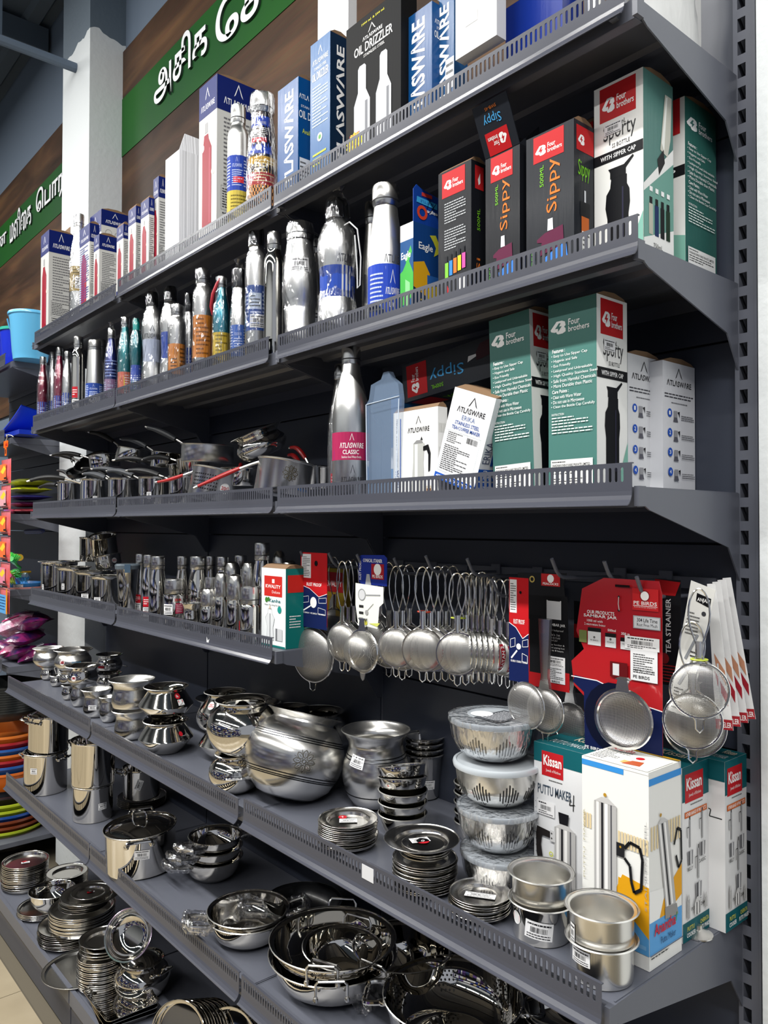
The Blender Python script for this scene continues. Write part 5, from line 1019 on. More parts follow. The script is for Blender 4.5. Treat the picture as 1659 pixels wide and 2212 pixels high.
# hook 6
zt = (2.271,-0.2,1.4421)[2]
for i in range(4):
    base = (2.292,-0.205,1.2893,0.0403,2)
    T = (base[0]+.003*i, base[1]+.02*i, base[2], base[3], 30)
    t = strainer(['front strainer with a yellow band on the sixth hook', 'second strainer on the sixth hook', 'third strainer on the sixth hook with red paper band', 'rearmost strainer on the sixth hook'][i], T, zt, yaw=34, group='strainers on the sixth hook')
    if i == 2: red_band(t, base[3], 'RATAN')
    if i == 0: g = MB(); g.tube([(.01*math.cos(a*PI/6)*1.4, .01*math.sin(a*PI/6)+.012, base[3]+.026) for a in range(12)], .0014, 6, closed=True); g.build('rubber_band', mat('yellow_band', '#b7c63a', .5), t, smooth=True)
for i in range(6):
    base = (2.3061,-0.16,1.2935,0.039,0)
    T = (base[0]-.012+.010*i, base[1]-.02+.004*i, base[2], base[3]*.96, 0)
    strainer('edge-on strainer right of the sixth hook, '+['first', 'second', 'third', 'fourth', 'fifth', 'last'][i]+' of six from the left', T, zt-.005, yaw=-34, group='edge-on strainers near the sixth hook')
zt = (2.3353,-0.17,1.4318)[2]
for i in range(4):
    base = (2.348,-0.17,1.2927,0.0354,0)
    T = (base[0]+.012*i, base[1]+.008*i, base[2]-.003*i, base[3], 0)
    t = strainer(['strainer with a large lettered red band left of the narrow card', 'strainer just behind the one with the large lettered band', 'third strainer left of the narrow card', 'rearmost strainer left of the narrow card'][i], T, zt, yaw=-4+2*i, group='strainers left of the narrow card')
    red_band(t, base[3], 'RATAN 2', da=-12)
# right group
Sc = (2.4954,-0.13,1.1847,0.0373,0); strainer('round mesh strainer in shade behind the black card', Sc, Sc[2]+.08, handle='flat', net=NET)
Qc = (2.4648,-0.172,1.4509,0.1186,0.2022)
def peacocks():
    return [('r', .55, .16, .97, .80, '#1a1b1e'), ('r', .20, .0, .60, .58, '#a81c20'), ('r', .28, .12, .50, .62, '#17181b'), ('r', .55, .0, 1, .16, '#a81c20'), ('r', .50, .88, .84, .985, '#b3282c'), ('disc', .67, .945, .06, WT), ('t', 'PEACOCKS', .53, .89, .81, .91, WT, 0, 1), ('ring', .33, .93, .05, .02, '#b8a25a'),
            ('r', .60, .60, .86, .76, '#d6d7d8'), ('r', .62, .755, .84, .785, '#17181a'), ('t', 'SAMBAR JAR', .62, .535, .93, .565, WT, 0, 1), ('t', '•100% leakproof', .60, .495, .9, .515, WT), ('t', "•India's 1st", .60, .46, .84, .478, WT), ('t', 'Hot & Cold', .64, .435, .84, .452, WT), ('t', 'food Jar', .64, .41, .8, .428, WT), ('t', '•Keep Sambar &', .60, .375, .92, .392, WT), ('t', 'Meal piping hot', .64, .35, .92, .367, WT), ('t', 'up to 8 hours', .64, .325, .9, .342, WT),
            ('r', .56, .06, .93, .285, '#dcdde0')]+sticker(.36, .08, .57, .20)+[('fine', .6, .09, .9, .19, 7, '#333'), ('t', 'PE BIRDS', .62, .065, .84, .082, '#222222', 0, 1)]
card('strainer_card', 'black and red card with sambar jar picture and white price label', Qc, [(0, .35), (.18, .0), (1, .02), (.97, .6), (.9, .9), (.95, 1), (.05, .98)], peacocks(), '#1d1e21')
Sc = (2.4946,-0.2,1.2177,0.0377,0); t = strainer('mesh strainer with a flat steel handle in front of the black card', Sc, Sc[2]+.155, handle='flat', depth=.35, ear=True)
Sc = (2.4732,-0.225,1.2262,0.0385,0); strainer('round mesh strainer hanging under the narrow red and navy card', Sc, Sc[2]+Sc[3], handle='none', depth=.35)
Qc = (2.4556,-0.222,1.4419,0.043,0.1788)
card('strainer_card', 'narrow red and navy rust proof card right of the red-banded strainers', Qc, [(.1, .04), (1, 0), (.93, .5), (.8, .62), (.75, .97), (.6, 1), (0, .99), (.08, .5)], rb_card(), '#b81c22')
Qc = (2.5054,-0.1,1.3968,0.0486,0.1636); card('strainer_card', 'black glossy card edge behind the big red card', Qc, None, [('r', .0, .6, .7, .75, '#a81c20')], '#141519')
Qc = (2.6749,-0.12,1.446,0.0439,0.1677)
card('strainer_card', 'black tea strainer card with vertical white lettering behind the big red card', Qc, None, [('t', 'TEA STRAINER', .42, .30, .62, .82, '#d9d9da', 90, 1), ('p', [(0, .85), (.8, .85), (1, .98), (0, 1)], '#a81c20'), ('disc', .35, .25, .2, '#7d2024'), ('fine', .3, .02, .9, .2, 6, '#9a2a2c')], '#1a1b1e')
Qc = (2.62,-0.185,1.4475,0.1654,0.2827)
def pe_big():
    c = [('p', [(.0, .0), (1, 0), (1, .305), (.80, .32), (.55, .37), (.30, .41), (.04, .42), (.02, .38), (.15, .33), (.16, .0)], '#131d47'), ('l', [(.0, .412), (.30, .41), (.55, .37), (.80, .32), (1, .305)], .0015, WT),
         ('t', 'OUR PRODUCTS', .19, .79, .50, .81, WT, 0, 1), ('t', 'SAMBAR JAR', .15, .765, .53, .787, WT, 0, 1), ('t', '1000 ml with', .19, .743, .37, .757, WT), ('t', '2 microwave boxes', .16, .722, .40, .737, WT)]
    for x, w, y1 in ((.20, .15, .70), (.40, .12, .68), (.57, .11, .665)):
        c += [('r', x, .61, x+w, y1, '#d9dadc'), ('r', x, y1-.012, x+w, y1+.01, '#1a1b1d'), ('t', 'PE BIRDS', x+w*.2, .635, x+w*.8, .643, '#333'), ('disc', x+w*.5, .656, .012, '#666')]
    c += [('r', .10, .62, .19, .69, '#707a48'), ('t', '500ml', .43, .70, .52, .714, WT, 0, 1), ('t', '350 m', .58, .69, .67, .704, WT, 0, 1)]
    c += [('r', .70, .835, .97, .955, '#c0282c'), ('disc', .83, .915, .055, WT), ('ring', .83, .915, .055, .012, '#8a1c20'), ('t', 'PE BIRDS', .715, .865, .955, .885, WT, 0, 1), ('r', .71, .858, .96, .861, WT), ('t', 'from the house of peacocks', .72, .848, .95, .855, WT)]
    c += [('r', .71, .735, .99, .805, '#9fa3a8'), ('r', .72, .74, .98, .80, '#cdd0d4'), ('t', '304 Life Time', .75, .772, .96, .793, '#1a1b20', 0, 1), ('t', 'Rust Free Mesh', .75, .748, .96, .766, '#1a1b20')]
    c += [('r', .68, .45, .96, .68, '#d9dadc')]+sticker(.36, .07, .62, .62)+[('fine', .71, .49, .93, .60, 9, '#333'), ('t', 'PE BIRDS', .71, .463, .88, .48, '#222222', 0, 1), ('t', 'MRP Rs. : 219.00', .71, .50, .93, .514, '#222222')]
    c += [('r', .46, .45, .65, .535, '#5a1216'), ('r', .49, .46, .56, .525, '#c8c8ca'), ('disc', .5, .22, .335, '#0b1026'), ('r', .5, .015, .99, .03, '#131d47')]
    c += [('t', 'PE BIRDS', .17, .012, .37, .03, WT, 0, 1), ('t', 'PE BIRDS', .42, .012, .64, .03, WT, 0, 1), ('t', 'PE BIRDS', .70, .012, .93, .03, WT, 0, 1), ('r', .52, .955, .68, .968, '#1a0c0e'), ('disc', .56, .90, .012, '#1a0c0e'), ('disc', .56, .825, .012, '#1a0c0e'), ('l', [(.56, .9), (.555, .86), (.565, .825)], .0012, '#c9c9c9')]
    return c
t = card('strainer_card', 'big red and navy strainer card with sambar jars and framed strainer', Qc, [(.17, 0), (1, 0), (1, .93), (.97, 1), (.38, 1), (.13, .93), (.06, .68), (.15, .58), (.0, .50), (.03, .36), (.17, .30)], pe_big(), '#b01a20', back=CG)
Sc = (2.6551,-0.21,1.236,0.0376,12); t = strainer('polished tea strainer with thick steel rim held in the big red card', (Sc[0], -.216, Sc[2], .0435, 0), Sc[2]+.060, handle='flat', rimw=.0036, ear=False, depth=.38, sgn=1, yaw=10)
# peeler packs
for i in range(4):
    Qc = (2.7757,-0.155,1.446,0.0314,0.2117)
    T = (Qc[0]-.012-.002*i, Qc[1]+.020*i, Qc[2]+.002*i, Qc[3]*.9, Qc[4])
    card('peeler_pack', 'white peeler pack with a red foot, '+['nearest of the four fanned at the right', 'second of the four fanned at the right', 'third of the four fanned at the right', 'rearmost of the four fanned at the right'][i], T, [(.1, 0), (1, 0), (.75, 1), (.3, 1)], [('r', .1, .0, 1, .07, '#a32a32'), ('t', 'PEELER', .3, .015, .95, .05, WT, 0, 1), ('p', [(.35, .52), (.85, .40), (.85, .30), (.4, .42)], '#b98468'), ('p', [(.3, .40), (.9, .24), (.85, .16), (.4, .30)], '#9c2532'), ('r', .45, .1, .55, .45, '#c8cbce')], '#dfdfdf', lean=-5-1.0*i, group='peeler packs fanned at the right')
Qc = (2.7567,-0.19,1.4492,0.0426,0.1988)
card('peeler_pack', 'white instruction side of a peeler pack leaning left behind the rightmost strainer', (Qc[0]+.012, Qc[1], Qc[2], Qc[3]*1.0, Qc[4]), [(-.05, 0), (.75, .0), (1, .97), (.1, 1)], [('p', [(.38, .86), (.9, .83), (.9, .90), (.38, .92)], '#111114'), ('t', 'ANJALI', .42, .855, .86, .89, WT, 0, 1), ('disc', .72, .78, .08, '#3a3b40'), ('fine', .15, .6, .6, .78, 7, '#666'), ('l', [(.3, .42), (.62, .62)], .004, '#888b90'), ('l', [(.2, .22), (.55, .40)], .004, '#9a9da2'), ('fine', .06, .03, .4, .2, 7, '#444'), ('fine', .45, .44, .8, .5, 2, '#333')], '#dcdcd8', lean=9)
zt = (2.779,-0.225,1.4429)[2]
Sc = (2.7584,-0.2,1.2505,0.036,2); strainer('double-rimmed mesh strainer hanging low behind the rightmost one', (Sc[0], -.20, Sc[2], .0395, 0), zt-.05, yaw=28, depth=.3, rimw=.002, lw=.017)
Sc = (2.7807,-0.222,1.3009,0.0351,54); t = strainer('rightmost round mesh strainer with a long wire loop handle and yellow tie', (Sc[0], -.222, Sc[2], .0385, 0), zt, yaw=30, depth=.3, rimw=.002, lw=.014)
g = MB(); g.tube([(.009*math.cos(a*PI/6)*1.2, .009*math.sin(a*PI/6), .043) for a in range(12)], .0014, 6, closed=True); g.build('rubber_band', mat('yellow_band', '#b7c63a', .5), t, smooth=True)
Sc = (2.7239,-0.13,1.2237,0.0355,28); strainer('big strainer rim with yellow edge showing behind the low one', (Sc[0], -.13, Sc[2], .045, 0), Sc[2]+.07, yaw=28, ear=False, handle='flat')

# ---------------------------------------------------------------- fifth shelf: handis, pots, plates, cartons
bar = lambda **k: dict(dict(w=.034, hh=.018), **k)
def gauge(t, kind, r, h, da, zf, txt='20G', s=.02): stick(t, kind, r, h, da=da, zf=zf, w=s, hh=s*.8, cmds=[('disc', .5, .5, .48, '#d8d8d8'), ('t', txt, .12, .25, .88, .8, '#b52a35', 0, 1)], name='gauge_mark')
g1 = (0.0178,-0.2418,0.9043,0.0527,0.0311); vessel('handi', 'handi_pot', 'small steel pot at the very left, carrying a wider pot', g1, h=.052)
vessel('handi', 'handi_pot', 'wide-rimmed satin pot topmost at the left end of the fifth shelf', on(g1, h=.062, r=.053)[:2]+(g1[2]+.0545, .074, .060), m=STEEL2)
g2 = (0.1741,-0.2591,0.9043,0.0654,0.025); vessel('handi', 'handi_pot', 'tiny steel pot with sticker standing alone at the left end', g2, h=.042, st=[dict(da=20, zf=.5, w=.014, hh=.01)])
g3 = (0.4429,-0.3031,0.9043,0.0549,0.0247); vessel('handi', 'handi_pot', 'small belly pot at the bottom of the second stack from the left', g3, h=.052)
T = (g3[0], g3[1], g3[2]+.054, .050, .033); vessel('handi', 'handi_pot', 'middle belly pot in the second stack from the left', T)
T = (g3[0]+.01, g3[1]+.012, g3[2]+.106, .074, .066); t = vessel('handi', 'handi_pot', 'wide belly pot with 20G mark topmost of the second stack', T, m=STEEL2); gauge(t, 'handi', .066, .074, -35, .5); stick(t, 'handi', .066, .074, da=10, zf=.5, w=.03, hh=.008, cmds=[('t', 'kitchen', 0, 0, 1, 1, '#2c6a8a', 0, 1)], name='printed_mark')
g4 = (0.5729,-0.312,0.9043,0.0809,0.0284); vessel('handi', 'handi_pot', 'belly pot under the wide-mouthed 20G pot', g4, h=.078, m=STEEL2)
T = (g4[0]+.008, g4[1]+.010, g4[2]+.0805, .060, .058); t = vessel('urli', 'handi_pot', 'wide-mouthed polished pot third stack from the left', T); gauge(t, 'urli', .058, .060, -35, .4)
g5 = (0.749,-0.3159,0.9043,0.1159,0.0457); vessel('urli', 'handi_pot', 'low straight-sided pot with price sticker near the rail', g5, h=.088, r=.048, m=STEEL2, st=[dict(da=-18, zf=.4, w=.026, hh=.016)])
g6 = (0.8519,-0.3155,0.9043,0.0872,0.0237); vessel('handi', 'handi_pot', 'narrow upright belly pot between the low pot and the flower pot', g6, h=.08, r=.029, m=STEEL2)
g7 = (1.0798,-0.334,0.9043,0.0862,0.0521)
t = vessel('urli', 'handi_pot', 'straight satin pot with etched flower, lower of its pair', g7, h=.082, r=.056, m=STEEL2); flower(t, 'urli', .056, .082, da=5, zf=.42, s=.028)
T = (g7[0], g7[1], g7[2]+.084, .088, .066); t = vessel('urli', 'handi_pot', 'wide open satin pot with rolled rim on top of the flower pot', T, m=STEEL2); flower(t, 'urli', .066, .088, da=-25, zf=.38, s=.022)
g9 = (1.2779,-0.3181,0.9043,0.0806,0.0693)
t = vessel('creased', 'handi_pot', 'shiny pot with a sharp waist crease, lower of the front creased pair', g9, h=.086, r=.075); stick(t, 'creased', .075, .086, da=38, zf=.68, w=.012, hh=.012, cmds=[('disc', .5, .5, .48, '#b8202c')], name='red_dot'); stick(t, 'creased', .075, .086, da=45, zf=.5, w=.014, hh=.02)
T = (g9[0], g9[1], g9[2]+.0875, .092, .074); t = vessel('creased', 'handi_pot', 'shiny creased pot with red mark, upper of the front creased pair', T)
stick(t, 'creased', .074, .092, da=32, zf=.80, w=.016, hh=.014, cmds=[('disc', .5, .5, .48, '#b8202c'), ('t', '00', .25, .25, .75, .75, WT, 0, 1)], name='red_dot'); stick(t, 'creased', .074, .092, da=36, zf=.62, w=.018, hh=.014, cmds=[('r', 0, 0, 1, 1, '#dcdcdc'), ('r', .1, .5, .9, .9, '#b8202c'), ('l', [(.2, .2), (.4, .1), (.8, .45)], .001, '#222')])
g10 = (g9[0]+.16, g9[1]+.095, .9048)
vessel('creased', 'handi_pot', 'lower creased pot in the row behind the front creased pair', g10+(.086, .070))
T = (g10[0], g10[1], g10[2]+.0875, .090, .068); t = vessel('creased', 'handi_pot', 'upper creased pot in the row behind the front creased pair', T); gauge(t, 'creased', .068, .090, -40, .7)
# back row
for i, (cx, w, kd, lb, hh_) in enumerate([(300, 70, 'urli', 'low steel pot with red mark in the back row left', .055), (345, 112, 'urli', 'wide open steel pot with red mark at the back under the shelf', .075), (470, 90, 'handi', 'belly pot with 20G mark at the back behind the creased pots', .10), (540, 120, 'handi', 'dark wide steel pot rim at the back behind the round pot', .11)]):
    T = [(0.2103,0.0585,0.9043,0.0639,0.0638), (0.2579,0.1276,0.9043,0.0817,0.103), (1.1689,-0.1,0.9043,0.1944,0.0666), (1.3496,-0.075,0.9043,0.2083,0.0797)][i]
    t = vessel(kd, 'handi_pot', lb, T[:3]+(hh_, min(T[4], .075))); gauge(t, kd, min(T[4], .075), hh_, -30, .5)
Tb = (0.3508,-0.12,0.9043,0.1695,0.0604); t = vessel('handi', 'handi_pot', 'upright pot with blue-red label and white sticker at the back left', Tb[:3]+(.07, .05), m=STEEL, dz=.062, st=[dict(da=10, zf=.45, w=.03, hh=.018)]); vessel('handi', 'handi_pot', 'pot under the labelled pot at the back left', Tb[:3]+(.06, .048))
stick(t, 'handi', .05, .07, da=-40, zf=.5, w=.028, hh=.024, cmds=[('r', 0, 0, 1, 1, '#3a4aa8'), ('r', 0, 0, 1, .4, '#b5343c')], name='brand_label')
Tb = (1.5458,-0.085,0.9043,0.2444,0.0685); vessel('matka', 'handi_pot', 'dark matka in the shade at the back with a white sticker', Tb[:3]+(.135, .068), st=[dict(da=15, zf=.68)])
g12 = (1.686,-0.3328,0.9043,0.0735,0.0538)
t = vessel('matka', 'matka_pot', 'small round matka carrying the polished one', g12[:3]+(.088, .063), st=[dict(da=-3, zf=.62, w=.036, hh=.022)])
T = (g12[0]+.012, g12[1]+.014, g12[2]+.0895, .124, .087)
t = vessel('matka', 'matka_pot', 'large polished round matka stacked on a smaller one, middle of the fifth shelf', T, st=[dict(da=-28, zf=.74, w=.038, hh=.024, roll=-.25)])
stick(t, 'matka', .087, .124, da=44, zf=.62, w=.026, hh=.017, cmds=[('r', 0, 0, 1, 1, '#b8202c'), ('t', 'Kissan', .1, .25, .9, .8, WT, 0, 1)], name='brand_label')
T13 = (g12[0]-.09, g12[1]+.07, .9048, .08, .052); vessel('matka', 'matka_pot', 'lower matka behind the small round one on the left', T13)
T = (T13[0], T13[1], T13[2]+.0815, .10, .066); t = vessel('matka', 'matka_pot', 'upper matka peeking left of the large polished matka', T, st=[dict(da=-30, zf=.6)])
# the big tilted pot
gb = (1.8451,-0.2767,0.9043,0.1405,0.1137)
t = vessel('matka', 'matka_pot', 'biggest round matka with satin bands and etched flower, tilted at the rail', (gb[0]-.025, gb[1]-.004, gb[2], .186, .115), m=STEEL2, rot=(math.radians(-19), math.radians(-3), 0), dz=.010)
flower(t, 'matka', .115, .186, da=9, zf=.47, s=.056, col='#5c5952')
pr = [(a*.115, b*.186) for a, b in VP['matka']]
for z in (.74, .715, .69, .30, .27, .25):
    rr = prof_r(pr, z*.186); g = MB(); g.lathe([(prof_r(pr, z*.186-.0011)+.0004, z*.186-.0011), (rr+.0007, z*.186), (prof_r(pr, z*.186+.0011)+.0004, z*.186+.0011)], 60); g.build('groove_band', mat('dark_band', '#3a3b3e', .25, metal=.9), t, smooth=True)
g15 = (1.684,-0.09,0.9043,0.1311,0.083); t = vessel('matka', 'matka_pot', 'dark-mouthed matka behind the biggest one', g15[:3]+(.15, .085))
g16 = (1.9726,-0.1383,0.9043,0.1823,0.078)
t = vessel('handi', 'handi_pot', 'tall flared pot with satin middle band and white sticker right of the biggest matka', g16[:3]+(.168, .078), m=STEEL2, st=[dict(da=-38, zf=.66, w=.036, hh=.024, roll=-.12)])
pr = [(a*.078, b*.168) for a, b in VP['handi']]
for z in (.70, .66, .20):
    g = MB(); g.lathe([(prof_r(pr, z*.168-.0011)+.0004, z*.168-.0011), (prof_r(pr, z*.168)+.0008, z*.168), (prof_r(pr, z*.168+.0011)+.0004, z*.168+.0011)], 60); g.build('groove_band', mat('dark_band', '#3a3b3e', .25, metal=.9), t, smooth=True)
# tumblers
gt = (2.0267,-0.0291,0.9043,0.1224,0.0412)
for i in range(4):
    t = vessel('glass', 'steel_tumbler', 'topmost steel tumbler with tilted price sticker in the nested stack' if i == 3 else 'steel tumbler in the nested stack by the lidded bowls, '+['lowest', 'second from bottom', 'third from bottom'][min(i, 2)], (gt[0]-.02, gt[1]+.01, gt[2]+.002+.013*i, .10, .046), cat='tumbler', group='nested steel tumblers', st=[dict(da=-35, zf=.78, w=.02, hh=.03)] if i == 3 else ([dict(da=5, zf=.35, w=.04, hh=.02)] if i == 0 else None))
# katori bowls
gk = (2.146,-0.187,0.9043,0.0091,0.0528)
for i in range(5):
    tl = (0, 0, 0) if i < 3 else (math.radians(-6), math.radians(-9-5*(i-3)), 0)
    vessel('katori', 'steel_bowl', ['lowest steel bowl of the front bowl stack', 'second steel bowl of the front stack', 'middle steel bowl of the front stack', 'tilted fourth steel bowl of the front stack', 'topmost tilted steel bowl with fluted reflections'][i], (gk[0]-.012-.002*i, gk[1]-.015+.002*i, gk[2]+.0225*i, .042, .050), cat='bowl', group='steel bowls stacked by the rail', rot=tl)
gq = (gk[0]+.105, gk[1]+.075)
for i in range(5):
    vessel('katori', 'steel_bowl', 'steel bowl in the stack behind, beside the lidded bowls' if i < 4 else 'topmost bowl of the rear stack beside the lidded bowls', gq+(.9046+.019*i, .038, .042), cat='bowl', group='steel bowls stacked behind')
# plate stacks
def plates(n, X, Y, z, r, pitch, label, top, group, h=.010, kind='plate', st=None, jit=.002, m=None, name='steel_plate', cat='plate'):
    me = open_mesh(kind, r, h, t=.0009, m=m or STEELP, name='plate'); rn = random.Random(int(r*1e5)); last = None
    for i in range(n):
        o = link(name, me, None, (X+rn.uniform(-jit, jit), Y+rn.uniform(-jit, jit), z+.0006+pitch*i), (0, 0, rn.random()*6))
        tag(o, top if i == n-1 else label, cat, group); last = o
    if st:
        for da, dist, w, hh, cmds in st:
            a = face_ang(X, Y)+math.radians(da)-last.rotation_euler.z
            ca, sa = math.cos(a), math.sin(a)
            art('price_sticker', cmds, lambda x, y, o: (dist*ca-(x-w/2)*sa*1+ (y-hh/2)*-ca, dist*sa+(x-w/2)*ca-(y-hh/2)*sa, .0022+o), w, hh, last)
    return last
RED_L = [('disc', .5, .5, .48, '#b8202c'), ('t', '7', .35, .2, .65, .8, WT, 0, 1)]
gp = (2.1088,-0.3227,0.9043,0.0226,0.064)
plates(13, gp[0], gp[1], gp[2], .058, .0036, 'steel plate in the stack by the rail below the flared pot', 'topmost steel plate with red 7 mark in the stack by the rail', 'steel plates stacked below the flared pot', st=[(0, -.004, .035, .020, sticker()), (25, -.026, .018, .012, RED_L)])
gp2 = (2.3367,-0.331,0.9043,0.0446,0.0554)
plates(13, gp2[0], gp2[1], gp2[2], .056, .0036, 'steel plate in the stack in front of the bowl stack', 'rim plate at the top of the lower stack before the bowls', 'steel plates stacked before the bowls')
plates(5, gp2[0], gp2[1], gp2[2]+.052, .043, .004, 'small steel saucer lifted on the plate stack before the bowls', 'small saucer under the wide top plate', 'steel saucers on the plate stack')
plates(1, gp2[0]-.004, gp2[1]-.004, gp2[2]+.074, .066, .0036, 'x', 'wide steel plate with red oval and price tags, topmost before the bowls', 'wide plate', st=[(20, -.01, .034, .02, sticker()), (-20, -.006, .024, .014, [('disc', .5, .5, .48, '#b8202c'), ('t', '0', .38, .2, .62, .8, WT, 0, 1)])])
gp3 = (2.4617,-0.3278,0.9043,0.0159,0.049)
plates(8, gp3[0], gp3[1], gp3[2], .050, .0036, 'steel lid plate in the low stack by the front pots', 'domed steel plate with price strip, topmost of the low stack', 'steel plates stacked by the front pots', st=[(-10, -.002, .05, .016, sticker())])
# lidded colander bowls
HOLE = mat('slot_black', '#08090b', .5)
gl = (2.4342,-0.2517,0.9043,0.0718,0.0664)
LB = [(.0, .0, .0, .072), (-.004, -.004, .073, .071), (-.008, .0, .145, .076), (-.014, .002, .217, .078)]
names_ = ['lowest clear-lidded slotted steel bowl behind the front pots', 'second lidded slotted bowl from the bottom', 'third lidded slotted bowl from the bottom', 'topmost lidded slotted bowl wrapped in clear film']
gl = (gl[0]-.006, gl[1]+.020, gl[2])
for i, (dx, dy, dz, r) in enumerate(LB):
    t = vessel('deep', 'colander_bowl', names_[i], (gl[0]+dx*1.6, gl[1]+dy, gl[2]+.0745*i+.0, .066, r), cat='bowl', group='lidded slotted bowls in a stack', m=STEEL2)
    pr = [(a*r, b*.066) for a, b in VP['deep']]; a0 = face_ang(gl[0], gl[1])
    for blk in (-1.15, -.42, .3, 1.0):
        g = MB()
        for j in range(7):
            a = a0+blk+(j-3)*.075; ln = .0075+.0045*(3-abs(j-3)); zc = .026
            q = []
            for k in range(5):
                z = zc-ln+2*ln*k/4; rr = prof_r(pr, z)+.0005; w = .0011/rr
                q.append((rr*math.cos(a-w), rr*math.sin(a-w), z)); q.append((rr*math.cos(a+w), rr*math.sin(a+w), z))
            n = len(g.v); g.v += q
            for k in range(4): g.f.append((n+2*k, n+2*k+1, n+2*k+3, n+2*k+2)); g.m.append(0)
        o = g.build('drain_slots', HOLE, t); o['kind'] = 'stuff'
    g = MB(); g.lathe([(r+.0012, .061), (r+.0022, .0665), (r+.001, .0695), (r*.95, .0705), (r*.93, .0692), (0, .0698)], 48); g.build('plastic_lid', mat('frosted_lid', '#b9c0c6', .22, coat=.5), t, smooth=True)
    if i == 3:
        art('paper_insert', [('r', .38, .1, .95, .9, '#4a4d52'), ('fine', .44, .2, .9, .84, 9, '#c9cbd0'), ('disc', .3, .4, .2, '#dfe1e4')], lambda x, y, o: (x-.05, y-.05, .0702+o), .1, .1, t)
    if i in (0, 1, 3):
        g = MB(); g.lathe([(rr*1.02+.001, z) for rr, z in pr[2:]]+[(r*1.03, .071), (r*.6, .0725)], 48)
        for k, v in enumerate(g.v):
            a = math.atan2(v[1], v[0]); s = 1+.010*abs(math.sin(a*9+v[2]*120)); g.v[k] = (v[0]*s, v[1]*s, v[2])
        g.build('cling_film', CLING, t, smooth=True)
# topes at the front right corner
g1 = (2.5731,-0.3103,0.9043,0.0246,0.0559)
T = (g1[0]-.006, g1[1]+.008, g1[2], .056, .0505)
t = vessel('tope', 'tope_pot', 'lower flat-rimmed pot with large price sticker left of the front pair', T, st=[dict(da=-6, zf=.45, w=.042, hh=.026, roll=-.1)])
gauge(t, 'tope', .0505, .056, -58, .6, '1')
T = (T[0]-.004, T[1]+.004, T[2]+.0385, .056, .051); vessel('tope', 'tope_pot', 'upper flat-rimmed satin pot nested left of the front pair', T, m=STEEL2)
g2 = (2.6896,-0.3253,0.9043,0.029,0.0554)
T = (g2[0], g2[1], g2[2], .054, .0495)
vessel('tope', 'tope_pot', 'lower flat-rimmed pot at the front right corner of the fifth shelf', T, m=STEEL2, st=[dict(da=-42, zf=.68, w=.032, hh=.02)])
T = (T[0]-.002, T[1]+.003, T[2]+.0385, .056, .0505); vessel('tope', 'tope_pot', 'upper flat-rimmed pot at the front right corner, its wide mouth open', T, m=STEEL2, st=[dict(da=-62, zf=.4, w=.012, hh=.026)])
# puttu maker cartons
TEAL = '#145a62'
def steelcyl(x0, x1, y0, y1, foot=True):
    w = x1-x0; c = [('r', x0, y0, x1, y1, '#b4b3b2'), ('r', x0+w*.10, y0, x0+w*.22, y1, '#e9e8e6'), ('r', x0+w*.32, y0, x0+w*.42, y1, '#26262a'), ('r', x0+w*.48, y0, x0+w*.62, y1, '#efeeec'), ('r', x0+w*.74, y0, x0+w*.80, y1, '#55555a'), ('p', [(x0, y1), (x1, y1), (x0+w*.66, y1+.03), (x0+w*.34, y1+.03)], '#c4c3c2')]
    if foot: c += [('p', [(x0-w*.12, y0-.045), (x1+w*.12, y0-.045), (x1+w*.06, y0), (x0-w*.06, y0)], '#8e8d8c')]
    return c
def kissan_logo(x0, y0, x1, y1):
    w, h = x1-x0, y1-y0; return [('r', x0, y0, x1, y1, '#bb2027'), ('t', 'Kissan', x0+.08*w, y0+.42*h, x1-.08*w, y0+.85*h, WT, 0, 2), ('t', 'Jewels of Kitchen', x0+.2*w, y0+.15*h, x1-.12*w, y0+.30*h, WT)]
def kissan_front():
    c = [('r', 0, .88, 1, 1, TEAL)]+kissan_logo(.16, .80, .58, .955)+[('fine', .3, .77, .56, .785, 1, '#555'), ('t', 'PUTTU MAKER', .08, .68, .74, .74, '#3f4c5c', 0, 1), ('l', [(.72, .70), (.70, .66), (.80, .67)], .0016, '#222'), ('l', [(.78, .73), (.77, .63)], .0016, '#222')]
    c += [('r', .04+.04*(i % 2), .30+.02*i, .05+.04*(i % 2), .305+.02*i, '#4a5a6a') for i in range(18)]
    c += sticker(.34, .09, .08, .55)+steelcyl(.42, .82, .10, .50)+[('p', [(.52, .53), (.68, .53), (.70, .60), (.50, .60)], '#15151a'), ('r', .34, .40, .44, .47, '#c9c9c9'), ('disc', .37, .45, .015, '#444'), ('disc', .37, .42, .015, '#444'), ('p', [(.08, .47), (.34, .46), (.34, .42), (.18, .42), (.16, .36), (.22, .22), (.14, .2), (.07, .3), (.06, .42)], '#231f1f'), ('ring', .36, .32, .04, .014, '#c9cf2a'), ('r', .35, .12, .37, .29, '#c9cf2a')]
    return c
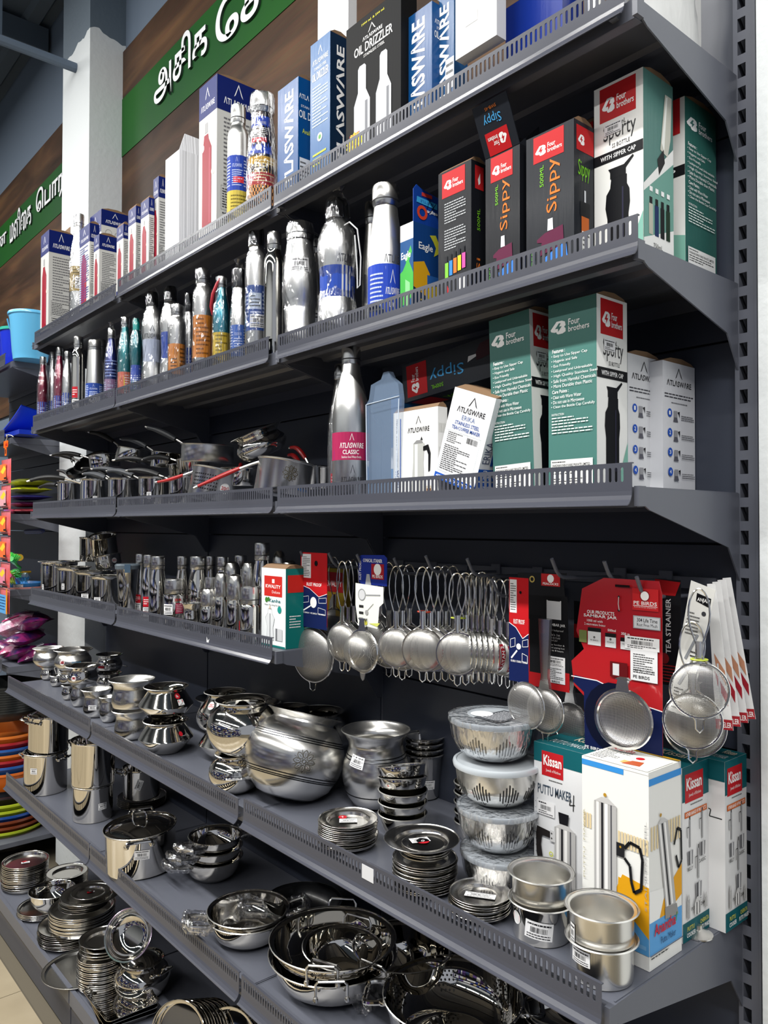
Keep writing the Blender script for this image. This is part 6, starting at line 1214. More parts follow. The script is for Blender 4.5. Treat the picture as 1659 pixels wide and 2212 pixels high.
def range_side(cut=False):
    c = [('r', 0, .80, 1, 1, TEAL), ('r', 0, 0, 1, .11, TEAL)]+kissan_logo(.1, .79, .78, .955)+[('fine', .3, .765, .75, .78, 1, '#666'), ('r', .08, .705, .92, .74, '#c8642a'), ('t', 'OTHER RANGE OF PRODUCTS', .12, .712, .88, .733, WT, 0, 1)]
    def rig(x, y, s, pot=True):
        q = [('r', x-.02*s, y, x+.03*s, y+.16*s, '#77777a'), ('r', x-.005*s, y, x+.005*s, y+.16*s, '#e9e9e9'), ('r', x-.01*s, y+.16*s, x+.02*s, y+.18*s, '#222')]
        if pot: q += [('p', [(x-.10*s, y-.02*s), (x+.12*s, y-.02*s), (x+.10*s, y-.10*s), (x-.08*s, y-.10*s)], '#8d8d90'), ('r', x-.05*s, y-.10*s, x-.02*s, y-.02*s, '#222226'), ('r', x+.02*s, y-.10*s, x+.05*s, y-.02*s, '#e6e6e6')]
        return q+[('l', [(x-.03*s, y+.12*s), (x-.11*s, y+.12*s), (x-.10*s, y+.06*s)], .0012, '#222')]
    c += rig(.26, .53, 1)+rig(.72, .55, 1)+[('t', 'BELLY', .16, .40, .36, .42, '#333', 0, 1), ('t', 'CLASSIC', .56, .415, .84, .435, '#333', 0, 1)]
    c += rig(.55, .33, 1.1)+[('t', 'GIANT', .42, .195, .66, .213, '#333', 0, 1), ('t', 'PUTTU KUDAM', .28, .165, .78, .185, '#333', 0, 1)]+steelcyl(.12, .22, .13, .24, False)+steelcyl(.38, .62, .13, .20, False)+steelcyl(.76, .86, .14, .20, False)
    c += [('t', 'PUTTU', .1, .065, .36, .09, '#c9c23a', 0, 1), ('t', 'COOKER', .08, .03, .4, .055, WT, 0, 1), ('t', 'CHERATA', .58, .065, .9, .09, '#c9c23a', 0, 1), ('t', 'PUTTU MAKER', .52, .03, .96, .055, WT, 0, 1)]
    return c
def ktop(): return [('t', 'PUTTU MAKER', .18, .20, .84, .42, '#c9d6d8'), ('t', 'Kissan', .42, .6, .86, .9, '#d8d0b8', 0, 1), ('l', [(0, .5), (1, .5)], .0008, '#0e3e44')]
K1 = (2.5817,-0.165,0.9043,0.1394,0.0264,0.2219,0)
KX, KY = K1[0], K1[1]
NA = (2.73,-0.2698,0.9043,0.1117,0.0947,0.2619,0)
def anan(side=False):
    if not side:
        c = [('r', 0, .955, .64, .985, '#3a8fd8'), ('r', 0, .985, 1, 1, '#e9e9e7'), ('p', [(.52, .35), (.62, .44), (1, .42), (1, .22), (.5, .30)], '#dfa01c'), ('r', 0, .075, 1, .22, '#5a9fd8'), ('p', [(.55, .30), (1, .16), (1, .40), (.56, .42)], '#dfa01c'), ('r', .02, .10, .96, .12, '#7ab2e0')]
        c += [('r', .03+.045*i, .62, .06+.045*i, .70, '#dcc9a0') for i in range(3)]+[('r', .56+.045*i, .58, .59+.045*i, .66, '#dcc9a0') for i in range(10)]+steelcyl(.20, .54, .24, .78)+[('disc', .37, .825, .025, '#b58a2a'), ('r', .54, .53, .66, .60, '#222226'), ('disc', .60, .58, .015, '#b58a2a'), ('l', [(.66, .58), (.74, .62), (.88, .61), (.92, .55), (.90, .40), (.80, .37), (.76, .42), (.74, .50), (.66, .53)], .0045, '#15161a')]
        return c+[('t', 'PUTTU  MAKER', .03, .35, .06, .72, '#b9b49a', 90), ('t', 'STAINLESS STEEL', .95, .30, .98, .75, '#9a9a9a', 90)]
    c = [('r', 0, .93, 1, .965, '#3a8fd8'), ('r', 0, .075, 1, .24, '#5a9fd8'), ('p', [(.06, .24), (.5, .24), (1, .30), (1, .46), (.7, .40), (.5, .34)], '#dfa01c'), ('p', [(0, .24), (.3, .24), (.5, .38), (.0, .40)], '#efefec')]
    c += [('r', .05+.085*i, .60, .10+.085*i, .72, '#dcc9a0') for i in range(11)]
    X0, Y0 = .42, .32
    def R2(a, b): return (.24+.52*a+.26*(1-b), .22+.50*b)
    c += [('p', [R2(0, .12), R2(.62, .10), R2(.62, 1), R2(0, 1.0)], '#b4b3b2'), ('p', [R2(.08, .12), R2(.16, .12), R2(.16, 1), R2(.08, 1)], '#efeeec'), ('p', [R2(.22, .12), R2(.30, .12), R2(.30, 1), R2(.22, 1)], '#26262a'), ('p', [R2(.36, .12), R2(.46, .12), R2(.46, 1), R2(.36, 1)], '#efeeec'), ('p', [R2(-.08, 0), R2(.70, -.02), R2(.66, .10), R2(-.04, .12)], '#8e8d8c'), ('disc', .33, .765, .03, '#b58a2a'), ('p', [R2(0, 1), R2(.62, 1), R2(.4, 1.05), R2(.2, 1.05)], '#c4c3c2')]
    c += [('l', [(.74, .58), (.84, .66), (.96, .64), (.98, .48), (.88, .45), (.80, .52)], .0045, '#15161a'), ('t', 'Anantha', .12, .165, .78, .225, '#c0223a', 0, 2), ('l', [(.78, .18), (.82, .225)], .0022, '#3f8a3a'), ('t', 'Puttu Maker', .32, .11, .78, .145, '#1c3f6a'), ('r', 0, .075, 1, .079, '#1c2f5a'), ('fine', .02, .055, .98, .072, 1, '#333')]
    return c
def anan_top(): return [('r', .02, .0, .98, .8, '#efeee8'), ('fine', .06, .1, .45, .7, 8, '#333'), ('t', 'Anantha', .08, .72, .42, .9, '#b5323a', 0, 1), ('disc', .62, .55, .06, '#c0222a'), ('r', .5, .15, .7, .3, '#c9b26a'), ('p', [(.55, .1), (.8, .15), (.75, .4), (.6, .35)], '#b5522a'), ('r', .0, .92, 1, 1, '#c79a2a')]
AX, AY = NA[0], NA[1]
carton('puttu_maker_carton', 'white carton with yellow swoosh and steel puttu maker in front of the others', (AX, AY, NA[2], .1117, .088, .278, 0), anan(), anan(True), body='#e8e8e4', tm='#dcdbd2', flap=False, topart=anan_top(), glossy=False)
K1 = (2.5864,-0.215,0.9043,0.1039,0.0431,0.2346,0)
carton('puttu_maker_carton', 'teal-topped puttu maker carton leftmost of the carton group', (K1[0], K1[1], K1[2], K1[3], .085, .262, 0), kissan_front(), [], body='#dfe0e2', sm='#dfe0e2', tm=TEAL, flap=False, topart=ktop(), glossy=False)
K2 = (2.7224,-0.165,0.9043,0.0257,0.0977,0.2405,0)
carton('puttu_maker_carton', 'teal-topped carton with range pictures right behind the yellow-swoosh carton', (K2[0], K2[1], K2[2], .12, .080, .262, 0), [], range_side(), body='#e2e2e2', tm=TEAL, flap=False, topart=ktop(), glossy=False)
K3 = (2.7528,-0.085,0.9043,0.0228,0.0678,0.2526,0)
carton('puttu_maker_carton', 'teal-topped puttu maker carton in the right rear corner by the upright', (K3[0]-.004, K3[1], K3[2], .045, .072, .262, 0), [('r', 0, .88, 1, 1, TEAL), ('l', [(.1, .72), (.5, .70), (.45, .66), (.9, .66)], .0016, '#222')], range_side(), body='#e2e2e2', sm='#d6d6d6', tm=TEAL, flap=False, topart=ktop(), glossy=False)
t = thing('small_lid', 'small steel lid lying between the two rear puttu maker cartons', 'lid', (K3[0]-.03, K3[1]-.035, .905))
g = MB(); g.lathe([(.022, 0), (.022, .002), (.015, .005), (.006, .009), (.006, .015), (0, .016)], 24); g.build('lid_body', STEEL2, t, smooth=True)

# ---------------------------------------------------------------- sixth shelf
a2 = (0.2139,-0.309,0.5237,0.1655,0.0777)
def stockpot(label, T, m=None, handles=(150, -30), h=None, r=None, lidd=False, st=None, rot=None, mh=STEEL):
    t = vessel('pot', 'stock_pot', label, T, m=m or STEEL3, h=h, r=r, st=st, rot=rot)
    for a in handles: side_handle(t, (r or T[4])*.965, (h or T[3])*.84, a, .05, .024, .010, m=mh)
    if lidd: lid(t, (r or T[4])*.96, (h or T[3])*.99, knob='loop' if lidd == 2 else None)
    return t
lo = a2[:3]+(.150, .080)
stockpot('large mirror stock pot at the left end of the sixth shelf, lower of two', lo, handles=(215, 35), st=[dict(da=-32, zf=.62, w=.026, hh=.022)])
hi = (lo[0]+.004, lo[1]+.008, lo[2]+.1525, .135, .074); stockpot('stock pot with lid standing on the left end stock pot', hi, handles=(240, 300), lidd=1)
b2 = (0.6093,-0.2737,0.5237,0.1196,0.0689)
lo = b2[:3]+(.118, .069)
stockpot('lower steel pot of the second pot stack on the sixth shelf', lo, handles=(), st=[dict(da=28, zf=.45, w=.03, hh=.022)])
hi = (lo[0], lo[1], lo[2]+.120, .150, .074); stockpot('tall steel pot with black side handle on top of the second stack', hi, handles=(205,), mh=BLACKP)
c0 = (0.6047,-0.1111,0.5237,0.0019,0.103)
plates(5, c0[0]-.01, c0[1]+.02, c0[2], .085, .006, 'steel lid plate under the third stock pot', 'topmost steel lid plate under the third stock pot', 'steel lid plates under the third stock pot', h=.009)
T = (c0[0]+.005, c0[1]+.012, c0[2]+.036, .105, .066); stockpot('third stock pot with tilted price sticker and small side handle', T, handles=(250,), st=[dict(da=-8, zf=.55, w=.036, hh=.022, roll=1.2)])
d0 = (1.0891,-0.3344,0.5237,0.1137,0.1065)
T = (d0[0]+.004, -.305, d0[2], .118, .104)
t = vessel('pot', 'casserole', 'large mirror casserole with a loop-handled lid and price sticker near the rail', T, m=STEEL3, st=[dict(da=2, zf=.60, w=.042, hh=.026, roll=-.08)], rot=(math.radians(3), 0, 0), dz=.004)
side_handle(t, .101, .098, 335, .07, .03, .022, rad=.0042); side_handle(t, .101, .098, 155, .07, .03, .022, rad=.0042)
lid(t, .098, .112, 'loop', ang=30)
# wrapped pans
def wrapped_handle(t, r, z, ang, L=.085):
    a = math.radians(ang); ca, sa = math.cos(a), math.sin(a)
    def q(u, v, zz): return (u*ca-v*sa, u*sa+v*ca, zz)
    g = MB(); g.tube([q(r-.004, -.026, z), q(r+L*.25, -.030, z+.006), q(r+L*.6, -.028, z+.012), q(r+L*.66, 0, z+.013), q(r+L*.6, .028, z+.012), q(r+L*.25, .030, z+.006), q(r-.004, .026, z)], .005, 9); g.build('handle', STEEL2, t, smooth=True)
    rn = random.Random(int(ang*3+r*1e4)); g = MB(); P_ = [q(r+.004, -.028, z+.002), q(r+L*.25, -.032, z+.007), q(r+L*.62, -.030, z+.013), q(r+L*.7, 0, z+.014), q(r+L*.62, .030, z+.013), q(r+L*.25, .032, z+.007), q(r+.004, .028, z+.002)]
    Q_ = []
    for u, v in zip(P_[:-1], P_[1:]):
        for k in range(5): Q_.append(tuple(u[i]+(v[i]-u[i])*k/5 for i in range(3)))
    g.tube(Q_, [.009+.0035*rn.random() for _ in Q_], 9); g.v = [(x+rn.uniform(-.0016, .0016), y+rn.uniform(-.0016, .0016), zz+rn.uniform(-.0016, .0016)) for x, y, zz in g.v]
    g.build('plastic_wrapper', CLING, t, smooth=True)
e0 = (1.2874,-0.1932,0.5237,0.0607,0.0968)
for i in range(3):
    T = (e0[0]+.006*i, e0[1]+.018, e0[2]+.036*i, .058-.004*i, .084-.004*i)
    t = vessel('kadai', 'kadai_pan', ['lowest steel kadai of the wrapped stack beside the casserole', 'middle steel kadai of the wrapped stack', 'top steel kadai of the wrapped stack with its sticker'][i], T, m=STEEL3, cat='pan', group='wrapped kadais beside the casserole', st=[dict(da=-40, zf=.55, w=.022, hh=.03)] if i == 2 else None)
    wrapped_handle(t, T[4]*.93, T[3]*.8, 262+14*i); 
    if i == 2: wrapped_handle(t, T[4]*.93, T[3]*.8, 80)
f0 = (1.6286,-0.2821,0.5237,0.0809,0.1062)
for i in range(2):
    T = (f0[0]+.022, f0[1]+.008, f0[2]+.013*i, .060, .099)
    t = vessel('kadai', 'kadai_pan', ['under pan of the wrapped pair at the rail', 'open steel kadai with film-wrapped handle at the rail, upper of its pair'][i], T, m=STEEL3, cat='pan', group='wrapped kadais at the rail'); wrapped_handle(t, .094, .046, 255 if i else 250, .08)
    if i: wrapped_handle(t, .094, .046, 62, .07)
h0 = (1.9567,-0.244,0.5237,0.0989,0.1399)
def big_kadai(label, T, ang, group=None, hm=True, kind='kadai', m=None):
    t = vessel(kind, 'kadai_pan', label, T, m=m or STEEL3, cat='pan', group=group)
    for a in (ang, ang+180):
        ra = math.radians(a); R_ = T[4]*.96; 
        g = MB(); ca, sa = math.cos(ra), math.sin(ra)
        def q(u, v, zz): return ((R_+u)*ca-v*sa, (R_+u)*sa+v*ca, T[3]*.80+zz)
        g.tube([q(0, -.032, -.012), q(.002, -.032, .0), q(.006, -.032, .022), q(.010, -.026, .030), q(.010, .026, .030), q(.006, .032, .022), q(.002, .032, .0), q(0, .032, -.012)], .0028, 8); g.build('wire_handle', STEEL2, t, smooth=True)
        g = MB()
        for v in (-.032, .032):
            c = q(.002, v, -.010); g.lathe([(0, -.006), (.005, -.004), (.006, 0), (.005, .004), (0, .006)], 10, c[:2], c[2])
        g.build('rivet', STEEL2, t, smooth=True)
    return t
KR = .141
T = (h0[0]-.018, h0[1]+.012, h0[2], .074, KR); big_kadai('bottom wide kadai of the nested set in the middle of the sixth shelf', T, 322, 'nested wire-handled kadais')
T2 = (T[0], T[1], T[2]+.030, .074, KR-.002); big_kadai('upper wide kadai with tall wire handles holding a smaller one', T2, 314, 'nested wire-handled kadais')
T3 = (T[0]+.028, T[1]+.0, T[2]+.038, .058, .086); t = big_kadai('small kadai resting inside the wide wire-handled kadai', T3, 300); t.rotation_euler = (0, math.radians(5), 0)
# colander
c0 = (2.2227,-0.1467,0.5237,0.0727,0.1374)
T = (c0[0]+.01, c0[1]-.01, c0[2], .085, .138)
t = vessel('deep', 'colander', 'large steel colander with clusters of round holes at the bottom centre', T, m=STEEL3, cat='colander')
pr = [(a*T[4]-.0016, b*T[3]) for a, b in VP['deep']]
for blk in range(6):
    ab = blk*PI/3+.35; g = MB()
    for i in range(6):
        for j in range(6):
            if math.hypot(i-2.5, j-2.5) > 3.1: continue
            z = .026+.0078*i; rr = prof_r(pr, z); a = ab+(j-2.5+(i % 2)*.5)*.0088/rr; n = len(g.v)
            ux, uy = -math.sin(a), math.cos(a)
            for k in range(7):
                w = 2*PI*k/7; zz = z+.0021*math.sin(w); r3 = prof_r(pr, zz)-.0006; r3 -= .0010; g.v.append((r3*math.cos(a)+ux*.0021*math.cos(w), r3*math.sin(a)+uy*.0021*math.cos(w), zz))
            g.f.append(tuple(range(n, n+7))); g.m.append(0)
    o = g.build('drain_holes', HOLE, t); o['kind'] = 'stuff'
side_handle(t, .135, .078, 222, .075, .038, -.004, rad=.0052); side_handle(t, .135, .078, 42, .075, .038, -.004, rad=.0052)
t = thing('plastic_scrap', 'crumpled clear plastic bag lying beside the colander', 'bag', (c0[0]-.19, c0[1]-.075, c0[2]+.002))
g = MB(); rn = random.Random(4); n = 9
for i in range(n+1):
    for j in range(n+1): g.v.append(((i-n/2)*.0095+rn.uniform(-.004, .004), (j-n/2)*.008+rn.uniform(-.004, .004), max(.001, .030*math.exp(-((i-n/2)**2+(j-n/2)**2)/12)+rn.uniform(-.006, .010))))
for i in range(n):
    for j in range(n): a0 = i*(n+1)+j; g.f.append((a0, a0+n+1, a0+n+2, a0+1)); g.m.append(0)
g.build('film', CLING, t, smooth=True)
T = (2.3043,0.0148,0.5237,0.0385,0.0418); T = (c0[0]+.165, c0[1]+.11, .5242, .05, .062)
for i in range(3): vessel('bowl', 'steel_bowl', 'steel bowl nested behind the colander' if i < 2 else 'topmost steel bowl behind the colander', (T[0], T[1], T[2]+.016*i, .05, .058), m=STEEL3, cat='bowl', group='steel bowls behind the colander')
T = (2.4805,0.1734,0.5237,0.0302,0.105); t = vessel('kadai', 'kadai_pan', 'wide pan rim at the right end under the fifth shelf', (T[0]-.0, T[1]+.01, T[2]+.02, .07, .105), m=STEEL3, cat='pan'); T_ = T
vessel('kadai', 'kadai_pan', 'second pan under the right end pan', (T_[0], T_[1]+.01, T_[2], .07, .105), m=STEEL3, cat='pan')
t = vessel('kadai', 'kadai_pan', 'dark fry pan with film-wrapped handle at the back of the sixth shelf', (1.66, -.12, .524, .05, .10), m=BLACKP, cat='pan'); wrapped_handle(t, .095, .042, 250, .09)
t = big_kadai('wire-handled kadai behind the nested set', (h0[0]+.08, -.115, .524, .085, .11), 285)

# ---------------------------------------------------------------- base shelf
def mark_sq(): return [('r', 0, 0, 1, 1, '#b8202c')]
p1 = (0.0984,-0.3456,0.133,0.0805,0.0914)
plates(14, p1[0], p1[1], p1[2], .084, .0066, 'deep steel plate in the stack at the left end of the base shelf', 'topmost deep plate with sticker and red tag at the left end', 'deep plates at the left end of the base shelf', h=.014, kind='tray', st=[(0, .0, .03, .014, sticker()), (25, -.01, .016, .010, mark_sq())])
T = (p1[0]+.12, p1[1]+.12, .1336)
plates(8, T[0], T[1], T[2], .075, .007, 'plate in the second stack behind the leftmost one', 'top plate behind the leftmost stack', 'plates behind the leftmost base stack', h=.012)
q1 = (.36, -.36, .1336)
plates(4, q1[0], q1[1]-.0, q1[2], .085, .005, 'etched steel tray under the footed bowl', 'topmost etched tray under the footed bowl', 'etched trays at the left rail', h=.010, kind='tray')
t = vessel('bowl', 'steel_bowl', 'wide footed steel bowl standing on the etched trays', (q1[0]+.055, q1[1]+.015, q1[2]+.0265, .07, .078), m=STEEL3, cat='bowl')
g = MB(); g.lathe([(.034, -.001), (.036, .0), (.022, .010), (.030, .018)], 30); g.build('foot_ring', STEEL, t, smooth=True)
PX, PY = .645, -.338
plates(9, PX-.03, PY-.012, .1336, .100, .0056, 'wide thali at the bottom of the largest stack', 'top thali of the lowest layer of the largest stack', 'wide thalis at the bottom of the largest stack', h=.014)
plates(10, PX+.02, PY+.012, .1336+.058, .104, .0056, 'thali in the middle layer of the largest stack', 'dark mirrored thali topping the middle layer', 'thalis in the middle of the largest stack', h=.018, kind='tray')
plates(6, PX+.028, PY+.016, .1336+.126, .080, .0045, 'divided thali in the upper layer of the largest stack', 'top small thali of the upper layer', 'small thalis on the largest stack', h=.010)
plates(1, PX+.045, PY+.03, .1336+.158, .095, .005, 'x', 'wide flat steel plate tilted near the top of the largest stack', 'flat plate', h=.012)
plates(1, PX+.048, PY+.028, .1336+.168, .062, .005, 'x', 'small mirrored plate with red tag topmost of the largest stack', 'small plate', h=.009, st=[(10, -.008, .02, .012, mark_sq()), (-20, -.01, .018, .01, sticker())])
p4 = (.945, -.365)
plates(16, p4[0], p4[1], .1336, .072, .0058, 'deep plate in the stack behind the oval tray', 'deep plate topping the even rows behind the oval tray', 'deep plates behind the oval tray', h=.013, kind='tray')
plates(4, p4[0]+.008, p4[1]+.004, .1336+.100, .070, .010, 'bowl-like plate loosely piled on the stack behind the oval tray', 'mirrored plate topmost on the stack behind the oval tray', 'loose plates on the stack behind the oval tray', h=.014, jit=.006)
tr = (.86, -.405)
o = plates(1, tr[0]-.03, tr[1]+.02, .1345, .118, .005, 'x', 'large dull round tray jutting over the base rail at the lower left', 'tray', h=.010, kind='tray', m=mat('dull_steel', (.36, .36, .35, 1), .32, 1), name='round_tray', cat='tray')
t6 = (1.0987,-0.34,0.3307)
t = vessel('bowl', 'steel_bowl', 'tilted mirror bowl with iridescent rim leaning on the belly pot', (t6[0]-.012, -.325, t6[2]-.008, .042, .070), m=STEEL3, cat='bowl', rot=tuple(Vector((0,0,1)).rotation_difference(Vector((.50,-.56,.48)).normalized()).to_euler()))
g = MB(); g.tube([(.0695*math.cos(a*PI/24), .0695*math.sin(a*PI/24), .0425) for a in range(48)], .0022, 7, closed=True); g.build('iridescent_rim', mat('iridescent_edge', '#c9a9c9', .15, metal=.8, noise=('#8fc4b0', 4, (1, 1, 1))), t, smooth=True)
p7 = (1.0587,-0.2903,0.133,0.1266,0.078)
t = vessel('matka', 'handi_pot', 'mirror belly pot with side handle beneath the tilted bowl', (p7[0]+.01, p7[1]-.0, .1336, .105, .082), m=STEEL3, st=[dict(da=-50, zf=.45, w=.016, hh=.03)]); side_handle(t, .07, .085, 20, .05, .03, .01)
lid(t, .055, .10, None)
# rectangular trays
RM = (1.2473,-0.3365,0.133,0.577,0.0271,0.0252,0)
t0 = (p7[0]+.02, p7[1]-.085)
me = None
for i in range(3):
    o = thing('baking_tray', ['rectangular steel tray at the bottom edge, under two others', 'middle rectangular steel tray at the bottom edge', 'top rectangular steel tray with rounded corners at the bottom edge'][i], 'tray', (t0[0]+.02-.004*i, t0[1]+.01, .134+.008*i), 0, 'rectangular trays at the bottom edge', rot=(0, 0, math.radians(-8+4*i)))
    if me is None:
        g = MB(); lv = [(.0, .070, .045), (.0, .085, .060), (.018, .098, .072), (.020, .104, .078), (.019, .104, .078), (.016, .097, .071), (.0015, .083, .058), (.0015, .0, .0)]
        def rr_(hx, hy, c, z):
            out = []
            for qx, qy, s in ((1, 1, 0), (-1, 1, 1), (-1, -1, 2), (1, -1, 3)):
                for k in range(5):
                    a = s*PI/2+k*PI/8; out.append((qx*(hx-c)+c*math.cos(a), qy*(hy-c)+c*math.sin(a), z))
            return out
        for z, hx, hy in lv[:-1]: g.v += rr_(hx, hy, .018, z)
        for L_ in range(len(lv)-2):
            for k in range(20): k2 = (k+1) % 20; a, b_ = L_*20, (L_+1)*20; g.f.append((a+k, a+k2, b_+k2, b_+k)); g.m.append(0)
        g.f.append(tuple(range((len(lv)-2)*20, (len(lv)-1)*20))); g.m.append(0); g.f.append(tuple(reversed(range(20)))); g.m.append(0); me = g.mesh('tray_body', STEEL3, True)
    link('tray_body', me, o)
# standing round plates
s9 = (1.4325,-0.36,0.2902)
for i in range(14):
    x = s9[0]+.012+.0085*i+(.05 if i > 6 else 0)+(.04 if i > 10 else 0); y = -.352+.012*i
    o = link('steel_plate', bpy.data.meshes.get('standing_plate') or open_mesh('tray', .085, .010, t=.0009, m=STEEL3, name='standing_plate'), None, (x, y, .133+.0855), (0, math.radians(72), math.radians(-64)))
    tag(o, 'round steel plate standing on edge at the front of its row, sticker on its back' if i == 0 else 'round steel plate standing on edge behind the front one', 'plate', 'plates standing on edge on the base shelf')
    if i == 0:
        art('price_sticker', sticker(), lambda x_, y_, o_: (.03-y_, x_-.02, -.0008-o_), .042, .02, o)
o = link('steel_plate', bpy.data.meshes['standing_plate'], None, (1.70, -.36, .133+.086), (0, math.radians(75), math.radians(-70))); tag(o, 'lone steel plate rim standing right of the standing row at the bottom edge', 'plate')

# ---------------------------------------------------------------- left run: buckets, dustpan, brushes, packets, tubs
LZ = 2.2665
def bucket(label, X, Y, Z, r, h, c, rimc=None, handle=True, name='bucket', group=None):
    t = thing(name, label, 'bucket', (X, Y, Z+.001), 0, group); P_ = plastic(c, .28)
    g = MB(); pr = [(0, 0), (r*.76, 0), (r*.77, .004), (r*.80, h*.14), (r*.81, h*.15), (r*.93, h*.86), (r*.95, h*.88), (r*.96, h*.93), (r*1.02, h*.94), (r*1.02, h*.985), (r, h), (r*.95, h), (r*.76, .004), (0, .004)]
    g.lathe(pr, 40); g.build('body', P_, t, smooth=True)
    if rimc: g = MB(); g.lathe([(r*1.0, h*.93), (r*1.04, h*.935), (r*1.04, h*.99), (r*1.0, h*1.01), (r*.9, h*1.0)], 40); g.build('rim', plastic(rimc), t, smooth=True)
    if handle:
        g = MB(); a0 = math.radians(150); pts = []
        for k in range(13):
            u = k/12*PI; rr = r*1.05; pts.append((rr*math.cos(u)*math.cos(a0+PI/2)+rr*.55*math.sin(u)*math.cos(a0), rr*math.cos(u)*math.sin(a0+PI/2)+rr*.55*math.sin(u)*math.sin(a0), h*.88-h*.52*math.sin(u)))
        g.tube(pts, .0035, 7); g.build('bail_handle', P_, t, smooth=True)
    return t
bk = (-0.3866,-0.215,2.2665,0.2324,0.0704); bucket('light blue bucket with hanging handle at the end of the left run', bk[0]+.03, bk[1], LZ, .094, .21, '#62b4e0')
bk = (-0.8503,-0.2,2.2665,0.2905,0.0725); bucket('royal blue bucket with teal rim left of the light blue one', -.60, -.20, LZ, .085, .185, '#1730c8', '#17a08c')
bk2 = (-0.7944,-0.22,2.5412); bucket('deep blue bucket with red rim at the left edge', -.80, -.18, LZ, .10, .19, '#1a2cc4', '#c02438')
bucket('red-rimmed tall bucket behind the blue ones at the left edge', -1.0, -.15, LZ, .11, .25, '#b32036', '#c8283c')
# dustpan
t = thing('dustpan', 'blue plastic dustpan tilted on the second left shelf', 'dustpan', ((-0.4023,-0.24,1.9676)[0]-.02, -.23, 1.937))
g = MB(); n = 10
for i in range(n+1):
    for j in range(n+1):
        u, v = i/n, j/n; g.v.append((-.13+.26*u, -.06+.10*v+.02*u, .018+.075*u*(1-.35*v)-.03*math.sin(PI*u)*(v)+.028*u*u))
for i in range(n):
    for j in range(n): a0 = i*(n+1)+j; g.f.append((a0, a0+n+1, a0+n+2, a0+1)); g.m.append(0)
k = len(g.v); g.v += [(x, y+.0, z-.004) for x, y, z in g.v[:k]]
for i in range(n):
    for j in range(n): a0 = k+i*(n+1)+j; g.f.append((a0+1, a0+n+2, a0+n+1, a0)); g.m.append(0)
for i in range(n): a0, b0 = i*(n+1), (i+1)*(n+1); g.f.append((a0, k+a0, k+b0, b0)); g.m.append(0)
g.build('scoop', plastic('#1640d0', .3), t, smooth=True)
g = MB(); g.box(-.14, -.05, -.008, .14, .05, .012); g.build('base_tray', plastic('#1230a8', .3), t)
# folded cloth packs on the third left shelf
z3 = SZ[3]-.004
for i, (cx, cc, lb, hh_) in enumerate([(0, '#c2505c', 'pink folded cloth pack at the bottom of the left pile', .03), (1, '#5a1f4a', 'maroon folded cloth pack second from the bottom', .03), (2, '#2a2a72', 'navy folded cloth pack in the left pile', .03), (3, '#d4dc2a', 'bright yellow folded cloth pack near the top of the left pile', .036), (4, '#6f7424', 'olive folded cloth pack topmost of the left pile', .04)]):
    g = MB(); m_ = 8
    for jj in range(2):
        for a in range(m_+1):
            for b_ in range(5):
                u, v = a/m_, b_/4; e = math.sin(PI*u)**.35*math.sin(PI*v)**.35 if 0 < u < 1 and 0 < v < 1 else 0
                g.v.append((-.14+.28*u, -.08+.16*v, hh_*.5+(1 if jj else -1)*hh_*.5*e))
    for jj in range(2):
        for a in range(m_):
            for b_ in range(4):
                q = jj*(m_+1)*5+a*5+b_; f = (q, q+5, q+6, q+1); g.f.append(f if jj else f[::-1]); g.m.append(0)
    tag(g.build('cloth_pack', mat('cloth_'+cc[1:], cc, .45, coat=.4, bump=(14, .6, (1, 1, 1))), None, (-.60-.01*(i % 2), -.155, z3+.001+.0325*i), smooth=True), lb, 'cloth', 'folded packs on the left run')
t = thing('cloth_pack', 'crumpled red and blue packet at the shelf edge of the left run', 'packet', (-.56, -.245, z3+.002))
g = MB(); g.lathe([(0, 0), (.03, .002), (.034, .012), (.022, .022), (0, .024)], 14); g.build('packet', mat('packet_redblue', '#b5404a', .3, coat=.6, noise=('#2a4a9a', 9, (1, 1, 1))), t, smooth=True)
z4 = SZ[4]-.004
# tray of brushes
t = thing('brush_tray', 'blue round tray heaped with scrubbing brushes on the fourth left shelf', 'tray', (-.56, -.19, z4+.001))
g = MB(); g.lathe([(0, 0), (.095, 0), (.10, .008), (.104, .022), (.10, .022), (.094, .004), (0, .004)], 36); g.build('tray_body', plastic('#2a7ec0', .3), t, smooth=True)
g = MB(); g.lathe([(.105, -.002), (.108, -.002), (.108, .006), (.105, .006)], 36); g.build('tray_rim', plastic('#d8938a', .3), t, smooth=True)
art('price_sticker', sticker(), wrap_fn([(.100, 0), (.105, .022)], .005, face_ang(-.56, -.19)-.1, .04), .04, .014, t, base=.001)
def brush(label, loc, rot, hc, bc, L=.16):
    t = thing('scrub_brush', label, 'brush', loc, rot=rot)
    g = MB(); g.tube([(-L*.5, 0, 0), (-L*.2, 0, .004), (0, 0, .003), (L*.2, 0, 0), (L*.5, 0, .002)], [.006, .007, .008, .014, .012], 8); g.build('handle', plastic(hc), t, smooth=True)
    g = MB(); rn = random.Random(2)
    for i in range(60):
        x = L*(.16+.32*rn.random()); y = rn.uniform(-.012, .012); g.tube([(x, y, 0), (x+rn.uniform(-.006, .006), y*1.8, -.028)], .0012, 4)
    o = g.build('bristles', plastic(bc), t); o['kind'] = 'stuff'
brush('green brush with upright bristles on top of the brush heap', (-.53, -.22, z4+.115), (math.radians(160), math.radians(-18), math.radians(-30)), '#18c23a', '#4ae05a')
brush('green round brush inside the brush heap', (-.54, -.20, z4+.068), (math.radians(95), 0, math.radians(-50)), '#e0a82a', '#22c84a')
brush('light blue brush in the brush heap', (-.60, -.22, z4+.055), (math.radians(30), 0, math.radians(40)), '#9ab0b8', '#5ab4d8')
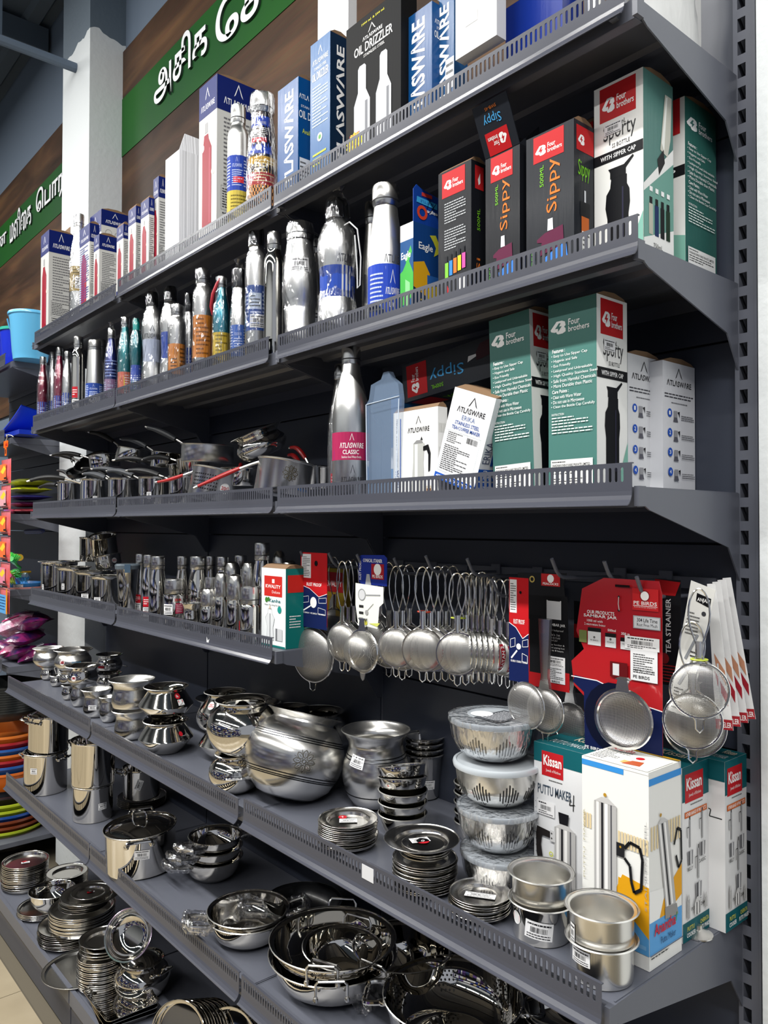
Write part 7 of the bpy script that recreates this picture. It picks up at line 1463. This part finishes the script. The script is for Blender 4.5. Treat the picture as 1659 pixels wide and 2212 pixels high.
brush('pink handled brush lying across the brush heap', (-.50, -.235, z4+.040), (0, math.radians(-14), math.radians(-28)), '#e0468a', '#a8c84a', .2)
g = MB(); g.tube([(-.10, 0, 0), (.06, 0, 0)], .016, 12); tag(g.build('yellow_stick', plastic('#e0b020'), None, (-.60, -.20, z4+.14), smooth=True), 'yellow plastic stick above the brush heap', 'stick')
g = MB(); g.tube([(-.12, 0, 0), (.10, 0, .004), (.13, 0, .005)], [.013, .013, .010], 12); tag(g.build('broom_stick', plastic('#1a2a6a'), None, (-.60, -.12, 1.50), smooth=True), 'navy tube lying above the brushes against the left back panel', 'stick')
# purple-pink packets
z5 = SZ[5]-.002
pk = mat('snack_film', '#8a1f5c', .28, coat=.7, bump=(40, .5, (1, 1, 1)), noise=('#2a1f5c', 26, (1, 1, 1)))
pk2 = mat('silver_pink_film', '#c9c4d2', .28, coat=.7, bump=(40, .5, (1, 1, 1)), noise=('#b0306c', 18, (1, 1, 1)))
rn = random.Random(11)
spots = [(-.70,-.20,.03,20,pk),(-.60,-.21,.03,-30,pk2),(-.52,-.20,.028,10,pk),(-.47,-.14,.028,70,pk),(-.58,-.13,.075,-15,pk),(-.66,-.17,.085,35,pk2),(-.50,-.19,.075,-50,pk),(-.55,-.22,.12,60,pk2),(-.47,-.17,.12,0,pk),(-.62,-.12,.13,-70,pk)]
for i, (x, y, dz, a, m_) in enumerate(spots):
    g = MB(); n = 8; Lx, Ly = .105, .058
    for s in (-1, 1):
        for a_ in range(n+1):
            for b_ in range(n+1):
                u, v = a_/n, b_/n; e = (math.sin(PI*u)*math.sin(PI*v))**.5; g.v.append(((u-.5)*Lx*2*.8, (v-.5)*Ly*2*(1-.1*math.sin(PI*u)), s*.030*e+.0016*rn.uniform(-1, 1)*(e > 0)))
    for s in range(2):
        for a_ in range(n):
            for b_ in range(n):
                q = s*(n+1)**2+a_*(n+1)+b_; f = (q, q+n+1, q+n+2, q+1); g.f.append(f if s else f[::-1]); g.m.append(0)
    o = g.build('snack_packet', m_, None, (x, y, z5+dz*1.45), smooth=True); o.rotation_euler = (math.radians(rn.uniform(-20, 20)), math.radians(rn.uniform(-30, 10)), math.radians(a))
    art('packet_print', [('r', .1, .2, .9, .45, '#c4306e' if m_ is pk2 else '#d8d4e2'), ('fine', .14, .5, .86, .8, 4, '#7a1f50' if m_ is pk2 else '#e0dce8'), ('disc', .3, .65, .1, '#e8e4ee')], lambda x_, y_, o_: ((x_-.05), (y_-.03), .0315+o_), .10, .06, o)
    tag(o, ['purple film packet deep in the left heap', 'silver and pink packet lying crosswise in the left heap'][m_ is pk2], 'packet', 'purple packets heaped on the left run')
# hanging strip of orange-pink sachets
sx = (-0.2461,-0.33,1.5995); ex = (-0.1048,-0.33,1.7885)
stz = (-0.2543,-0.33,1.8173)[2]; snz = (-0.2291,-0.33,1.1522)[2]
OR = mat('orange_pink_sachet', '#e0451e', .25, coat=.7, bump=(30, .5, (1, 1, 1)), noise=('#d8849a', 9, (1, 1, .6)))
n = 6; hh_ = (stz-snz)/n
for i in range(n):
    t = thing('hanging_sachet', ['topmost orange sachet of the hanging strip', 'second sachet of the hanging strip', 'third sachet of the hanging strip', 'fourth sachet of the hanging strip', 'fifth sachet of the hanging strip', 'lowest sachet of the hanging strip with blue text panel'][i], 'sachet', (sx[0]-.02, -.33, stz-hh_*(i+1)), 0, 'sachets in the hanging strip')
    g = MB(); m_ = 6
    for s in (-1, 1):
        for a_ in range(m_+1):
            for b_ in range(m_+1):
                u, v = a_/m_, b_/m_; e = (math.sin(PI*u)*math.sin(PI*v))**.5; g.v.append((-.09+.145*u, s*.007*e, .003+(hh_-.006)*v))
    for s in range(2):
        for a_ in range(m_):
            for b_ in range(m_):
                q = s*(m_+1)**2+a_*(m_+1)+b_; f = (q, q+m_+1, q+m_+2, q+1); g.f.append(f[::-1] if s else f); g.m.append(0)
    g.build('sachet_film', OR, t, smooth=True)
    fm_ = lambda x_, y_, o_: (-.088+x_, -.0085-o_, .003+y_)
    art('sachet_print', ([('r', .0, .0, .85, .75, '#5a9fd8'), ('fine', .1, .1, .8, .7, 5, '#1a3a6a'), ('r', .85, 0, 1, 1, '#d88a1c')] if i == n-1 else [('r', .05, .15, .72, .8, ['#e8703a', '#d8a0a8', '#e06a3a', '#e8703a', '#d8849a'][i]), ('p', [(.1, .5), (.5, .75), (.7, .6), (.4, .4)], '#e8c83a'), ('r', .5, .18, .8, .26, '#2a2018'), ('r', 0, .0, 1, .07, '#14161a'), ('fine', .05, .01, .7, .06, 1, '#e9e9e9')]), fm_, .14, hh_-.006, t)
t = thing('hang_tag', 'orange card tag tied above the hanging sachets', 'tag', (sx[0]-.03, -.335, stz+.012))
g = MB(); g.prism([(-.03, .035), (.03, .035), (.034, .042), (.034, .058), (.028, .064), (-.03, .064)], 'y', -.001, .001); g.prism([(-.012, 0), (.012, 0), (.012, .036), (-.012, .036)], 'y', -.001, .001); g.build('tag_card', ink('#e8641c'), t)
art('tag_print', [('t', 'ala', .45, .1, .98, .9, '#b81f1c', 0, 2)], lambda x_, y_, o_: (-.03+x_, -.001-o_, .038+y_), .06, .022, t)
art('tag_print', [('t', '1', .2, .1, .8, .9, '#241c18', 0, 1)], lambda x_, y_, o_: (-.01+x_, -.001-o_, .006+y_), .02, .024, t)
g = MB(); g.tube([(-.002, 0, .062), (.01, .002, .078), (.022, 0, .085), (.01, -.001, .090), (.0, .002, .082), (.03, .0, .088), (.06, .006, .083), (.075, .01, .076)], .0016, 6); g.build('string', ink('#d9d4c4'), t, smooth=True)
# nested tubs and pots
tz = lambda y: 0
TX, TY = -.60, -.20
def zfor(py): return {0: 0}[0]
TUBS = [((-0.6175,-0.24,0.7943)[2]-.0-.011*i, '#1b1e1f', .176-.0006*i) for i in range(11)]
TUBS += [((-0.6088,-0.24,0.5697)[2], '#d8742a', .168), ((-0.6076,-0.24,0.5399)[2], '#a8202c', .168), ((-0.6066,-0.24,0.5122)[2], '#1f5aa8', .168), ((-0.6055,-0.24,0.4845)[2], '#d8742a', .166), ((-0.6045,-0.24,0.459)[2], '#a8202c', .166), ((-0.6034,-0.24,0.4314)[2], '#1f5aa8', .166), ((-0.6022,-0.24,0.3995)[2], '#d86a1c', .166)]
TUBS += [((-0.5984,-0.24,0.302)[2], '#241a20', .18), ((-0.5971,-0.24,0.2682)[2], '#a8b82a', .19), ((-0.5961,-0.24,0.2407)[2], '#a8b82a', .19), ((-0.5952,-0.24,0.2174)[2], '#1f4a9a', .19), ((-0.5943,-0.24,0.1942)[2], '#7a3a20', .19), ((-0.5933,-0.24,0.1689)[2], '#7a3a20', .19), ((-0.5924,-0.24,0.1456)[2], '#a8b82a', .19), ((-0.5914,-0.24,0.1204)[2], '#5a2a1c', .19), ((-0.5903,-0.24,0.0909)[2], '#15161a', .18)]
cn = {'#1b1e1f': 'black', '#d8742a': 'orange', '#a8202c': 'red', '#1f5aa8': 'blue', '#d86a1c': 'deep orange', '#241a20': 'dark brown', '#a8b82a': 'lime', '#1f4a9a': 'navy', '#7a3a20': 'brown', '#5a2a1c': 'chestnut', '#15161a': 'near-black'}
for i, (z, c, r) in enumerate(TUBS):
    nz = .052 if i < len(TUBS)-1 else .045
    if c == '#d86a1c': nz = .085
    g = MB(); g.lathe([(0, -nz), (r*.80, -nz), (r*.82, -nz+.004), (r*.955, -.012), (r, -.010), (r, -.001), (r*.97, 0), (r*.93, -.004), (r*.78, -nz+.005), (0, -nz+.005)], 40)
    nm = cn[c]; first = i == 0 or TUBS[i-1][1] != c
    tag(g.build('plastic_tub', plastic(c, .35), None, (-.655, -.225, z), smooth=True), f'{nm} plastic tub nested in the left-edge stack' if nm not in ('deep orange', 'near-black', 'dark brown', 'navy', 'chestnut') else f'{nm} plastic tub in the left-edge stack, the only one of its colour', 'tub', 'plastic tubs nested at the left edge')
